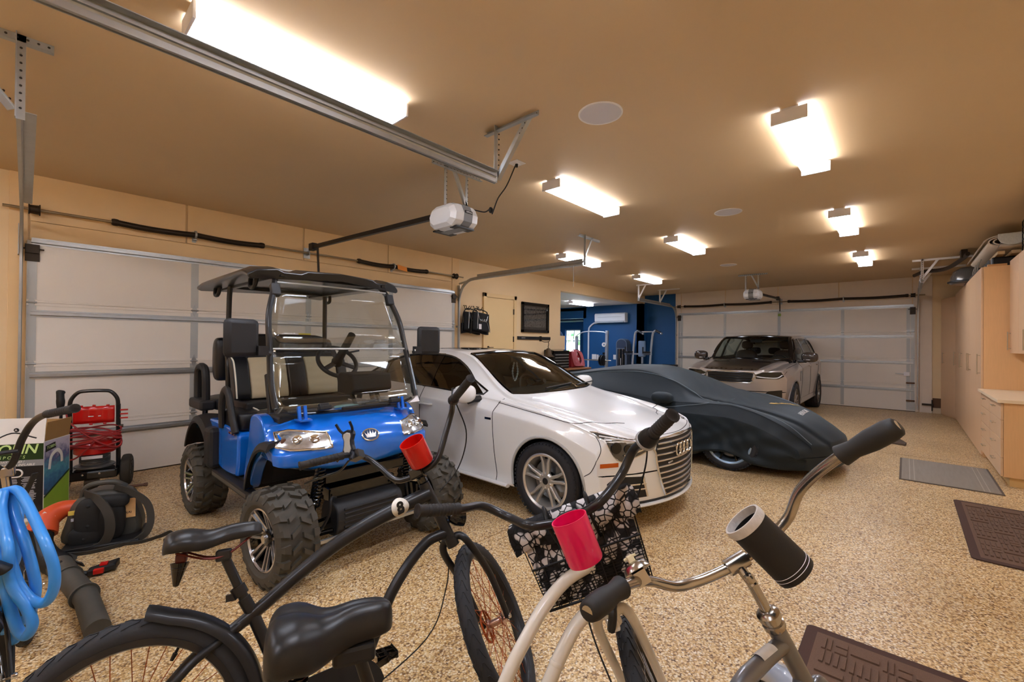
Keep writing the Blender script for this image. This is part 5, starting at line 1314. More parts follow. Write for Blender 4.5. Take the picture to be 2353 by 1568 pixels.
# ---------------------------------------------------------------- beach cruiser bicycles (local x forward from the rear hub, y left; lean and steering set per bike)
m_bikeblk = mat('matte_black_frame', '1A1A1B', .42, coat=.15)
m_cream = mat('cream_white_frame', 'E4DDCF', .28, coat=.7)
m_grey = mat('gunmetal_frame', '77777A', .3, metal=.6, coat=.6)
m_btyre = mat('bike_tyre_rubber', '2A2B2E', .7, bump=.2, bscale=220)
m_copper = mat('copper_spokes', 'A8552C', .35, .8)
m_steelsp = mat('steel_spokes', '9A9A9A', .3, .9)
m_grip = mat('rubber_grip', '2B2928', .7, bump=.3, bscale=500)
m_saddle = mat('black_saddle_vinyl', '1F1E1D', .36, var=.25, vscale=7, bump=.08, bscale=260)
m_oldchr = mat('worn_chrome', 'B9B4AC', .22, 1.0, var=.12, vscale=25)
class Bike:
    def __init__(s, label, X, Y, h, lean, steer, L, R, rake, off, group=None):
        s.t = thing('bicycle', label, 'bicycle', (X, Y, 0)); s.t.rotation_euler = (lean, 0, h)
        s.L, s.R, s.rake = L, R, rake
        s.ax = V((-sin(rake), 0, cos(rake))); s.o = V((L - off, 0, R))
        s.M = Mx.Translation(s.o) @ Mx.Rotation(steer, 4, s.ax) @ Mx.Translation(-s.o)
    def axis(s, z): return s.o + s.ax * ((z - s.o.z) / s.ax.z)
    def st(s): return B(s.M)
    def bar(s, lat, fwd, z): return s.axis(z) + V((fwd, lat, 0))
    def wheel(s, front, tr, m_rim, m_sp, hub_m, nsp=36, rim_w=.02, tread=True, disc=None):
        M4 = (s.M if front else Mx()) @ Mx.Translation((s.L if front else 0, 0, s.R))
        R = s.R; Rc = R - tr; t = B(M4); n = 72
        t.tube([(cos(2 * pi * k / n) * Rc, 0, sin(2 * pi * k / n) * Rc) for k in range(n)], tr, 16, True)
        if tread:
            for k in range(44):
                a = 2 * pi * k / 44
                for sg in (-1, 1):
                    P = []
                    for j in range(5):
                        b_ = sg * (.15 + .85 * j / 4); aa = a + .07 * sin(j * 1.1) * sg
                        rr = Rc + cos(b_) * (tr + .0012); P.append((cos(aa) * rr, sin(b_) * (tr + .0012), sin(aa) * rr))
                    t.tube(P, .0016, 4)
        ty = t.build('tyre', m_btyre, s.t, 50)
        r = B(M4); ri = Rc - tr * .75
        r.lathe([(ri + .012, -rim_w), (ri - .006, -rim_w), (ri - .012, -rim_w * .5), (ri - .012, rim_w * .5), (ri - .006, rim_w), (ri + .012, rim_w)], 60, (0, 0, 0), (0, 1, 0), True)
        rim = r.build('rim', m_rim, s.t, 40)
        h = B(M4); h.lathe([(0, -.055), (.006, -.055), (.006, -.040), (.026, -.036), (.026, -.030), (.014, -.026), (.014, .026), (.026, .030), (.026, .036), (.006, .040), (.006, .055), (0, .055)], 20, (0, 0, 0), (0, 1, 0)); h.build('hub', hub_m, rim)
        for sg in (-1, 1):
            B(M4).lathe([(0, sg * .072), (.009, sg * .07), (.011, sg * .064), (.011, sg * .054)], 10, (0, 0, 0), (0, 1, 0)).build('axle_nut', m_chrome, rim)
        sp = None
        for k in range(nsp):
            sg = 1 if k % 2 else -1; a = 2 * pi * k / nsp; b_ = a + (.9 if (k // 2) % 2 else -.9)
            q = B().cyl((cos(b_) * .024, sg * .033, sin(b_) * .024), (cos(a) * (ri - .008), sg * .004, sin(a) * (ri - .008)), .0013, n=5)
            if k < 4:
                o = q.build('spoke', m_sp, rim, 0); o.matrix_local = M4; base = base + [o] if k else [o]
            else:
                o = base[k % 4].copy(); COL.objects.link(o); o.parent = rim
                o.matrix_local = M4 @ Mx.Rotation(-2 * pi * (k - k % 4) / nsp, 4, 'Y')
        if disc:
            d = B(M4)
            d.tube([(cos(2 * pi * k / 30) * .06, .042, sin(2 * pi * k / 30) * .06) for k in range(30)], .005, 6, True)
            for k in range(5): a = 2 * pi * k / 5; d.bar((cos(a) * .02, .04, sin(a) * .02), (cos(a) * .06, .042, sin(a) * .06), .004, .008)
            d.build('sprocket', disc, rim)
        b = B(M4); b.cyl((cos(1.1) * (ri - .01), 0, sin(1.1) * (ri - .01)), (cos(1.1) * (ri - .045), 0, sin(1.1) * (ri - .045)), .004, n=8); b.cyl((cos(1.1) * (ri - .03), 0, sin(1.1) * (ri - .03)), (cos(1.1) * (ri - .05), 0, sin(1.1) * (ri - .05)), .007, .005, n=8); b.build('valve', m_black, rim)
        return ty
    def tube(s, name, pts, r, m, steer=False, k=8, n=14, flat=None):
        b = s.st() if steer else B(); P = spl(pts, k) if k else [V(p) for p in pts]
        if isinstance(r, tuple): r = [r[0] + (r[1] - r[0]) * i / (len(P) - 1) for i in range(len(P))]
        b.tube(P, r, n, flat=flat); return b.build(name, m, s.t, 60)
    def grips(s, half, m, shape='straight', collar=None):
        """half: (lat, fwd, z) stations for one side; the last two bound the grip"""
        for sg in (1, -1):
            a = s.bar(sg * half[-2][0], half[-2][1], half[-2][2]); e = s.bar(sg * half[-1][0], half[-1][1], half[-1][2]); d = e - a; L = d.length
            b = s.st()
            if shape == 'straight':
                b.tube([a, a + d * .03, a + d * .06, a + d * .97, e], [.0165, .0175, .016, .016, .0155], 16)
                for k in range(9): c = a + d * (.14 + .08 * k); b.lathe([(.0158, -.002), (.0172, 0), (.0158, .002)], 16, c, d)
                b.tube([e - d * .03, e], [.019, .0185], 16)
            else:
                b.tube([a, a + d * .02, a + d * .25, a + d * .55, a + d * .85, a + d * .97, e], [.019, .024, .0195, .024, .0235, .020, .0145], 18)
            g = b.build('grip', m, s.t, 60)
            if collar:
                c = s.st(); c.lathe([(.0, -.012), (.026, -.012), (.03, -.004), (.03, .006), (.024, .014), (0, .014)], 22, a + d * .0, d); c.build('shifter_collar', collar, g)
    def handlebar(s, half, m, r=.0125):
        pts = [s.bar(-a, f, z) for a, f, z in half[::-1]] + [s.bar(a, f, z) for a, f, z in half]
        b = s.st(); b.tube(spl(pts, 8), r, 12); return b.build('handlebar', m, s.t, 60)
    def saddle(s, c, L, W, H, m, drop=.03, nose=.045, skirt=.05, tilt=0.0):
        b = B(); R3 = Mx.Rotation(-tilt, 3, 'Y'); n = 18; rings = []
        for i in range(n + 1):
            t = i / n; x = -L * .5 + L * t
            w = lerp_tab([(1.0, nose * .35), (.96, nose * .8), (.85, nose), (.62, nose * 1.15), (.42, W * .34), (.28, W * .47), (.14, W * .5), (.04, W * .44), (0, W * .32)], t)
            z = H * lerp_tab([(1, -.10), (.9, .02), (.7, .05), (.45, -.03), (.2, .12), (.06, .10), (0, -.05)], t)
            sk = lerp_tab([(1, skirt * .45), (.85, skirt * .7), (.5, skirt * .8), (.3, skirt), (.1, skirt), (0, skirt * .8)], t)
            pr = [(-1.0, -sk), (-1.03, -sk * .45), (-.95, -.012), (-.74, .006), (-.4, .016), (-.12, .013), (0, .009), (.12, .013), (.4, .016), (.74, .006), (.95, -.012), (1.03, -sk * .45), (1.0, -sk), (.5, -sk * .8), (-.5, -sk * .8)]
            rings.append([V(c) + R3 @ V((x, w * u, z + v)) for u, v in pr])
        b.loft(rings); return b.build('saddle', m, s.t, 180, sub=2)
    def bottle_cage(s, name, lo, hi, r, m, wall=.003, base=True):
        b = s.st(); lo, hi = V(lo), V(hi); d = hi - lo; h = d.length
        b.lathe([(0, 0), (r * .94, 0), (r * .97, .004), (r, h), (r - wall, h), (r * .95 - wall, .006), (0, .006)], 36, lo, d); return b.build(name, m, s.t, 40)
# ---- black cruiser with the eight-ball emblem
A_ = Bike('matte black cruiser bicycle with an eight ball on its top tube', .1633, 1.5401, -.3218, -.3073, .93, 1.225, .333, .381, .058)
A_.wheel(False, .036, m_bikeblk, m_copper, m_copper, rim_w=.034)
A_.wheel(True, .032, m_bikeblk, m_copper, mat('pink_steel', 'C9A79A', .25, .9), disc=m_copper)
hb = [(.0, -.012, .971), (.049, -.012, .971), (.104, 0, .993), (.17, .06, 1.09), (.224, .085, 1.158), (.273, .02, 1.177), (.396, -.108, 1.172)]
A_.tube('head_tube', [A_.axis(.70), A_.axis(.93)], .023, m_bikeblk, k=0)
A_.tube('top_tube', [A_.axis(.885), (.80, 0, .845), (.668, 0, .80), (.558, 0, .752), (.441, 0, .684), (.336, 0, .615), (.25, 0, .565)], (.031, .019), m_bikeblk)
for sg in (-1, 1):
    A_.tube('seat_stay', [(.30, 0, .592), (.22, sg * .03, .55), (.15, sg * .055, .512), (.06, sg * .066, .42), (0, sg * .066, .335)], .012, m_bikeblk)
    A_.tube('chain_stay', [(.60, sg * .02, .285), (.44, sg * .045, .28), (.2, sg * .06, .30), (0, sg * .066, .333)], .011, m_bikeblk)
A_.tube('down_tube', [A_.axis(.72), (.93, 0, .705), (.862, 0, .655), (.80, 0, .592), (.751, 0, .525), (.70, 0, .43), (.62, 0, .29)], .021, m_bikeblk)
A_.tube('seat_tube', [(.285, 0, .655), (.311, 0, .602), (.401, 0, .377), (.44, 0, .285)], .019, m_bikeblk, k=0)
A_.tube('seat_post', [(.225, 0, .80), (.30, 0, .62)], .0145, m_tube, k=0)
b = B(); b.lathe([(.018, -.016), (.0225, -.016), (.0225, .016), (.018, .016)], 20, (.272, 0, .68), (-.42, 0, .9), True); b.obox((.25, 0, .665), (.03, .02, .02)); b.build('seat_clamp', m_tube, A_.t)
sd = A_.saddle((.20, 0, .875), .275, .19, .10, m_saddle, nose=.036, skirt=.055)
for sg in (-1, 1): B().tube(spl([(.10, sg * .05, .835), (.18, sg * .03, .80), (.24, sg * .02, .803), (.31, sg * .015, .85)], 5), .0035, 6).build('saddle_rail', mat('red_rail', '6A2A22', .4, .4), A_.t)
B().obox((.225, 0, .80), (.045, .05, .035)).build('saddle_clamp', m_tube, A_.t, 0, .006)
b = B(); b.lathe([(0, -.06), (.008, -.055), (.022, .0), (.026, .012), (.0, .014)], 16, (.105, 0, .79), (0.1, 0, 1)); b.build('tail_light', m_black_gloss, A_.t)
for k in range(5): B().lathe([(.0205 - .003 * k, -.0015), (.0225 - .003 * k, 0), (.0205 - .003 * k, .0015)], 16, (.105 - .001 * k, 0, .788 - .009 * k), (.1, 0, 1)).build('light_rib', m_tube, A_.t)
B().obox((.11, 0, .815), (.03, .04, .03)).build('light_bracket', mat('dark_red_plastic', '5A1F1C', .35), A_.t, 0, .006)
# fork
cr = A_.axis(.68)
for sg in (-1, 1):
    A_.tube('fork_leg', [cr + V((0, 0, .01)), cr + V((.012, sg * .035, .012)), cr + V((.028, sg * .058, -.03)), V((1.165, sg * .062, .52)), V((1.205, sg * .060, .40)), V((1.225, sg * .056, .333))], (.017, .0125), m_bikeblk, True)
b = A_.st(); b.tube([A_.axis(.665), A_.axis(.70)], [.026, .025], 20); b.build('fork_crown', m_bikeblk, A_.t)
A_.handlebar(hb, m_tube); A_.grips(hb[-2:], m_grip)
b = A_.st(); b.tube([A_.axis(.93), A_.axis(.965)], [.022, .019], 18); b.tube([A_.axis(.955), A_.bar(0, -.012, .971)], [.018, .022], 14); b.obox(A_.bar(0, -.012, .972), (.05, .06, .045)); b.build('stem', m_black_gloss, A_.t, 35, .006)
for sg in (-1, 1): b = A_.st(); b.lathe([(0, .012), (.006, .012), (.008, 0)], 8, A_.bar(sg * .02, .018, .985), (1, 0, .4)); b.build('stem_bolt', m_chrome, A_.t)
# eight-ball emblem on the right flank of the top tube
p8 = V((.815, -.031, .852)); fr = frame(p8, (.96, .06, .20), (-.2, -.10, 1))
b = B(fr); n = 30; b.add([(cos(2 * pi * k / n) * .036, sin(2 * pi * k / n) * .036, .002 - .5 * (sin(2 * pi * k / n) * .036) ** 2 * 30) for k in range(n)] + [(0, 0, .003)], [(k, (k + 1) % n, n) for k in range(n)])
b.build('emblem_disc', mat('ivory_decal', 'E9E4D6', .4), A_.t, 180, solid=.001)
text('emblem_eight', '8', .058, m_black, A_.t, frame(p8 + V((0, -.0045, .0)), (.96, .06, .20), (-.2, -.10, 1)), .001, bold=.002)
# head lamp, fender, cup, phone grip, lever, pedals
b = B(); b.lathe([(0, -.035), (.02, -.03), (.037, -.005), (.04, .02), (.04, .034), (.036, .036), (0, .03)], 24, A_.axis(.79) + V((.07, 0, -.015)), (1, 0, -.15)); b.build('head_lamp', m_black_gloss, A_.t)
B().bar(A_.axis(.75), A_.axis(.79) + V((.05, 0, -.02)), .02, .012).build('lamp_bracket', m_black_gloss, A_.t, 0)
rings = []
for k in range(25):
    a = 1.47 - 1.50 * k / 24; c = V((cos(a), 0, sin(a)))
    rr = .348 + .014 * max(0, 1 - k / 3)
    rings.append([V((0, y, .333)) + c * (rr - d_) for y, d_ in ((-.047, .03), (-.045, .012), (-.03, .0), (0, -.006), (.03, 0), (.045, .012), (.047, .03), (.043, .028), (.028, .004), (0, -.002), (-.028, .004), (-.043, .028))])
b = B(); b.loft(rings); b.build('rear_mudguard', m_bikeblk, A_.t, 60)
cup = A_.bottle_cage('red_cup_holder', (.895, -.035, 1.005), (.822, -.046, 1.084), .052, mat('red_plastic', 'D6140C', .3, coat=.4))
b = A_.st(); b.obox((.905, -.035, .998), (.05, .06, .016)); b.build('cup_bracket', m_black, A_.t, 0, .004)
pf = frame(A_.M @ V((.865, .245, 1.222)), V((0, 0, 1)).cross(V((-.8, -.6, .25))), (0, 0, 1))
ph = B(pf); out = [(x, y) for x, y in ((-.022, -.05), (-.034, -.03), (-.026, -.008), (-.024, .015), (-.034, .038), (-.03, .055), (0, .062), (.03, .055), (.034, .038), (.024, .015), (.026, -.008), (.034, -.03), (.022, -.05))]
ph.prism(out, lambda u, v, w: (u, v, w), -.012, .006); P_ = ph.build('phone_mount', mat('dark_navy_plastic', '151B2A', .4), A_.t, 0, .004)
B(pf).prism([(x * .62, y * .80) for x, y in out], lambda u, v, w: (u, v, w), .006, .011).build('grey_pad', mat('silver_pad', 'B9BCBA', .4, .3), P_, 0, .003)
for sx in (-1, 1):
    for y, ln in ((.055, .035), (-.045, .025)): B(pf).tube(spl([(sx * .02, y * .8, 0), (sx * .036, y * 1.15, .012), (sx * .04, y * 1.3 + (.02 if y > 0 else -.01), .03)], 4), .006, 8).build('phone_claw', P_.active_material, P_)
b = A_.st(); b.obox(A_.bar(.235, .055, 1.165), (.05, .05, .035)); b.tube(spl([A_.bar(.27, .04, 1.155), A_.bar(.33, .04, 1.135), A_.bar(.40, -.03, 1.125), A_.bar(.44, -.055, 1.12)], 6), [.006] * 18 + [.005], 8, flat=.6); b.build('brake_lever', m_tube, A_.t, 35)
b = A_.st(); b.tube(spl([A_.bar(-.27, .03, 1.165), A_.bar(-.24, .08, 1.05), A_.bar(-.14, .10, .95), A_.bar(-.03, .04, .88)], 8), .0028, 6); b.build('brake_cable', m_black, A_.t)
b = A_.st(); b.lathe([(.0, -.012), (.021, -.012), (.024, -.002), (.021, .014), (.0, .014)], 18, A_.bar(-.265, .028, 1.177), A_.bar(-.396, -.108, 1.172) - A_.bar(-.273, .02, 1.177)); b.build('grip_collar', m_tube, A_.t)
b = B(); b.tube(spl([(.98, .035, .70), (1.02, .045, .62), (1.0, .05, .5), (.9, .04, .35), (.6, .03, .22)], 6), .0025, 6); b.build('cable', m_black, A_.t)
def crank(bk, c, a, L, m, red=None, R=.085):
    t = bk.t; c = V(c); b = B(); b.lathe([(.0, -.05), (.02, -.05), (.02, .05), (0, .05)], 18, c, (0, 1, 0)); b.build('bottom_bracket', m, t)
    b = B(); b.lathe([(R - .012, -.052), (R, -.052), (R + .004, -.05), (R, -.048), (R - .012, -.048)], 40, c, (0, 1, 0), True)
    for k in range(5): q = 2 * pi * k / 5; b.bar(c + V((0, -.05, 0)), c + V((cos(q) * R * .9, -.05, sin(q) * R * .9)), .014, .004, (0, 1, 0))
    b.build('chainring', red or m, t, 30)
    for sg in (-1, 1):
        d = V((cos(a), 0, sin(a))) * (-sg); e = c + d * L + V((0, sg * .075, 0))
        b = B(); b.bar(c + V((0, sg * .058, 0)), e, .022, .012, (0, 1, 0)); b.build('crank_arm', m, t, 0, .004)
        p = e + V((0, sg * .06, 0)); b = B()
        for dx in (-.035, .035): b.box(p.x + dx - .005, p.x + dx + .005, p.y - .048, p.y + .048, p.z - .012, p.z + .012)
        for dy in (-.045, 0, .045): b.box(p.x - .035, p.x + .035, p.y + dy - .004, p.y + dy + .004, p.z - .010, p.z + .010)
        b.cyl(p - V((0, sg * .06, 0)), p + V((0, sg * .045, 0)), .011, n=10)
        for dx in (-.035, .035):
            for k in range(6): b.cyl((p.x + dx, p.y - .04 + .016 * k, p.z + .012), (p.x + dx, p.y - .04 + .016 * k, p.z + .017), .003, n=6)
        b.build('pedal', m_black_gloss, t, 0, .002)
crank(A_, (.60, 0, .28), -2.92, .165, m_black_gloss)
b = B(); b.prism(spl([(.70, .30, 0), (.66, .385, 0), (.55, .395, 0), (.3, .37, 0), (.02, .37, 0), (.02, .345, 0), (.3, .335, 0), (.5, .31, 0)], 4, True) and [(p.x, p.y) for p in spl([(.70, .30, 0), (.66, .385, 0), (.55, .395, 0), (.3, .37, 0), (.02, .37, 0), (.02, .345, 0), (.3, .335, 0), (.5, .31, 0)], 4, True)], lambda u, v, w: (u, w, v), -.078, -.072); cg = b.build('chain_guard', m_bikeblk, A_.t, 0)
text('guard_script', 'Firestorm', .05, m_housing, A_.t, frame((.42, -.080, .352), (1, 0, .05), (0, 0, 1)), .001, shear=.3) if False else None
for k, (x, z, ch) in enumerate(((.375, .445, 's'),)): text('tube_script', ch, .03, m_housing, A_.t, frame((x - .0, -.0195, z), (.3, 0, -.95), (.95, 0, .3)), .0008)
b = B(); b.tube([(.33, .06, .30), (.27, .16, .02 + .05)], .009, 8); b.build('kickstand', m_black_gloss, A_.t)
# ---- cream-white step-through cruiser
B_ = Bike('cream white cruiser bicycle with a patterned front basket and black spring saddle', .2369, .901, -.4483, -.185, 1.021, 1.126, .331, .357, .059)
m_redc = mat('red_candy_paint', '8E1414', .3, coat=.7)
B_.wheel(False, .028, m_bikeblk, m_steelsp, m_oldchr); B_.wheel(True, .027, m_bikeblk, m_steelsp, m_oldchr)
hb = [(0, -.05, 1.0), (.05, -.06, 1.003), (.108, -.068, 1.018), (.178, .012, 1.062), (.237, .018, 1.112), (.280, -.059, 1.121), (.351, -.161, 1.144)]
B_.tube('head_tube', [B_.axis(.765), B_.axis(.885)], .021, m_cream, k=0)
B_.tube('top_tube', [B_.axis(.865), (.784, 0, .838), (.713, 0, .786), (.657, 0, .724), (.60, 0, .65), (.53, 0, .53), (.46, 0, .40), (.38, 0, .36)], .0175, m_cream)
B_.tube('down_tube', [B_.axis(.77), (.815, 0, .727), (.762, 0, .672), (.713, 0, .605), (.63, 0, .48), (.50, 0, .31), (.42, 0, .285)], .0185, m_cream)
b = B(); b.lathe([(.019, -.006), (.0205, 0), (.019, .006)], 18, (.738, 0, .642), (.35, 0, .6)); b.build('cable_clip', m_cream, B_.t)
B_.tube('seat_tube', [(.27, 0, .70), (.40, 0, .285)], .017, m_redc, k=0)
B_.tube('seat_post', [(.235, 0, .80), (.28, 0, .66)], .0135, m_tube, k=0)
for sg in (-1, 1):
    B_.tube('seat_stay', [(.28, sg * .02, .64), (.12, sg * .055, .5), (0, sg * .06, .335)], .008, m_cream)
    B_.tube('chain_stay', [(.40, sg * .03, .285), (.2, sg * .05, .30), (0, sg * .06, .332)], .009, m_cream)
B_.saddle((.185, 0, .872), .265, .235, .12, m_saddle, nose=.045, skirt=.085)
B().obox((.23, 0, .80), (.09, .10, .04)).build('saddle_clamp', m_black, B_.t, 0, .01)
for sg in (-1, 1): B().tube([V((.12 + cos(k * .8) * .018, sg * .065 + sin(k * .8) * .018, .76 + k * .0012)) for k in range(50)], .0035, 6).build('saddle_spring', m_black_gloss, B_.t)
crank(B_, (.42, 0, .285), .9, .16, m_oldchr, m_redc)
cr = B_.axis(.715)
for sg in (-1, 1):
    B_.tube('fork_leg', [cr + V((0, 0, .012)), cr + V((.012, sg * .035, .012)), cr + V((.022, sg * .052, -.025)), V((1.05, sg * .055, .55)), V((1.10, sg * .055, .42)), V((1.126, sg * .055, .331))], (.0165, .011), m_cream, True)
b = B_.st(); b.obox(cr + V((-.028, 0, -.01)), (.02, .03, .035)); b.build('brake_lug', m_cream, B_.t, 0, .004)
b = B_.st(); b.tube([B_.axis(.70), B_.axis(.77)], [.023, .021], 18); b.build('fork_crown', m_cream, B_.t)
b = B_.st(); b.tube([B_.axis(.74), B_.axis(.765)], .026, 16); b.tube(spl([B_.axis(.76) + V((-.02, -.02, 0)), B_.axis(.74) + V((-.045, -.01, -.01)), B_.axis(.715) + V((-.03, .01, -.02))], 4), .012, 8); b.build('black_wrap', m_black, B_.t)
B_.handlebar(hb, m_tube); B_.grips(hb[-2:], m_grip)
b = B_.st(); sp_ = B_.bar(-.28, -.059, 1.121); d_ = B_.bar(-.351, -.161, 1.144) - sp_; b.lathe([(0, -.016), (.024, -.016), (.026, .0), (.024, .016), (.019, .03), (0, .03)], 22, sp_ + d_ * .02, d_); b.build('twist_shifter', m_black, B_.t)
b = B_.st(); b.lathe([(.0255, -.004), (.029, -.004), (.029, .003), (.0255, .003)], 24, sp_ - d_ * .07, d_, True); b.build('shifter_ring', mat('pale_grey_plastic', 'B5B5B3', .4), B_.t)
b = B_.st(); b.tube(spl([sp_, B_.bar(-.25, .03, 1.06), B_.bar(-.17, .08, .96), B_.bar(-.06, .06, .86), B_.axis(.76) + V((.03, -.02, 0))], 8), .0026, 6); b.build('shift_cable', m_black, B_.t)
b = B_.st(); b.tube(spl([B_.bar(.05, .03, .80), B_.bar(.06, -.05, .72), B_.bar(.05, -.12, .58), B_.bar(.02, -.2, .4)], 8), .0026, 6); b.build('brake_cable', m_black, B_.t)
b = B_.st(); b.tube([B_.axis(.885), B_.axis(.985)], .0125, 14); b.obox(B_.bar(0, -.03, 1.0), (.07, .045, .04)); b.build('stem', m_black, B_.t, 35, .006)
cup = B_.bottle_cage('pink_cup_holder', (.672, -.018, .898), (.640, -.018, 1.004), .046, mat('hot_pink_plastic', 'F0155F', .3, coat=.4))
# basket with patterned liner
m_wire = mat('black_wire', '161617', .4, .3)
m_liner = mat('skull_flower_fabric', '17171C', .8)
nt, bb, N = nodes(m_liner)
tc = N('TexCoord'); vo = N('TexVoronoi'); vo.inputs['Scale'].default_value = 38; vo.feature = 'SMOOTH_F1'; v2 = N('TexVoronoi'); v2.feature = 'DISTANCE_TO_EDGE'; v2.inputs['Scale'].default_value = 46
nt.links.new(tc.outputs['Object'], vo.inputs['Vector']); nt.links.new(tc.outputs['Object'], v2.inputs['Vector'])
r1 = ramp(nt, [(0, 'D6D2D2'), (.40, 'C9C5C6'), (.46, '15151A'), (.60, '15151A')], 'LINEAR'); r2 = ramp(nt, [(0, '15151A'), (.05, '15151A'), (.09, 'FFFFFF')])
nt.links.new(vo.outputs['Distance'], r1.inputs[0]); nt.links.new(v2.outputs['Distance'], r2.inputs[0])
mx = N('Mix', data_type='RGBA', blend_type='MULTIPLY'); mx.inputs[0].default_value = 1; nt.links.new(r1.outputs[0], mx.inputs[6]); nt.links.new(r2.outputs[0], mx.inputs[7]); nt.links.new(mx.outputs[2], bb.inputs['Base Color'])
MBK = B_.M @ Mx.Translation((.955, 0, .79)); bk = None
def bx_(u, v, z):  # u across, v fore-aft, tapering towards the floor
    k = .86 + .14 * (z / .22); return V((v * .115 * k, u * .175 * k, z))
b = B(MBK); rim = [(1, 1), (1, -1), (-1, -1), (-1, 1)]
b.tube([bx_(u, v, .225) for u, v in rim] + [], .004, 6, True); b.tube([bx_(u, v, 0) for u, v in rim], .004, 6, True); b.tube([bx_(u, v, .11) for u, v in rim], .0035, 6, True)
bk = b.build('basket', m_wire, B_.t, label='black wire front basket with patterned liner')
b = B(MBK)
for k in range(11):
    u = -1 + .2 * k
    for v in (-1, 1): b.cyl(bx_(u, v, 0), bx_(u, v, .225), .0016, n=5)
    b.cyl(bx_(u, -1, 0), bx_(u, 1, 0), .0016, n=5)
for k in range(8):
    v = -1 + .2857 * k
    for u in (-1, 1): b.cyl(bx_(u, v, 0), bx_(u, v, .225), .0016, n=5)
for k in range(14):
    z = .0075 * k
    b.tube([bx_(u, v, z) for u, v in rim], .0011, 4, True)
b.build('wire_mesh', m_wire, bk)
b = B(MBK)
for sc, z0, z1 in ((.965, .006, .235),):
    n = 24; rings = []
    for z in (z0, .06, .12, .18, z1):
        rings.append([bx_(u * sc, v * sc, z) + V((0, 0, 0)) for u, v in [(1 - 2 * i / 6, 1) for i in range(6)] + [(-1, 1 - 2 * i / 6) for i in range(6)] + [(-1 + 2 * i / 6, -1) for i in range(6)] + [(1, -1 + 2 * i / 6) for i in range(6)]])
    b.loft(rings, True, False); b.f.append(tuple(range(24))); b.fm.append(0)
b.build('liner', m_liner, bk, 40, solid=.003)
b = B(MBK); n = 48; rings = []
for z, of in ((.236, .97), (.247, 1.03), (.232, 1.10), (.20, 1.12), (.165, 1.11 + .0)):
    ring = []
    for i in range(n):
        t = i / n * 4; sd_ = int(t); f = t - sd_; c = [(1 - 2 * f, 1), (-1, 1 - 2 * f), (-1 + 2 * f, -1), (1, -1 + 2 * f)][sd_]
        p = bx_(c[0], c[1], z); w = 1 + (.02 * sin(i * 2.1) + .012 * sin(i * 3.7)) * (1 if z < .22 else .2); ring.append(V((p.x * of * w, p.y * of * w, z + (.008 * sin(i * 1.7) if z < .18 else 0))))
    rings.append(ring)
b.loft(rings, True, False); b.build('liner_frill', m_liner, bk, 180, solid=.003)
for u in (-.35, .35):
    b = B(MBK); b.tube(spl([bx_(u, -1, .22) + V((-.01, 0, 0)), bx_(u, -1, .26) + V((-.05, 0, 0)), bx_(u, -1.3, .2) + V((-.04, 0, 0)), bx_(u, -1.05, .14)], 4), .005, 6); b.build('basket_strap', m_wire, bk)
# ---- grey cruiser with chrome handlebar
C_ = Bike('grey cruiser bicycle with chrome handlebar at the front right', .3191, .2267, -.2725, -.3022, 1.0272, 1.14, .335, .399, .06)
C_.wheel(False, .028, m_oldchr, m_steelsp, m_oldchr); C_.wheel(True, .027, m_oldchr, m_steelsp, m_oldchr)
hb = [(0, .034, .993), (.064, .032, .999), (.120, .034, 1.008), (.170, .02, 1.026), (.224, -.007, 1.071), (.290, -.107, 1.101), (.376, -.208, 1.107)]
C_.tube('head_tube', [C_.axis(.70), C_.axis(.845)], .021, m_grey, k=0)
C_.tube('top_tube', [C_.axis(.80), (.763, 0, .79), (.676, 0, .775), (.5, 0, .70), (.36, 0, .60), (.29, 0, .58)], .0185, m_grey)
C_.tube('down_tube', [C_.axis(.715), (.82, 0, .60), (.66, 0, .42), (.46, 0, .29)], .019, m_grey)
C_.tube('seat_tube', [(.27, 0, .66), (.44, 0, .285)], .017, m_grey, k=0)
C_.tube('seat_post', [(.23, 0, .78), (.28, 0, .64)], .0135, m_oldchr, k=0)
for sg in (-1, 1):
    C_.tube('seat_stay', [(.30, sg * .02, .58), (.12, sg * .055, .46), (0, sg * .06, .338)], .008, m_grey); C_.tube('chain_stay', [(.44, sg * .03, .285), (.2, sg * .05, .30), (0, sg * .06, .335)], .009, m_grey)
C_.saddle((.185, 0, .80), .26, .22, .11, m_saddle, skirt=.07)
crank(C_, (.44, 0, .285), .6, .16, m_oldchr)
cr = C_.axis(.675)
for sg in (-1, 1): C_.tube('fork_leg', [cr, cr + V((.012, sg * .04, .0)), V((1.02, sg * .055, .55)), V((1.14, sg * .055, .335))], (.016, .011), m_grey, True)
rings = []
for k in range(25):
    a = 2.5 - 2.0 * k / 24; c = V((cos(a), 0, sin(a)))
    rings.append([V((C_.L, y, C_.R)) + c * (.352 - d_) for y, d_ in ((-.036, .03), (-.03, .008), (0, -.004), (.03, .008), (.036, .03), (.032, .03), (.027, .011), (0, 0), (-.027, .011), (-.032, .03))])
b = C_.st(); b.loft(rings); b.build('front_mudguard', mat('pale_blue_grey_paint', 'A9B0BC', .25, coat=.8), C_.t, 60)
b = C_.st(); 
b.lathe([(.0, -.03), (.022, -.03), (.026, -.024), (.026, -.012), (.0225, -.01), (.0225, -.002), (.0275, .0), (.0275, .012), (.024, .016), (.019, .02), (.014, .022), (0, .022)], 24, C_.axis(.862), C_.ax); b.build('headset', m_oldchr, C_.t)
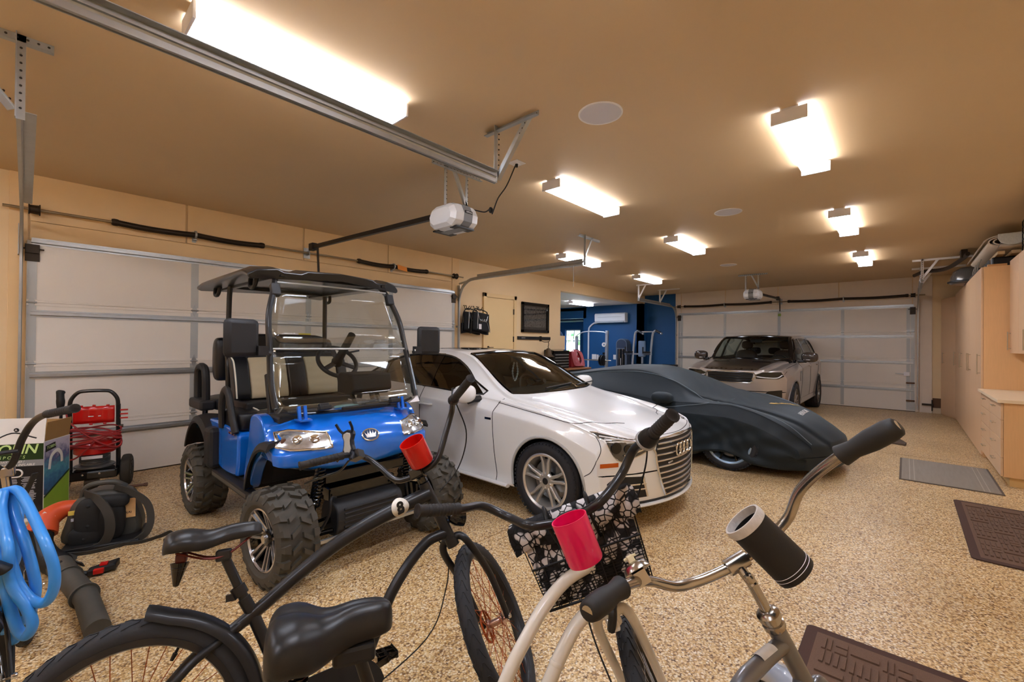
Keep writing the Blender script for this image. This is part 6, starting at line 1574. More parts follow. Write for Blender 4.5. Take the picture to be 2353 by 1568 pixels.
b = C_.st(); q0 = C_.axis(.87); q1 = C_.axis(.955); b.tube([q0, q1], .0125, 16); b.lathe([(0, .016), (.009, .014), (.0135, .006), (.0125, -.004)], 16, q1, C_.ax); b.tube(spl([q1 + V((0, 0, -.015)), C_.bar(0, .012, .965), C_.bar(0, .030, .99)], 5), [.0125] * 10 + [.016], 12); b.tube([C_.bar(-.028, .034, .995), C_.bar(.028, .034, .995)], .0195, 18); b.build('stem', m_oldchr, C_.t, 40)
b = C_.st(); b.lathe([(0, .02), (.004, .02), (.004, .012)], 6, q1, C_.ax); b.build('stem_bolt', m_black, C_.t)
C_.handlebar(hb, m_oldchr, .0122); C_.grips(hb[-2:], mat('moulded_grip', '262524', .6, var=.2, vscale=20), 'ergo')
# decals on the top tube
b = B(); b.grid(lambda u, v: V((.77 + .06 * u, .0194 * cos(.5 + 2.1 * v), .793 + .003 * u + .0194 * sin(.5 + 2.1 * v))), 2, 10); b.build('maker_sticker', mat('silver_sticker', 'D9D4CA', .4, var=.15, vscale=60), C_.t)
for x in (.655, .685): b = B(); b.lathe([(.0188, -.004), (.0193, -.004), (.0193, .004), (.0188, .004)], 20, (x, 0, .772 + (x - .655) * .1), (1, 0, .12), True); b.build('tube_band', m_housing if x < .67 else m_black, C_.t)
# leather cup holder and bell
m_leather = mat('black_leather', '1E1C1C', .55, bump=.25, bscale=260)
lo, hi = V((.742, -.078, .938)), V((.728, -.045, 1.068))
d = (hi - lo); h = d.length
b = C_.st(); b.lathe([(.0, .01), (.043, .01), (.046, 0), (.047, .006), (.047, h), (.043, h), (.043, .012)], 40, lo, d); cp = b.build('leather_cup_holder', m_leather, C_.t, 40)
b = C_.st(); b.lathe([(.044, h - .004), (.0485, h - .002), (.050, h + .008), (.0485, h + .018), (.044, h + .018)], 40, lo, d, True); b.build('cup_rim', mat('pale_fleece', 'CFC9C2', .8, var=.2, vscale=70, bump=.5, bscale=200), cp)
for z in (.012, .02):
    for k in range(40):
        pass
    b = C_.st(); b.lathe([(.047, z - .0006), (.0477, z), (.047, z + .0006)], 40, lo, d, True); b.build('stitching', m_housing, cp)
be = C_.bar(.235, -.03, 1.095); b = C_.st(); b.lathe([(.0, .022), (.018, .020), (.03, .012), (.034, .0), (.030, -.001), (.0, .008)], 26, be + V((0, 0, .006)), (.25, 0, 1)); b.obox(be - V((0, 0, .008)), (.03, .03, .03)); bl = b.build('bell', m_oldchr, C_.t, 40)
b = C_.st(); b.box(be.x - .008, be.x + .012, be.y - .008, be.y + .008, be.z + .026, be.z + .044); b.box(be.x + .002, be.x + .008, be.y - .016, be.y + .016, be.z + .036, be.z + .042); b.build('bell_knob', mat('ivory_plastic', 'E3D9B4', .4), bl, 0, .002)
# ---- handlebar end of a small bicycle at the left edge
D_ = Bike('black bicycle at the left edge, only its handlebar and chrome stem in view', -.059, 2.414, rad(84), -.06, 0, .80, .25, .30, .04)
D_.wheel(False, .024, m_bikeblk, m_steelsp, m_oldchr, 20); D_.wheel(True, .024, m_bikeblk, m_steelsp, m_oldchr, 20)
D_.tube('head_tube', [D_.axis(.58), D_.axis(.72)], .019, m_bikeblk, k=0)
D_.tube('top_tube', [D_.axis(.69), (.35, 0, .55), (.20, 0, .50)], .016, m_bikeblk); D_.tube('down_tube', [D_.axis(.6), (.32, 0, .26)], .017, m_bikeblk, k=0); D_.tube('seat_tube', [(.18, 0, .60), (.31, 0, .25)], .015, m_bikeblk, k=0)
for sg in (-1, 1):
    D_.tube('chain_stay', [(.31, sg * .02, .25), (0, sg * .055, .25)], .008, m_bikeblk, k=0); D_.tube('seat_stay', [(.20, sg * .02, .52), (0, sg * .055, .25)], .007, m_bikeblk, k=0)
    D_.tube('fork_leg', [D_.axis(.56), D_.axis(.545) + V((.01, sg * .045, 0)), V((.80, sg * .05, .25))], .011, m_bikeblk, True)
D_.saddle((.13, 0, .64), .22, .14, .08, m_saddle, skirt=.03)
hb = [(0, 0, .889), (.031, -.011, .936), (.063, -.02, 1.03), (.106, -.057, 1.109), (.162, -.172, 1.154), (.26, -.383, 1.19)]
D_.handlebar(hb, m_tube, .0135); D_.grips(hb[-2:], m_grip)
b = D_.st(); b.tube([D_.axis(.72), D_.axis(.90)], .016, 14); b.obox(D_.axis(.89), (.045, .06, .045)); b.build('stem', m_oldchr, D_.t, 35, .006)
b = D_.st(); b.tube([D_.bar(-.05, -.03, .985), D_.bar(.09, -.03, .985)], .009, 8); b.build('crossbar', m_tube, D_.t)
b = D_.st(); b.tube(spl([D_.bar(.04, -.03, .93), D_.bar(.07, -.06, .93), D_.bar(.12, -.12, .90)], 4), [.011, .012, .012, .011, .010, .010, .009, .008, .007], 8); b.build('brake_lever', m_tube, D_.t)
b = D_.st(); b.tube(spl([D_.bar(.03, -.02, .90), D_.bar(.05, .06, 1.0), D_.bar(-.02, .10, 1.05), D_.bar(-.1, .05, 1.02)], 6), .003, 6); b.build('brake_cable', m_black, D_.t)
# ---------------------------------------------------------------- left side: blue hose, carton, pressure washer, backpack blower
m_hose = mat('bright_blue_hose', '3E97EC', .35, coat=.3, var=.06, vscale=12)
hs = thing('hose', 'bright blue hose coiled in long loops over the handlebar at the left edge', 'hose', (-.05, 2.9, .88))
for lp in (
[ (-0.034, 2.733, 0.858), (-0.016, 2.713, 0.858), (0.005, 2.656, 0.830), (0.036, 2.539, 0.761), (0.062, 2.427, 0.699), (0.082, 2.398, 0.615), (0.083, 2.398, 0.536), (0.062, 2.422, 0.482), (0.026, 2.462, 0.492), (-0.006, 2.497, 0.549), (-0.028, 2.521, 0.635), (-0.049, 2.578, 0.717), (-0.069, 2.677, 0.776), (-0.062, 2.745, 0.841) ],
[ (-0.050, 2.776, 0.846), (-0.031, 2.732, 0.821), (-0.017, 2.656, 0.759), (0.007, 2.559, 0.690), (0.028, 2.519, 0.593), (0.038, 2.509, 0.505), (0.027, 2.521, 0.424), (0.001, 2.551, 0.380), (-0.029, 2.584, 0.357), (-0.063, 2.622, 0.349), (-0.083, 2.644, 0.423), (-0.081, 2.639, 0.643), (-0.066, 2.747, 0.795) ],
[ (-0.054, 2.716, 0.857), (-0.057, 2.668, 0.813), (-0.048, 2.588, 0.758), (-0.033, 2.496, 0.688), (-0.032, 2.496, 0.602), (-0.017, 2.480, 0.539), (0.014, 2.445, 0.475), (0.030, 2.428, 0.412), (0.015, 2.445, 0.369), (-0.006, 2.469, 0.390), (-0.024, 2.487, 0.461), (-0.041, 2.506, 0.560), (-0.054, 2.520, 0.659), (-0.070, 2.613, 0.757), (-0.068, 2.708, 0.836) ],
[ (-0.027, 2.779, 0.836), (-0.012, 2.721, 0.779), (-0.016, 2.656, 0.691), (-0.017, 2.629, 0.609), (-0.037, 2.651, 0.534), (-0.046, 2.662, 0.459), (-0.030, 2.645, 0.368), (-0.011, 2.625, 0.297), (-0.024, 2.639, 0.286), (-0.042, 2.659, 0.353), (-0.061, 2.678, 0.443), (-0.072, 2.690, 0.586), (-0.051, 2.744, 0.753) ],
):
    B(Mx.Translation(-hs.location)).tube(spl(lp, 8, True), .0175, 10, True).build('hose_loop', m_hose, hs, 180)
B(Mx.Translation(-hs.location)).bar((.0, 2.86, .78), (.035, 2.80, .90), .02, .006).build('cable_tie', m_black, hs, 0)
# ---- printed carton
m_card = mat('brown_cardboard', 'A8824F', .8, var=.08, vscale=5)
m_cwhite = mat('white_card', 'EAE8E4', .6); m_cblack = mat('black_print', '0C0E16', .45); m_cgreen = mat('dark_green_print', '14340F', .45); m_cgrey = mat('grey_print', '8B8F93', .5); m_ctxt = mat('lime_print', 'C9E89A', .5); m_cwt = mat('pale_text_print', 'C8CBD2', .5)
bx = thing('carton', 'tall open printed carton with green and black front by the near garage door', 'box', (.11, 5.24, 0), rad(-31))
B().box(-.62, 0, 0, .32, 0, .64).build('carton_body', m_cwhite, bx, 0)
fl = B(); fl.obox((-.31, .02, .735), (.62, .006, .20), Mx.Rotation(-.12, 3, 'X')); fl.build('front_flap', m_cwhite, bx, 0)
fl = B(); fl.obox((.0, .17, .715), (.006, .30, .16), Mx.Rotation(.1, 3, 'Y')); fl.build('side_flap', m_card, bx, 0)
fl = B(); fl.obox((-.31, .33, .70), (.60, .006, .16), Mx.Rotation(-.4, 3, 'X')); fl.build('back_flap', m_card, bx, 0)
F = lambda x, z, d=.0: (x, -.002 - d, z)
b = B(); b.box(-.62, -.0, -.002, 0, .03, .45); b.build('black_panel', m_cblack, bx, 0)
b = B(); b.box(-.62, -.0, -.002, 0, .50, .63); b.build('green_band', m_cgreen, bx, 0)
b = B(); b.box(-.62, -.0, -.002, 0, .45, .50); b.build('grey_band', m_cgrey, bx, 0)
text('brand_text', 'TOBIN', .105, m_ctxt, bx, frame(F(-.20, .585), (1, 0, 0), (0, 0, 1)), .0008, shear=.25, bold=.002)
text('sport_text', 'S P O R T S', .034, m_ctxt, bx, frame(F(-.20, .523), (1, 0, 0), (0, 0, 1)), .0008, shear=.2)
text('title_text', '3 DAY ISLAND /', .025, m_cwhite, bx, frame(F(-.21, .487), (1, 0, 0), (0, 0, 1)), .0008, shear=.25)
text('title_text', 'ILE / ISLA INFLABLE', .025, m_cwhite, bx, frame(F(-.16, .462), (1, 0, 0), (0, 0, 1)), .0008, shear=.25)
text('flap_mark', 'A', .022, m_cwhite, bx, frame((-.17, -.012, .745), (1, 0, 0), (0, -.12, 1)), .001)
B(frame((-.17, -.005, .745), (1, 0, 0), (0, -.12, 1))).prism([(cos(k * pi / 10) * .017, sin(k * pi / 10) * .017) for k in range(20)], lambda u, v, w: (u, v, w), 0, .003).build('flap_dot', m_black, bx, 0)
b = B(); b.tube([(-.22 + x, -.004, .395 + z) for x, z in [(.0, .03)] + [(.06 + .03 * sin(a), .03 * cos(a)) for a in [k * pi / 8 for k in range(9)]] + [(.0, -.03), (-.03, -.0265), (-.03, .0265)]], .006, 6, True); b.build('ring_logo', m_cwhite, bx)
random.seed(5)
for cx, z0, n in ((-.21, .345, 5), (-.09, .36, 5), (-.09, .31, 6), (-.09, .25, 6), (-.09, .20, 5), (-.21, .29, 3), (-.13, .12, 12)):
    b = B()
    for k in range(n):
        w = .03 + random.random() * .02; b.box(cx - w, cx + w, -.003, -.0015, z0 - k * .0085, z0 - k * .0085 + .0035)
    b.build('small_print', m_cwt, bx, 0)['kind'] = 'stuff'
# side print: lake photo over lime field
m_lake = mat('lake_print', '2B5C86', .4)
nt, bb, N = nodes(m_lake); tc = N('TexCoord'); sp = N('SeparateXYZ'); nt.links.new(tc.outputs['Object'], sp.inputs[0])
nz = N('TexNoise'); nz.inputs['Scale'].default_value = 22; nz.inputs['Detail'].default_value = 6; nt.links.new(tc.outputs['Object'], nz.inputs['Vector'])
ma = N('Math', operation='MULTIPLY_ADD'); ma.inputs[1].default_value = .22; nt.links.new(nz.outputs[0], ma.inputs[0]); nt.links.new(sp.outputs[2], ma.inputs[2])
rp = ramp(nt, [(.28, '1E3A66'), (.42, '2E6FA0'), (.52, '4FA0B8'), (.60, '55588E'), (.70, 'C9C4D8')]); nt.links.new(ma.outputs[0], rp.inputs[0]); nt.links.new(rp.outputs[0], bb.inputs['Base Color'])
B().box(0, .002, .01, .31, .20, .635).build('lake_picture', m_lake, bx, 0)
B().prism([(.01, .02), (.31, .02), (.31, .33), (.01, .18)], lambda u, v, w: (w, u, v), 0, .003).build('lime_panel', mat('lime_panel', '8DB83A', .45, var=.15, vscale=8), bx, 0)
B().prism([(.01, .19), (.31, .34), (.31, .325), (.01, .175)], lambda u, v, w: (w, u, v), 0, .004).build('dark_stripe', m_cgreen, bx, 0)
B().prism([(.02, .55), (.14, .565), (.13, .615), (.02, .60)], lambda u, v, w: (w, u, v), 0, .004).build('side_badge', m_cblack, bx, 0)
text('side_brand_text', 'TOBIN', .034, m_ctxt, bx, frame((.005, .078, .585), (0, 1, .08), (0, 0, 1)), .0006, shear=.2)
b = B(); b.tube(spl([(.006, .06, .40), (.006, .08, .50), (.006, .15, .54), (.006, .20, .50), (.006, .21, .43)], 5), .016, 8, flat=.2); b.build('boat_arch_print', m_cwhite, bx)
# ---- pressure washer
pw = thing('pressure_washer', 'red and black pressure washer on two wheels with a red hose wound on it', 'pressure washer', (.46, 5.90, 0), rad(-14))
m_redp = mat('red_plastic_panel', 'C4110F', .3, coat=.5); m_redhose = mat('red_hose', '9E2A2C', .5); m_engine = mat('engine_grey', '77797C', .4, .6, var=.2, vscale=30)
for sg in (-1, 1):
    B().tube(spl([(sg * .175, .06, .14), (sg * .175, .03, .5), (sg * .175, .0, .84)], 5), .019, 10).build('frame_tube', m_tube, pw)
    B().tube([(sg * .175, .0, .62), (sg * .215, 0, .62)], .014, 8).build('hose_peg', m_dark, pw)
B().tube(spl([(-.175, 0, .82), (-.165, 0, .90), (-.12, 0, .965), (-.06, 0, .98), (.06, 0, .98), (.12, 0, .965), (.165, 0, .90), (.175, 0, .82)], 6), .017, 10).build('push_handle', m_tube, pw)
b = B(); b.grid(lambda u, v: V((-.15 + .30 * u, -.012 + .004 * sin(u * 20), .665 + .165 * v)), 24, 4); b.build('red_panel', m_redp, pw, 180, solid=.012)
for x, z in ((-.09, .835), (.0, .838), (.10, .835), (-.02, .66), (.08, .66)): B().box(x - .012, x + .012, -.025, -.005, z - .01, z + .008).build('panel_clip', m_redp, pw, 0, .003)
B().box(-.04, .05, -.02, -.012, .73, .738).build('white_slot', m_housing, pw, 0)
for z in (.70, .74, .78): B().box(.19, .25, -.01, .01, z - .008, z + .006).build('nozzle', m_redp, pw, 0, .002)
b = B(); b.lathe([(0, .51), (.09, .505), (.14, .47), (.155, .42), (.155, .375), (.14, .365), (0, .365)], 30, (0, .06, 0)); b.build('engine_cover', m_redp, pw, 40)
b = B(); b.lathe([(0, .37), (.10, .37), (.10, .26), (.15, .25), (.15, .235), (0, .235)], 30, (0, .06, 0))
for k in range(6): b.lathe([(.10, -.003), (.115, -.003), (.115, .003), (.10, .003)], 26, (0, .06, .275 + k * .016), (0, 0, 1), True)
b.build('engine_block', m_engine, pw, 40)
B().box(-.07, .08, -.10, -.092, .335, .362).build('engine_sticker', m_housing, pw, 0)
b = B(); b.box(-.19, .19, -.10, .22, .13, .22); b.build('deck', m_black_gloss, pw, 0, .02)
for x in (-.06, .06): B().lathe([(0, .008), (.009, .006), (.01, 0)], 10, (x, -.10, .19), (0, -1, 0)).build('deck_bolt', m_chrome, pw)
b = B(); b.cyl((-.05, -.06, .1), (.05, -.06, .1), .045); b.cyl((0, .02, .0), (0, .02, .14), .03); b.build('pump', m_dark, pw)
for sg in (-1, 1):
    b = B(); b.lathe([(.06, -.035), (.13, -.04), (.15, -.03), (.155, -.012), (.155, .012), (.15, .03), (.13, .04), (.06, .035)], 36, (sg * .235, .10, .155), (1, 0, 0), True)
    w_ = b.build('wheel', mat('dusty_black_rubber', '37332D', .8, var=.2, vscale=20), pw, 40)
    b = B(); b.lathe([(0, -.02), (.065, -.03), (.065, .03), (0, .02)], 24, (sg * .235, .10, .155), (1, 0, 0)); 
    for k in range(6): b.cyl((sg * .235 + sg * .035, .10 + cos(k) * .1, .155 + sin(k) * .1), (sg * .235 + sg * .042, .10 + cos(k) * .1, .155 + sin(k) * .1), .008, n=8)
    b.build('wheel_hub', m_black, w_, 40)
random.seed(11)
for k in range(7):
    z = .44 + .028 * k; P = []
    for a in range(16):
        t = 2 * pi * a / 16; P.append(((.20 + .012 * random.random()) * cos(t), -.03 + (.055 + .02 * random.random()) * sin(t), z + .02 * sin(t * 2 + k) + (.05 if k in (2, 5) else .01) * sin(t + k)))
    B().tube(spl(P, 3, True), .0075, 8, True).build('hose_turn', m_redhose, pw, 180)
B().tube(spl([(-.19, -.05, .80), (-.16, -.07, .70), (-.05, -.10, .58), (.08, -.10, .47), (.18, -.08, .43), (.21, -.04, .47), (.18, -.02, .54)], 6), .0075, 8).build('hose_end', m_redhose, pw, 180)
B().tube(spl([(-.20, -.05, .34), (-.12, -.10, .35), (-.04, -.11, .42), (.02, -.10, .5)], 6), .0075, 8).build('hose_end', m_redhose, pw, 180)
b = B(); b.tube([(-.235, -.01, .30), (-.23, -.01, .82)], .012, 8); b.tube(spl([(-.235, -.02, .78), (-.23, -.03, .88), (-.235, -.02, .96), (-.23, -.01, .995)], 4), [.016, .017, .019, .022, .024, .024, .022, .022, .022, .024, .026, .024, .018], 10, flat=1.3); b.build('spray_gun', m_black, pw)
# ---- backpack blower
bp_ = thing('leaf_blower', 'black backpack leaf blower with padded straps and orange elbow lying on the floor', 'leaf blower', (.40, 4.36, 0), rad(-16))
m_pad = mat('black_padding', '1D1D1D', .75, bump=.2, bscale=150); m_bgrey = mat('charcoal_plastic', '45443F', .5); m_strap = mat('webbing_strap', '3B3833', .8, bump=.3, bscale=300); m_orange = mat('orange_plastic', 'D4532A', .4)
b = B(); b.prism([(p.x, p.y) for p in spl([(-.20, .02, 0), (-.20, .20, 0), (-.15, .33, 0), (-.02, .38, 0), (.13, .35, 0), (.18, .25, 0), (.19, .02, 0)], 5, True)], lambda u, v, w: (u, w, v), -.02, .17); b.build('housing', m_bgrey, bp_, 40, .03)
b = B(); b.ell((0, .12, .16), (.16, .10, .13), 20, 12); b.build('fan_casing', m_bgrey, bp_)
B().box(.06, .18, -.025, -.02, .16, .30).build('label_plate', mat('orange_white_label', 'E0B27A', .5, var=.3, vscale=30), bp_, 0)
text('label_text', '72 dB(A)', .022, m_black, bp_, frame((.12, -.028, .20), (1, 0, 0), (0, 0, 1)), .0006)
B().box(-.185, -.09, -.026, -.02, .235, .265).build('yellow_sticker', mat('yellow_sticker', 'D8C25A', .5, var=.2, vscale=60), bp_, 0)
B().box(-.17, -.12, -.026, -.02, .19, .21).build('white_sticker', mat('blue_white_sticker', 'C4CBE0', .5, var=.4, vscale=90), bp_, 0)
for x, z, w, h_ in ((-.06, .20, .09, .15), (.04, .17, .09, .15), (-.08, .08, .10, .07), (.06, .30, .09, .05)):
    B().ell((x, -.045, z), (w, .045, h_), 20, 12, e=.7).build('back_pad', m_pad, bp_)
for x, z in ((-.07, .30), (-.07, .16), (-.09, .07), (.05, .22)): B().ell((x, -.088, z), (.012, .005, .012), 10, 6).build('pad_button', m_pad, bp_)
def strap(name, pts, w=.025, t=.006, m=m_strap):
    P = spl(pts, 6); b = B(); rings = []
    for i, p in enumerate(P):
        d = (P[min(i + 1, len(P) - 1)] - P[max(i - 1, 0)]).normalized(); s_ = d.cross(V((0, 1, .3))).normalized(); n_ = s_.cross(d)
        rings.append([p + s_ * w + n_ * t, p - s_ * w + n_ * t, p - s_ * w - n_ * t, p + s_ * w - n_ * t])
    b.loft(rings); return b.build(name, m, bp_, 40)
strap('shoulder_strap', [(-.10, -.02, .38), (-.02, -.10, .35), (.05, -.15, .25), (.06, -.15, .12), (.02, -.13, .03), (-.02, -.12, .012)], .028)
strap('shoulder_strap', [(.06, -.02, .40), (.15, -.05, .36), (.25, -.08, .27), (.28, -.10, .15), (.26, -.12, .06), (.20, -.13, .015)], .022)
strap('loose_webbing', [(.12, -.15, .012), (.24, -.17, .012), (.34, -.12, .012), (.40, -.12, .03), (.42, -.18, .018), (.37, -.22, .010)], .014, .003)
strap('loose_webbing', [(-.20, -.14, .012), (-.05, -.20, .012), (.10, -.17, .012), (.2, -.13, .012)], .016, .003)
strap('loose_webbing', [(-.12, -.17, .010), (-.10, -.27, .010), (-.05, -.36, .010), (-.02, -.40, .010)], .022, .003)
B().tube(spl([(-.12, .02, .34), (-.10, .0, .41), (-.03, -.02, .44), (.06, -.02, .435), (.12, .0, .39)], 6), .020, 10).build('carry_handle', m_bgrey, bp_)
b = B(); b.box(-.20, .22, -.14, .18, .0, .035); b.tube([(-.21, -.12, .02), (.22, -.14, .02)], .014, 8); b.build('base_frame', m_black, bp_, 0, .01)
b = B(); b.tube(spl([(-.16, .08, .26), (-.24, .06, .26), (-.30, .0, .22), (-.31, -.06, .15)], 6), [.05 + .002 * k for k in range(19)], 18); b.build('orange_elbow', m_orange, bp_)
B().obox((-.285, -.035, .255), (.07, .006, .04), Mx.Rotation(.6, 3, 'Y')).build('elbow_sticker', m_housing, bp_, 0); B().obox((-.29, -.085, .17), (.08, .006, .035)).build('elbow_sticker', m_housing, bp_, 0)
P = spl([(-.31, -.07, .14), (-.29, -.16, .11), (-.22, -.32, .085), (-.104, -.51, .075)], 14); b = B(); b.tube(P, [(.068 if k % 2 else .060) for k in range(len(P))], 18); b.build('bellows_tube', m_black, bp_)
b = B(); P = [(-.104, -.51, .075), (-.02, -.70, .066), (-.01, -.72, .066), (.11, -.98, .058), (.12, -1.0, .058), (.25, -1.40, .052)]; b.tube(P, [.062, .060, .056, .056, .052, .052], 20); b.build('blower_tube', mat('dusty_black_tube', '4A4740', .7, var=.2, vscale=18), bp_, 40)
for k in (1, 3): q = V(P[k]); d_ = V(P[k + 1]) - V(P[k - 1]); b = B(); b.lathe([(.05, -.008), (.066, -.008), (.066, .008), (.05, .008)], 22, q, d_, True); b.build('tube_collar', m_bgrey, bp_, 30)
b = B(); b.tube([(-.09, -.60, .13), (-.04, -.61, .07), (.03, -.60, .03), (.06, -.59, .03)], .016, 10); g = b.build('throttle_handle', m_black, bp_)
b = B(); b.loft([[V((.04, -.62, .012)), V((.04, -.56, .012)), V((.04, -.56, .05)), V((.04, -.62, .05))], [V((.17, -.58, .012)), V((.18, -.51, .012)), V((.18, -.51, .062)), V((.17, -.58, .05))]]); b.build('throttle_grip', m_black, bp_, 0, .008)
B().box(.07, .12, -.625, -.60, .02, .05).build('red_trigger', m_redp, bp_, 0, .004)
B().box(.09, .13, -.58, -.54, .048, .062).build('red_switch', m_redp, bp_, 0, .004)
rb = B(); rb.cyl((.66, 5.79, .014), (.84, 5.74, .014), .013, n=10); rb.cyl((.82, 5.746, .014), (.85, 5.737, .014), .018, n=10)
tag(rb.build('metal_bar', mat('rusty_bar', '6E5244', .6, .3), None), 'short rusty bar lying on the floor by the pressure washer wheel', 'bar')
# ---------------------------------------------------------------- right side: maple cabinets and what lies on them, floor mats
m_maple = mat('maple_laminate', 'E3BC94', .42, var=.06, vscale=6, stretch=(14, 14, 1.0))
m_maple2 = mat('maple_end_panel', 'EBBB85', .42, var=.06, vscale=6, stretch=(14, 14, 1.0))
m_edge = mat('maple_edge_band', 'D9A066', .45)
m_handle = mat('brushed_nickel', 'C9B9A0', .3, .8)
def bar_pull(b, p0, p1, n, r=.0055, st=.03, over=.02):
    p0, p1, n = V(p0), V(p1), V(n); d = (p1 - p0).normalized()
    b.cyl(p0 + n * st - d * over, p1 + n * st + d * over, r, n=10)
    for p in (p0, p1): b.cyl(p, p + n * st, r * .8, n=8)
Yf = -.76; ZT = 2.59
edges = [8.72, 9.33, 10.12, 10.72, 11.52, 12.13, 12.93]
words = ['nearest the counter', 'second from the counter', 'third from the counter', 'fourth from the counter', 'fifth from the counter', 'last before the corner unit']
for i in range(6):
    x0, x1 = edges[i], edges[i + 1]; w = x1 - x0
    t = thing('tall_cabinet', 'tall maple storage cabinet along the right wall, ' + words[i], 'cabinet', (x0, Yf, 0), 0, 'tall maple cabinets along the right wall')
    B().box(.002, w - .002, -.595, -.022, 0, ZT).build('body', m_maple2 if i == 0 else m_maple, t, 0, .002)
    d = B().box(.003, w - .003, -.020, 0, .03, ZT - .005).build('door', m_maple, t, 0, .003)
    hx = .10 if i % 2 == 0 else w - .10
    h = B(); bar_pull(h, (hx, 0, 1.14), (hx, 0, 1.38), (0, 1, 0)); h.build('handle', m_handle, d)
t = thing('tall_cabinet', 'tall maple corner cabinet angled beside the far right corner', 'cabinet', (12.94, Yf, 0), 0)
b = B(); b.prism([(0, -.595), (0, -.022), (.60, .16), (.82, .16), (.82, -.595)], lambda u, v, w: (u, v, w), 0, ZT - .03); b.build('body', m_maple, t, 0, .002)
d = B(); d.prism([(.005, -.02), (.012, .0), (.60, .185), (.606, .165)], lambda u, v, w: (u, v, w), .03, ZT - .035); dd = d.build('door', m_maple, t, 0)
h = B(); bar_pull(h, (.47, .145, 1.16), (.47, .145, 1.36), (-.3, .95, 0)); h.build('handle', m_handle, dd)
# drawer bases and counter
for i, (x0, x1, lb) in enumerate(((7.86, 8.70, 'maple drawer unit with four drawers beside the tall cabinets'), (7.04, 7.85, 'maple drawer unit with four drawers at the near end of the counter'))):
    t = thing('drawer_cabinet', lb, 'cabinet', (x0, Yf, 0), 0, 'maple drawer units under the counter'); w = x1 - x0
    B().box(.002, w - .002, -.595, -.022, .10, .895).build('body', m_maple2, t, 0, .002)
    B().box(.04, w, -.56, -.07, 0, .10).build('plinth', mat('pale_maple_plinth', 'E2BC7E', .5), t, 0)
    zs = [.105, .305, .505, .71, .89]
    for k in range(4):
        dr = B().box(.003, w - .003, -.020, 0, zs[k], zs[k + 1] - .004).build('drawer', m_maple, t, 0, .003)
        h = B(); c = (zs[k] + zs[k + 1]) / 2 + .03; bar_pull(h, (w / 2 - .06, 0, c), (w / 2 + .06, 0, c), (0, 1, 0)); h.build('handle', m_handle, dr)
ct = B(); ct.box(7.0, 8.715, -1.355, Yf + .03, .895, .93)
tag(ct.build('countertop', mat('cream_laminate_top', 'F3DBB8', .35), None, 0, .003), 'cream laminate countertop over the maple drawer units', 'countertop')
t = thing('wall_cabinet', 'maple wall cabinet above the counter at the right edge', 'cabinet', (6.9, -1.355, 1.42), 0)
B().box(0, 1.78, 0, .32, .0, 1.22).build('body', mat('pale_maple', 'EED2AC', .42, var=.05, vscale=6, stretch=(14, 14, 1)), t, 0, .003)
for k in range(3):
    d = B().box(.005 + .593 * k, .588 + .593 * k, .321, .34, .0, 1.215).build('door', m_maple, t, 0, .002)
    h = B(); bar_pull(h, (.5 + .593 * k if k != 1 else .66, .34, .06), (.5 + .593 * k if k != 1 else .66, .34, .26), (0, 1, 0)); h.build('handle', m_handle, d)
# ---- things stored on top of the cabinets
rg = thing('rolled_rug', 'rolled pale carpet with a black underside lying on top of the cabinets', 'rug', (9.1, -1.0, 2.90))
n = 60; P = []
for k in range(n):
    a = 2 * pi * 2.1 * k / (n - 1); r = 1 - .0 * k; s_ = 1 - .42 * k / n
    P.append(V((0, cos(a) * .23 * s_, sin(a) * .085 * s_)))
b = B(); o = []
for i, p in enumerate(P):
    d = (P[min(i + 1, n - 1)] - P[max(i - 1, 0)]).normalized(); nn = V((0, -d.z, d.y)); o.append((p - nn * .007, p + nn * .007))
rings = [[a for a, c in o] + [c for a, c in o[::-1]]]
b.loft([[V((-.5, p.y, p.z)) for p in rings[0]], [V((1.6, p.y, p.z)) for p in rings[0]]]); b.build('rug_roll', mat('pale_carpet', 'D9CBBB', .9, bump=.4, bscale=300), rg, 40)
ht = thing('saddle_pad', 'pale speckled half-round pad hanging in front of the rolled carpet', 'pad', (8.52, -1.02, 2.92))
b = B(); b.prism([(-.13, .06), (.13, .06), (.13, .0), (.10, -.06), (.04, -.09), (-.04, -.09), (-.10, -.06), (-.13, 0)], lambda u, v, w: (w, u, v), -.012, .012); b.build('pad_face', mat('speckled_grey_foam', 'CDD0CC', .8, var=.2, vscale=60), ht, 0, .004)
B().tube(spl([(0, .10, -.05), (-.01, .13, -.12), (-.01, .155, -.16)], 5), .004, 6).build('wire_hook', m_galv, ht)
B().tube(spl([(0, -.10, -.05), (-.01, -.13, -.12), (-.01, -.155, -.16), (-.01, -.17, -.15)], 5), .004, 6).build('wire_hook', m_galv, ht)
wd = B(); wd.box(8.75, 11.6, -1.12, -1.04, 2.748, 2.79); wd.box(8.75, 11.0, -.98, -.91, 2.748, 2.79); wd.box(10.95, 11.03, -1.16, -.90, 2.748, 2.79)
tag(wd.build('wooden_rail', mat('pale_timber', 'C9AA80', .6, var=.1, vscale=4), None, 0, .004), 'pale timber frame lying flat under the rolled carpet', 'timber')
cr = thing('plastic_case', 'long black ribbed plastic case on top of the tall cabinets', 'case', (9.0, -1.06, ZT + .001))
b = B(); b.box(-.02, 1.9, -.24, .18, 0, .155); b.build('case_body', m_black, cr, 0, .02)
for k in range(18): B().tube([(.15 + .09 * k, .182, .01), (.20 + .09 * k, .182, .15)], .006, 6).build('case_rib', m_black, cr)
B().box(-.03, -.02, -.22, -.04, .01, .15).build('grey_end_panel', mat('slate_grey_panel', '5B5E63', .5), cr, 0)
hm = thing('roof_box', 'black upturned plastic tub with grey trim leaning off the cabinet tops', 'tub', (10.9, -.82, ZT + .001))
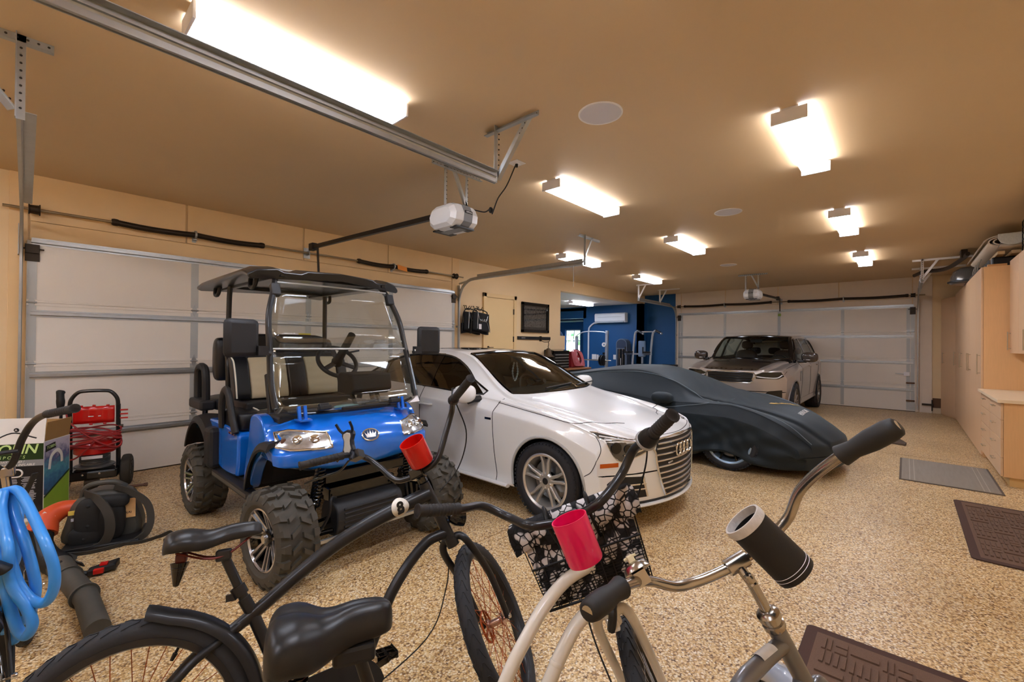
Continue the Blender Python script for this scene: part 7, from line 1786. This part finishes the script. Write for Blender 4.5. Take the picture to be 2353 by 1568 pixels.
b = B(); b.lathe([(0, .30), (.13, .285), (.21, .22), (.245, .13), (.25, .06), (.27, .05), (.27, .03), (.24, 0), (0, 0)], 32, (0, 0, 0)); hb_ = b.build('tub_shell', mat('glossy_grey_black', '4C4A48', .25, coat=.5), hm, 40)
b = B(); b.lathe([(.252, .055), (.285, .05), (.285, .028), (.252, .024)], 32, (0, 0, 0), (0, 0, 1), True); b.build('tub_rim', m_black, hm, 40)
cp = B(); cp.ell((11.25, -.84, ZT + .17), (.16, .14, .17), 18, 12, e=.6)
tag(cp.build('plastic_bin', mat('beige_plastic', 'B7A78D', .5), None), 'beige rounded plastic bin behind the black tub on the cabinets', 'bin')
lg = thing('luggage_rack', 'grey tubular rack resting on the cabinet edge beside the black tub', 'rack', (9.75, -.81, ZT + .016))
b = B(); b.tube(spl([(-.85, -.02, .0), (-.55, .0, .02), (-.2, .03, .0), (.5, .04, .0), (.75, .0, .0)], 5), .014, 8); b.build('rack_bar', mat('dark_grey_bar', '4A4A4B', .4, .4), lg)
for x in (-.3, .0, .3):
    B().tube([(x, .03, 0), (x + .06, .01, .12), (x + .08, -.02, .2)], .009, 8).build('rack_strut', m_galv, lg)
tb = B(); tb.box(8.74, 8.80, -1.0, -.82, ZT + .001, ZT + .03)
tag(tb.build('wood_offcut', m_edge, None, 0, .003), 'small maple offcut lying at the front corner of the nearest tall cabinet', 'board')
ck = thing('wire_crate', 'dark wire mesh crate standing on the wall cabinet at the right edge', 'crate', (7.45, -1.18, 2.642))
b = B()
for k in range(9):
    for yy in (-.15, .15): b.cyl((-.5 + .125 * k, yy, 0), (-.5 + .125 * k, yy, .36), .005, n=6)
for k in range(4):
    for xx in (-.5, .5): b.cyl((xx, -.15 + .1 * k, 0), (xx, -.15 + .1 * k, .36), .005, n=6)
for k in range(6): b.tube([(-.5, -.15, .072 * k), (.5, -.15, .072 * k), (.5, .15, .072 * k), (-.5, .15, .072 * k)], .005, 6, True)
b.build('mesh', m_wire, ck); B().box(-.47, .47, -.13, .13, .01, .30).build('dark_bundle', mat('plum_cloth', '3A2A35', .8), ck, 0, .02)
rail = thing('hockey_stick', 'dark curved bar bolted up by the ceiling above the cabinets', 'bar', (10.9, -.62, 2.98))
b = B(); b.tube(spl([(1.3, .50, -.02), (.9, .35, .0), (.5, .18, -.05), (.1, .05, -.06), (-.4, -.08, .0), (-.7, -.12, .03)], 6), .03, 8, flat=1.2); b.build('bar', mat('dark_brown_bar', '33281F', .5), rail)
b = B(); b.box(-.55, -.35, -.13, -.05, .0, .134); b.build('ceiling_bracket', m_dark, rail, 0, .006)
# ---- floor mats
m_mat = mat('brown_ribbed_mat', '6B5242', .95, var=.35, vscale=350)
m_matedge = mat('brown_mat_edge', '4B352D', .95, var=.15, vscale=200)
def door_mat(label, x0, x1, y0, y1, name='door_mat', group='brown ribbed floor mats'):
    t = thing(name, label, 'mat', ((x0 + x1) / 2, (y0 + y1) / 2, 0), 0, group); a, b_ = (x1 - x0) / 2, (y1 - y0) / 2
    o = B().prism(rrect(2 * a, 2 * b_, .03), lambda u, v, w: (u, v, w), .001, .010); o.build('border', m_matedge, t, 0, .003)
    f = B(); f.box(-a + .05, a - .05, -b_ + .05, b_ - .05, .008, .0105); q = .115; nx, ny = int((2 * a - .11) / q), int((2 * b_ - .11) / q)
    for i in range(nx):
        for j in range(ny):
            cx, cy = (i - (nx - 1) / 2) * q, (j - (ny - 1) / 2) * q; k = (i + 2 * j) % 4
            if k == 3: f.box(cx - .018, cx + .018, cy - .052, cy + .052, .010, .0185)
            elif k == 1:
                for sx in (-.028, .028): f.box(cx + sx - .022, cx + sx + .022, cy - .05, cy - .004, .010, .0185)
                for r_ in (.02, .043): f.box(cx - .05, cx + .05, cy + r_ - .009, cy + r_ + .006, .010, .0185)
            else:
                for r_ in range(4): y = cy - .045 + .028 * r_; f.box(cx - .052, cx + .052, y - .008, y + .008, .010, .0185)
    f.build('ribbed_field', m_mat, t, 0)
    return t
door_mat('brown ribbed floor mat beside the counter at the right edge', 4.46, 6.06, -1.28, -.345)
door_mat('brown ribbed floor mat in the foreground beside the grey bicycle', 1.72, 2.80, -.45, .385)
t = thing('door_mat', 'flat grey floor mat lying in front of the drawer units', 'mat', (7.2, -.345, 0))
B().box(-.62, .66, -.40, .40, .001, .008).build('border', mat('dark_grey_rubber', '5F5348', .9), t, 0, .002)
B().box(-.60, .64, -.38, .38, .007, .010).build('carpet_field', mat('grey_mat_carpet', '8D8377', .95, var=.15, vscale=3, bump=.3, bscale=300, stretch=(1, 12, 1)), t, 0)
for y in (-.30, -.26, .27, .31): B().box(-.60, .64, y - .004, y + .004, .009, .0108).build('woven_stripe', mat('mat_stripe', 'A69A8B', .95), t, 0)
w = B(); w.prism([(8.98, .42), (8.85, .0), (9.02, -.01), (9.30, .06), (9.42, .12), (9.5, .45)], lambda u, v, z: (u, v, z), .001, .03)
tag(w.build('rubber_wedge', mat('dark_brown_rubber', '54463A', .85), None, 0, .008), 'dark rubber wheel wedge on the floor behind the large black handlebar grip', 'wedge')
# ---------------------------------------------------------------- left wall beyond the garage door, and the gym
d3 = struct(thing('door_3', 'tan painted side door between the hanging chairs and the framed picture', 'door', (6.36, YA, 0)))
m_doorp = mat('tan_door_paint', 'EACB96', .45, var=.02)
B().box(0, .84, -.03, -.004, .01, 2.44).build('door_leaf', m_doorp, d3, 0, .003)
for a in ((-.09, -.005, 0, 2.53), (.845, .935, 0, 2.53)): B().box(a[0], a[1], -.045, 0, a[2], a[3]).build('door_casing', m_doorp, d3, 0, .006)
B().box(-.09, .935, -.045, 0, 2.445, 2.53).build('door_casing', m_doorp, d3, 0, .006)
for z in (2.18, 1.58, .35): B().box(.825, .85, -.045, -.03, z - .06, z + .06).build('hinge', m_dark, d3, 0)
h = B(); h.lathe([(0, 0), (.03, 0), (.03, .006), (.01, .01), (.01, .04)], 16, (.06, -.03, 1.40), (0, -1, 0)); h.bar((.06, -.07, 1.40), (.17, -.07, 1.40), .02, .014); h.build('door_lever', m_dark, d3)
# framed picture
pc = thing('framed_picture', 'black framed dark photo print of many cars above the black wall rail', 'picture', (7.98, YA - .002, 2.09))
b = B()
for x0, x1, z0, z1 in ((-.5, -.435, -.345, .345), (.435, .5, -.345, .345), (-.5, .5, -.345, -.28), (-.5, .5, .28, .345)): b.box(x0, x1, -.045, 0, z0, z1)
b.build('frame', m_black_gloss, pc, 0, .006)
m_print = mat('car_collage_print', '3A3236', .35)
nt, bb, N = nodes(m_print); tc = N('TexCoord'); vo = N('TexVoronoi'); vo.inputs['Scale'].default_value = 26; nz = N('TexNoise'); nz.inputs['Scale'].default_value = 30; nz.inputs['Detail'].default_value = 8
nt.links.new(tc.outputs['Object'], vo.inputs['Vector']); nt.links.new(tc.outputs['Object'], nz.inputs['Vector'])
ma = N('Math', operation='MULTIPLY'); nt.links.new(vo.outputs['Distance'], ma.inputs[0]); nt.links.new(nz.outputs[0], ma.inputs[1])
r = ramp(nt, [(.03, '14110F'), (.10, '4A3D3C'), (.16, '8C7D78'), (.24, 'E5DDD6')]); nt.links.new(ma.outputs[0], r.inputs[0]); nt.links.new(r.outputs[0], bb.inputs['Base Color'])
B().box(-.40, .40, -.016, -.012, -.22, .25).build('print', m_print, pc, 0)
B().box(-.436, .436, -.012, -.004, -.281, .281).build('mount', mat('charcoal_mount', '2E2C33', .5), pc, 0)
gl = B().box(-.436, .436, -.022, -.020, -.281, .281).build('glazing', glass('picture_glass', 'F4F6F6', .01), pc, 0)
# wall rail, hook and bell
rl = thing('wall_rail', 'black tool rail on the tan wall below the framed picture', 'rail', (7.96, YA, 1.615))
B().box(-.60, .20, -.03, 0, -.036, .036).build('track', m_black, rl, 0, .004); B().box(.235, .60, -.03, 0, -.036, .036).build('track', m_black, rl, 0, .004)
text('rail_text', 'RUBBERMAID', .022, m_housing, rl, frame((-.42, -.032, 0), (1, 0, 0), (0, 0, 1)), .0008)
h = B(); h.box(.20, .235, -.045, 0, -.07, .05); h.tube(spl([(.22, -.045, -.06), (.22, -.12, -.085), (.22, -.22, -.085), (.22, -.27, -.075), (.22, -.29, -.045)], 5), .007, 8); h.build('double_hook', m_dark, rl)
bl = thing('ship_bell', 'old bronze bell hanging from the wall rail hook beside the tool chest', 'bell', (8.18, 6.215, 1.522))
m_bronze = mat('aged_bronze', '5A4A38', .5, .7, var=.25, vscale=20)
B().tube(spl([(.0, .0, .012), (.01, 0, -.05), (-.01, 0, -.10), (0, 0, -.15)], 5), .008, 8).build('bell_rope', m_dark, bl)
B().lathe([(0, -.14), (.03, -.14), (.05, -.16), (.065, -.20), (.075, -.26), (.10, -.30), (.14, -.33), (.14, -.34), (.12, -.34), (.06, -.28), (0, -.2)], 28).build('bell_body', m_bronze, bl)
B().lathe([(0, -.30), (.012, -.31), (.03, -.37), (.0, -.40)], 12).build('clapper', m_bronze, bl)
ol = thing('wall_outlet', 'small white outlet plate on the tan wall behind the bell', 'outlet', (8.62, YA, 1.17)); B().box(-.06, .06, -.008, 0, -.05, .05).build('plate', m_housing, ol, 0, .003)
for z in (-.022, .022): B().box(-.02, .02, -.011, -.008, z - .014, z + .014).build('socket', m_housing, ol, 0)
# hanging folding chairs
hk = thing('wall_hook', 'grey wall hooks holding the folded black chairs', 'hook', (5.93, YA, 2.16))
for x in (-.18, -.13, .07, .17): B().tube(spl([(x, 0, .06), (x, -.03, .06), (x, -.05, .0), (x, -.12, -.02), (x + .02, -.16, .05)], 4), .007, 8).build('hook', m_dark, hk)
m_fabk = mat('black_chair_fabric', '15161A', .8, bump=.2, bscale=200)
for k, (y, dx, lb) in enumerate(((6.36, -.08, 'black folding camp chair hanging on the wall, the one behind nearer the wall'), (6.26, .06, 'black folding camp chair hanging in front on the wall hooks, with silver clips'))):
    c = thing('folding_chair', lb, 'chair', (5.95 + dx, y, 1.72), 0, 'folded chairs on the wall hooks')
    b = B(); b.tube(spl([(-.24, 0, .0), (-.22, 0, .30), (-.17, 0, .41), (-.10, 0, .44), (.14, 0, .40), (.20, 0, .33), (.25, -.02, .0)], 6), .011, 8); b.build('chair_frame', m_tube, c)
    b = B(); b.grid(lambda u, v: V((-.22 + .44 * u + (v - .5) * -.0, -.02 - .03 * sin(pi * u), .02 + .36 * v - .04 * u)), 10, 8); b.build('seat_fabric', m_fabk, c, 180, solid=.012)
    b = B(); b.grid(lambda u, v: V((-.25 + .5 * u, .02, -.05 + .2 * v + .02 * sin(u * 5))), 10, 4); b.build('back_fabric', m_fabk, c, 180, solid=.012)
    b = B(); b.tube([(-.10, -.05, .34), (-.06, -.055, .22), (.12, -.055, .19), (.17, -.04, .30)], .006, 6); b.tube([(-.12, -.05, .05), (-.11, -.055, .38)], .008, 6); b.tube([(.14, -.055, .17), (.23, -.05, -.02)], .006, 6); b.build('silver_rod', m_galv, c)
    if k:
        for j in range(4): B().tube(spl([(-.05 + .05 * j, -.06, .24), (-.035 + .05 * j, -.065, .21), (-.05 + .05 * j, -.06, .18)], 4), .006, 6).build('clip', m_chrome, c)
        B().box(-.09, -.02, -.062, -.058, .04, .14).build('care_label', m_housing, c, 0)
# tool chest on a bench, red charger, orange lump
bn = thing('workbench', 'dark tool bench with a wooden top along the left wall', 'workbench', (9.0, 6.26, 0))
B().box(-.85, .72, -.26, .19, .86, .90).build('bench_top', mat('bench_wood', '9A6A48', .5, var=.2, vscale=5), bn, 0, .004)
B().box(-.82, .70, -.23, .18, .08, .86).build('bench_body', m_black, bn, 0)
for k in range(2): 
    d_ = B().box(-.80 + .76 * k, -.06 + .75 * k, -.25, -.231, .70, .84).build('drawer', m_black_gloss, bn, 0, .004)
    B().bar((-.55 + .76 * k, -.265, .77), (-.32 + .76 * k, -.265, .77), .015, .015).build('handle', m_chrome, d_, 0)
ch = thing('tool_chest', 'black tool chest with silver drawer pulls standing on the bench', 'tool chest', (8.62, 6.30, .901))
B().box(-.30, .31, -.14, .15, 0, .34).build('chest_body', m_black, ch, 0, .004)
B().prism([(-.16, .34), (.15, .34), (.15, .44), (.05, .46), (-.16, .42)], lambda u, v, w: (w, u, v), -.30, .31).build('lid', m_black_gloss, ch, 0, .006)
for k in range(5): 
    d_ = B().box(-.29, .30, -.155, -.141, .01 + .068 * k, .07 + .068 * k).build('drawer', m_black_gloss, ch, 0, .003)
    B().box(-.27, .28, -.172, -.156, .045 + .068 * k, .062 + .068 * k).build('drawer_pull', m_galv, d_, 0, .003)
cg = thing('battery_charger', 'red wheeled charger with looped red cables on the bench beside the tool chest', 'charger', (9.27, 6.28, .901))
B().box(-.20, .22, -.12, .12, 0, .40).build('charger_body', mat('dark_red_case', '8C1F26', .4), cg, 0, .02)
B().box(-.02, .12, -.13, -.12, .14, .24).build('label_panel', m_housing, cg, 0); B().box(.0, .03, -.13, -.12, .30, .37).build('label_panel', m_housing, cg, 0)
B().tube(spl([(-.18, -.08, .38), (-.1, -.1, .44), (.1, -.1, .44), (.19, -.08, .38)], 5), .012, 8).build('handle', m_black, cg)
random.seed(4)
for k in range(6): B().tube(spl([(-.24 + .04 * k, -.15, .40 - .02 * k), (-.16 + .05 * k, -.17, .10), (-.05 + .05 * k, -.18, .05), (.10 + .04 * k, -.17, .06), (.2, -.15, .2 + .03 * k), (.0, -.15, .42)], 6, True), .011, 8, True).build('red_cable', mat('pinkish_red_cable', 'C8707A', .5), cg)
lp = B(); lp.ell((9.60, 6.22, .955), (.09, .07, .055), 14, 10, e=.7)
tag(lp.build('orange_pouch', mat('orange_cloth', 'D2774E', .7), None), 'small orange pouch at the right end of the bench', 'pouch')
# ---- gym
ac = thing('air_conditioner', 'white wall air conditioner on the navy gym wall', 'air conditioner', (GX, 7.46, 2.39))
b = B(); b.prism([(0, -.16), (-.14, -.16), (-.20, -.10), (-.21, .12), (-.17, .16), (0, .16)], lambda u, v, w: (u, w, v), -.575, .575); b.build('case', mat('ac_white', 'E9EEF6', .35), ac, 30, .008)
B().box(-.19, -.12, -.5, .5, -.162, -.13).build('air_vane', mat('ac_grey_vane', 'AEB9C6', .4), ac, 0, .004)
B().box(-.212, -.205, -.45, .45, .02, .03).build('front_line', mat('ac_grey_vane', 'AEB9C6', .4), ac, 0)
pp = B(); pp.tube(spl([(GX - .05, 8.02, 2.24), (GX - .05, 8.16, 2.22), (GX - .05, 8.32, 2.10), (GX - .05, 8.36, 1.95), (GX - .05, 8.37, 1.5), (GX - .05, 8.37, .3), (GX - .05, 8.37, .0)], 6), .03, 10)
tag(pp.build('drain_pipe', mat('white_conduit', 'DDE4EE', .4), None), 'white conduit curving down the navy wall from the air conditioner', 'pipe')
for y, z, w, h_, lb in ((8.16, 1.05, .09, .09, 'wide white switch plate on the navy wall, leftmost of three'), (8.02, 1.03, .035, .10, 'narrow white plate on the navy wall, middle one of three'), (7.93, 1.02, .045, .07, 'white outlet plate on the navy wall, right one of three'), (7.36, 1.06, .05, .08, 'single white outlet on the navy wall behind the barbell')):
    t = thing('wall_plate', lb, 'outlet', (GX, y, z), 0, 'white plates on the navy wall'); B().box(-.008, 0, -w, w, -h_, h_).build('plate', m_housing, t, 0, .003); B().box(-.012, -.008, -w * .4, w * .4, -h_ * .4, h_ * .4).build('switch', m_housing, t, 0)
m_gymsteel = mat('white_gym_steel', 'C9D2DE', .3, .5); m_iron = mat('black_iron_plate', '15171C', .5, .3); m_gymgrey = mat('grey_gym_frame', '6C7A90', .35, .3)
rk = thing('squat_rack', 'white squat rack upright in the gym holding the barbell', 'gym rack', (12.2, 7.1, 0))
b = B(); b.bar((0, -.10, 0), (0, -.13, 1.92), .08, .08); b.build('upright', m_gymsteel, rk, 0, .004); B().bar((0, 1.0, 0), (0, 1.0, 1.75), .08, .08).build('upright', m_gymsteel, rk, 0, .004)
B().box(-.5, .5, -.16, -.06, 0, .07).build('foot', m_gymsteel, rk, 0, .004); B().box(-.5, .5, .95, 1.05, 0, .07).build('foot', m_gymsteel, rk, 0, .004)
B().bar((.02, -.1, .06), (.02, 1.0, .06), .07, .06).build('cross_member', m_gymsteel, rk, 0)
B().tube(spl([(-.05, -.12, 1.83), (-.05, .0, 1.88), (-.05, .55, 1.90), (-.05, .85, 1.84), (-.05, 1.02, 1.72)], 6), .016, 8).build('pull_up_bar', m_gymsteel, rk)
B().lathe([(.03, -.02), (.07, -.02), (.07, .02), (.03, .02)], 20, (-.06, -.06, 1.48), (1, 0, 0), True).build('pulley', m_housing, rk)
for z in (1.20, 1.02, .86, .70): B().obox((-.06, -.05, z), (.06, .06, .07)).build('plate_peg', m_iron, rk, 0, .008)
bb_ = thing('barbell', 'steel barbell with a black plate resting on the gym rack', 'barbell', (12.08, 7.3, .99))
B().cyl((0, -.55, 0), (0, .95, 0), .016, n=10).build('shaft', m_chrome, bb_)
for y in (-.27, -.20): B().lathe([(0, -.025), (.15, -.025), (.17, -.015), (.17, .015), (.15, .025), (0, .025)], 30, (0, y, 0), (0, 1, 0)).build('weight_plate', m_iron, bb_)
B().lathe([(0, -.04), (.03, -.04), (.03, .04), (0, .04)], 14, (0, -.34, 0), (0, 1, 0)).build('collar', m_chrome, bb_)
cm = thing('cable_machine', 'tall grey gym machine with rounded top and weight stack', 'gym machine', (12.9, 6.85, 0))
b = B(); b.prism([(-.19, 0), (.19, 0), (.19, 1.52)] + [(.19 * cos(k * pi / 12), 1.52 + .16 * sin(k * pi / 12)) for k in range(13)] + [(-.19, 1.52)], lambda u, v, w: (w, u, v), -.0, .28); b.build('housing', m_gymgrey, cm, 40, .01)
B().prism([(-.16, 1.38), (.16, 1.38), (.16, 1.50)] + [(.16 * cos(k * pi / 12), 1.52 + .13 * sin(k * pi / 12)) for k in range(13)] + [(-.16, 1.50)], lambda u, v, w: (w, u, v), -.012, .0).build('top_badge', mat('slate_badge', '37435A', .4), cm, 0)
B().box(-.008, 0, -.13, .13, .2, 1.34).build('dark_recess', m_iron, cm, 0)
for y in (-.06, .06): B().cyl((-.03, y, .2), (-.03, y, 1.36), .012, n=10).build('guide_rod', m_chrome, cm)
for k in range(8): B().box(-.06, -.01, -.11, .11, .25 + .06 * k, .30 + .06 * k).build('stack_plate', m_iron, cm, 0)
ch_ = B()
B().tube([(-.07, -.02, 1.05 - .02 * k) for k in range(12)], [.010 if k % 2 else .005 for k in range(12)], 8).build('chain', m_housing, cm)
ds = thing('dip_station', 'chrome and grey dip station with padded arms before the navy wall', 'gym machine', (12.8, 5.9, 0))
for s, y in ((1, .48), (-1, -.10)):
    B().tube(spl([(0, y + .06, 0), (0, y + .03, .8), (0, y - .0, 1.3), (0, y - .05, 1.80), (-.02, y - .12, 1.90), (-.10, y - .22, 1.91), (-.2, y - .42, 1.82)], 6), .032, 10).build('upright', m_gymsteel, ds)
    B().tube([(-.10, y - .20, 1.915), (-.19, y - .40, 1.83)], .036, 10).build('pull_grip', m_black, ds)
    B().obox((-.18, y + .06, 1.26), (.34, .12, .055)).build('arm_pad', m_black, ds, 40, .02)
    B().bar((.02, y + .02, 1.20), (-.36, y + .10, 1.20), .05, .05).build('arm_bracket', m_gymgrey, ds, 0)
    B().cyl((-.34, y + .10, 1.2), (-.34, y + .10, 1.42), .02, n=10).build('hand_grip', m_black, ds)
    B().box(-.45, .40, y + .02, y + .10, 0, .05).build('foot', m_gymgrey, ds, 0)
b = B(); b.obox((.02, .20, 1.36), (.07, .24, .50)); b.build('back_pad', mat('slate_blue_pad', '6F86A6', .6), ds, 50, .035)
B().bar((.05, -.1, 1.2), (.05, .5, 1.2), .05, .05).build('cross_bar', m_gymsteel, ds, 0); B().bar((.05, .2, .9), (.05, .2, 1.2), .05, .05).build('pad_post', m_gymsteel, ds, 0); B().tube([(.04, -.12, 1.89), (.04, .44, 1.89)], .02, 8).build('top_bar', m_gymsteel, ds)
bnc = B(); bnc.box(12.75, 13.15, 5.10, 5.62, .84, .90); bnc.box(12.9, 13.0, 5.15, 5.22, 0, .84); bnc.box(12.9, 13.0, 5.5, 5.57, 0, .84)
tag(bnc.build('flat_bench', m_iron, None, 0, .01), 'black flat bench beside the dip station under the navy wall', 'bench')
tr = thing('weight_tree', 'blue and white weight plate on a stand seen at the gym wall edge', 'weight plate', (14.3, 10.42, 0))
B().cyl((0, 0, 0), (0, 0, 2.0), .04, n=12).build('post', m_gymgrey, tr); B().box(-.3, .3, -.3, .3, 0, .05).build('base', m_gymgrey, tr, 0)
B().lathe([(.05, -.03), (.25, -.03), (.27, 0), (.25, .03), (.05, .03)], 30, (-.08, -.02, 1.78), (1, .4, 0), True).build('plate', mat('pale_blue_plate', '8FB2DA', .4), tr)
for k in range(6): B().lathe([(0, -.035), (.04, -.035), (.04, .035), (0, .035)], 14, (-.08 - .16 * sin(k * pi / 3) * .37, -.02 + .16 * sin(k * pi / 3) * .93, 1.78 + .16 * cos(k * pi / 3)), (1, .4, 0)).build('plate_slot', m_blue, tr)
wl_ = thing('wall_lamp', 'long pale tube lamp under a dark shelf in the gym alcove', 'lamp', (15.15, 10.5, 2.44))
B().box(-.06, .10, -.9, .62, -.03, .03).build('tube_housing', mat('pale_teal_housing', 'A9D4DC', .4), wl_, 0, .01); B().box(-.2, .12, -.9, .5, .10, .14).build('dark_shelf', m_iron, wl_, 0)
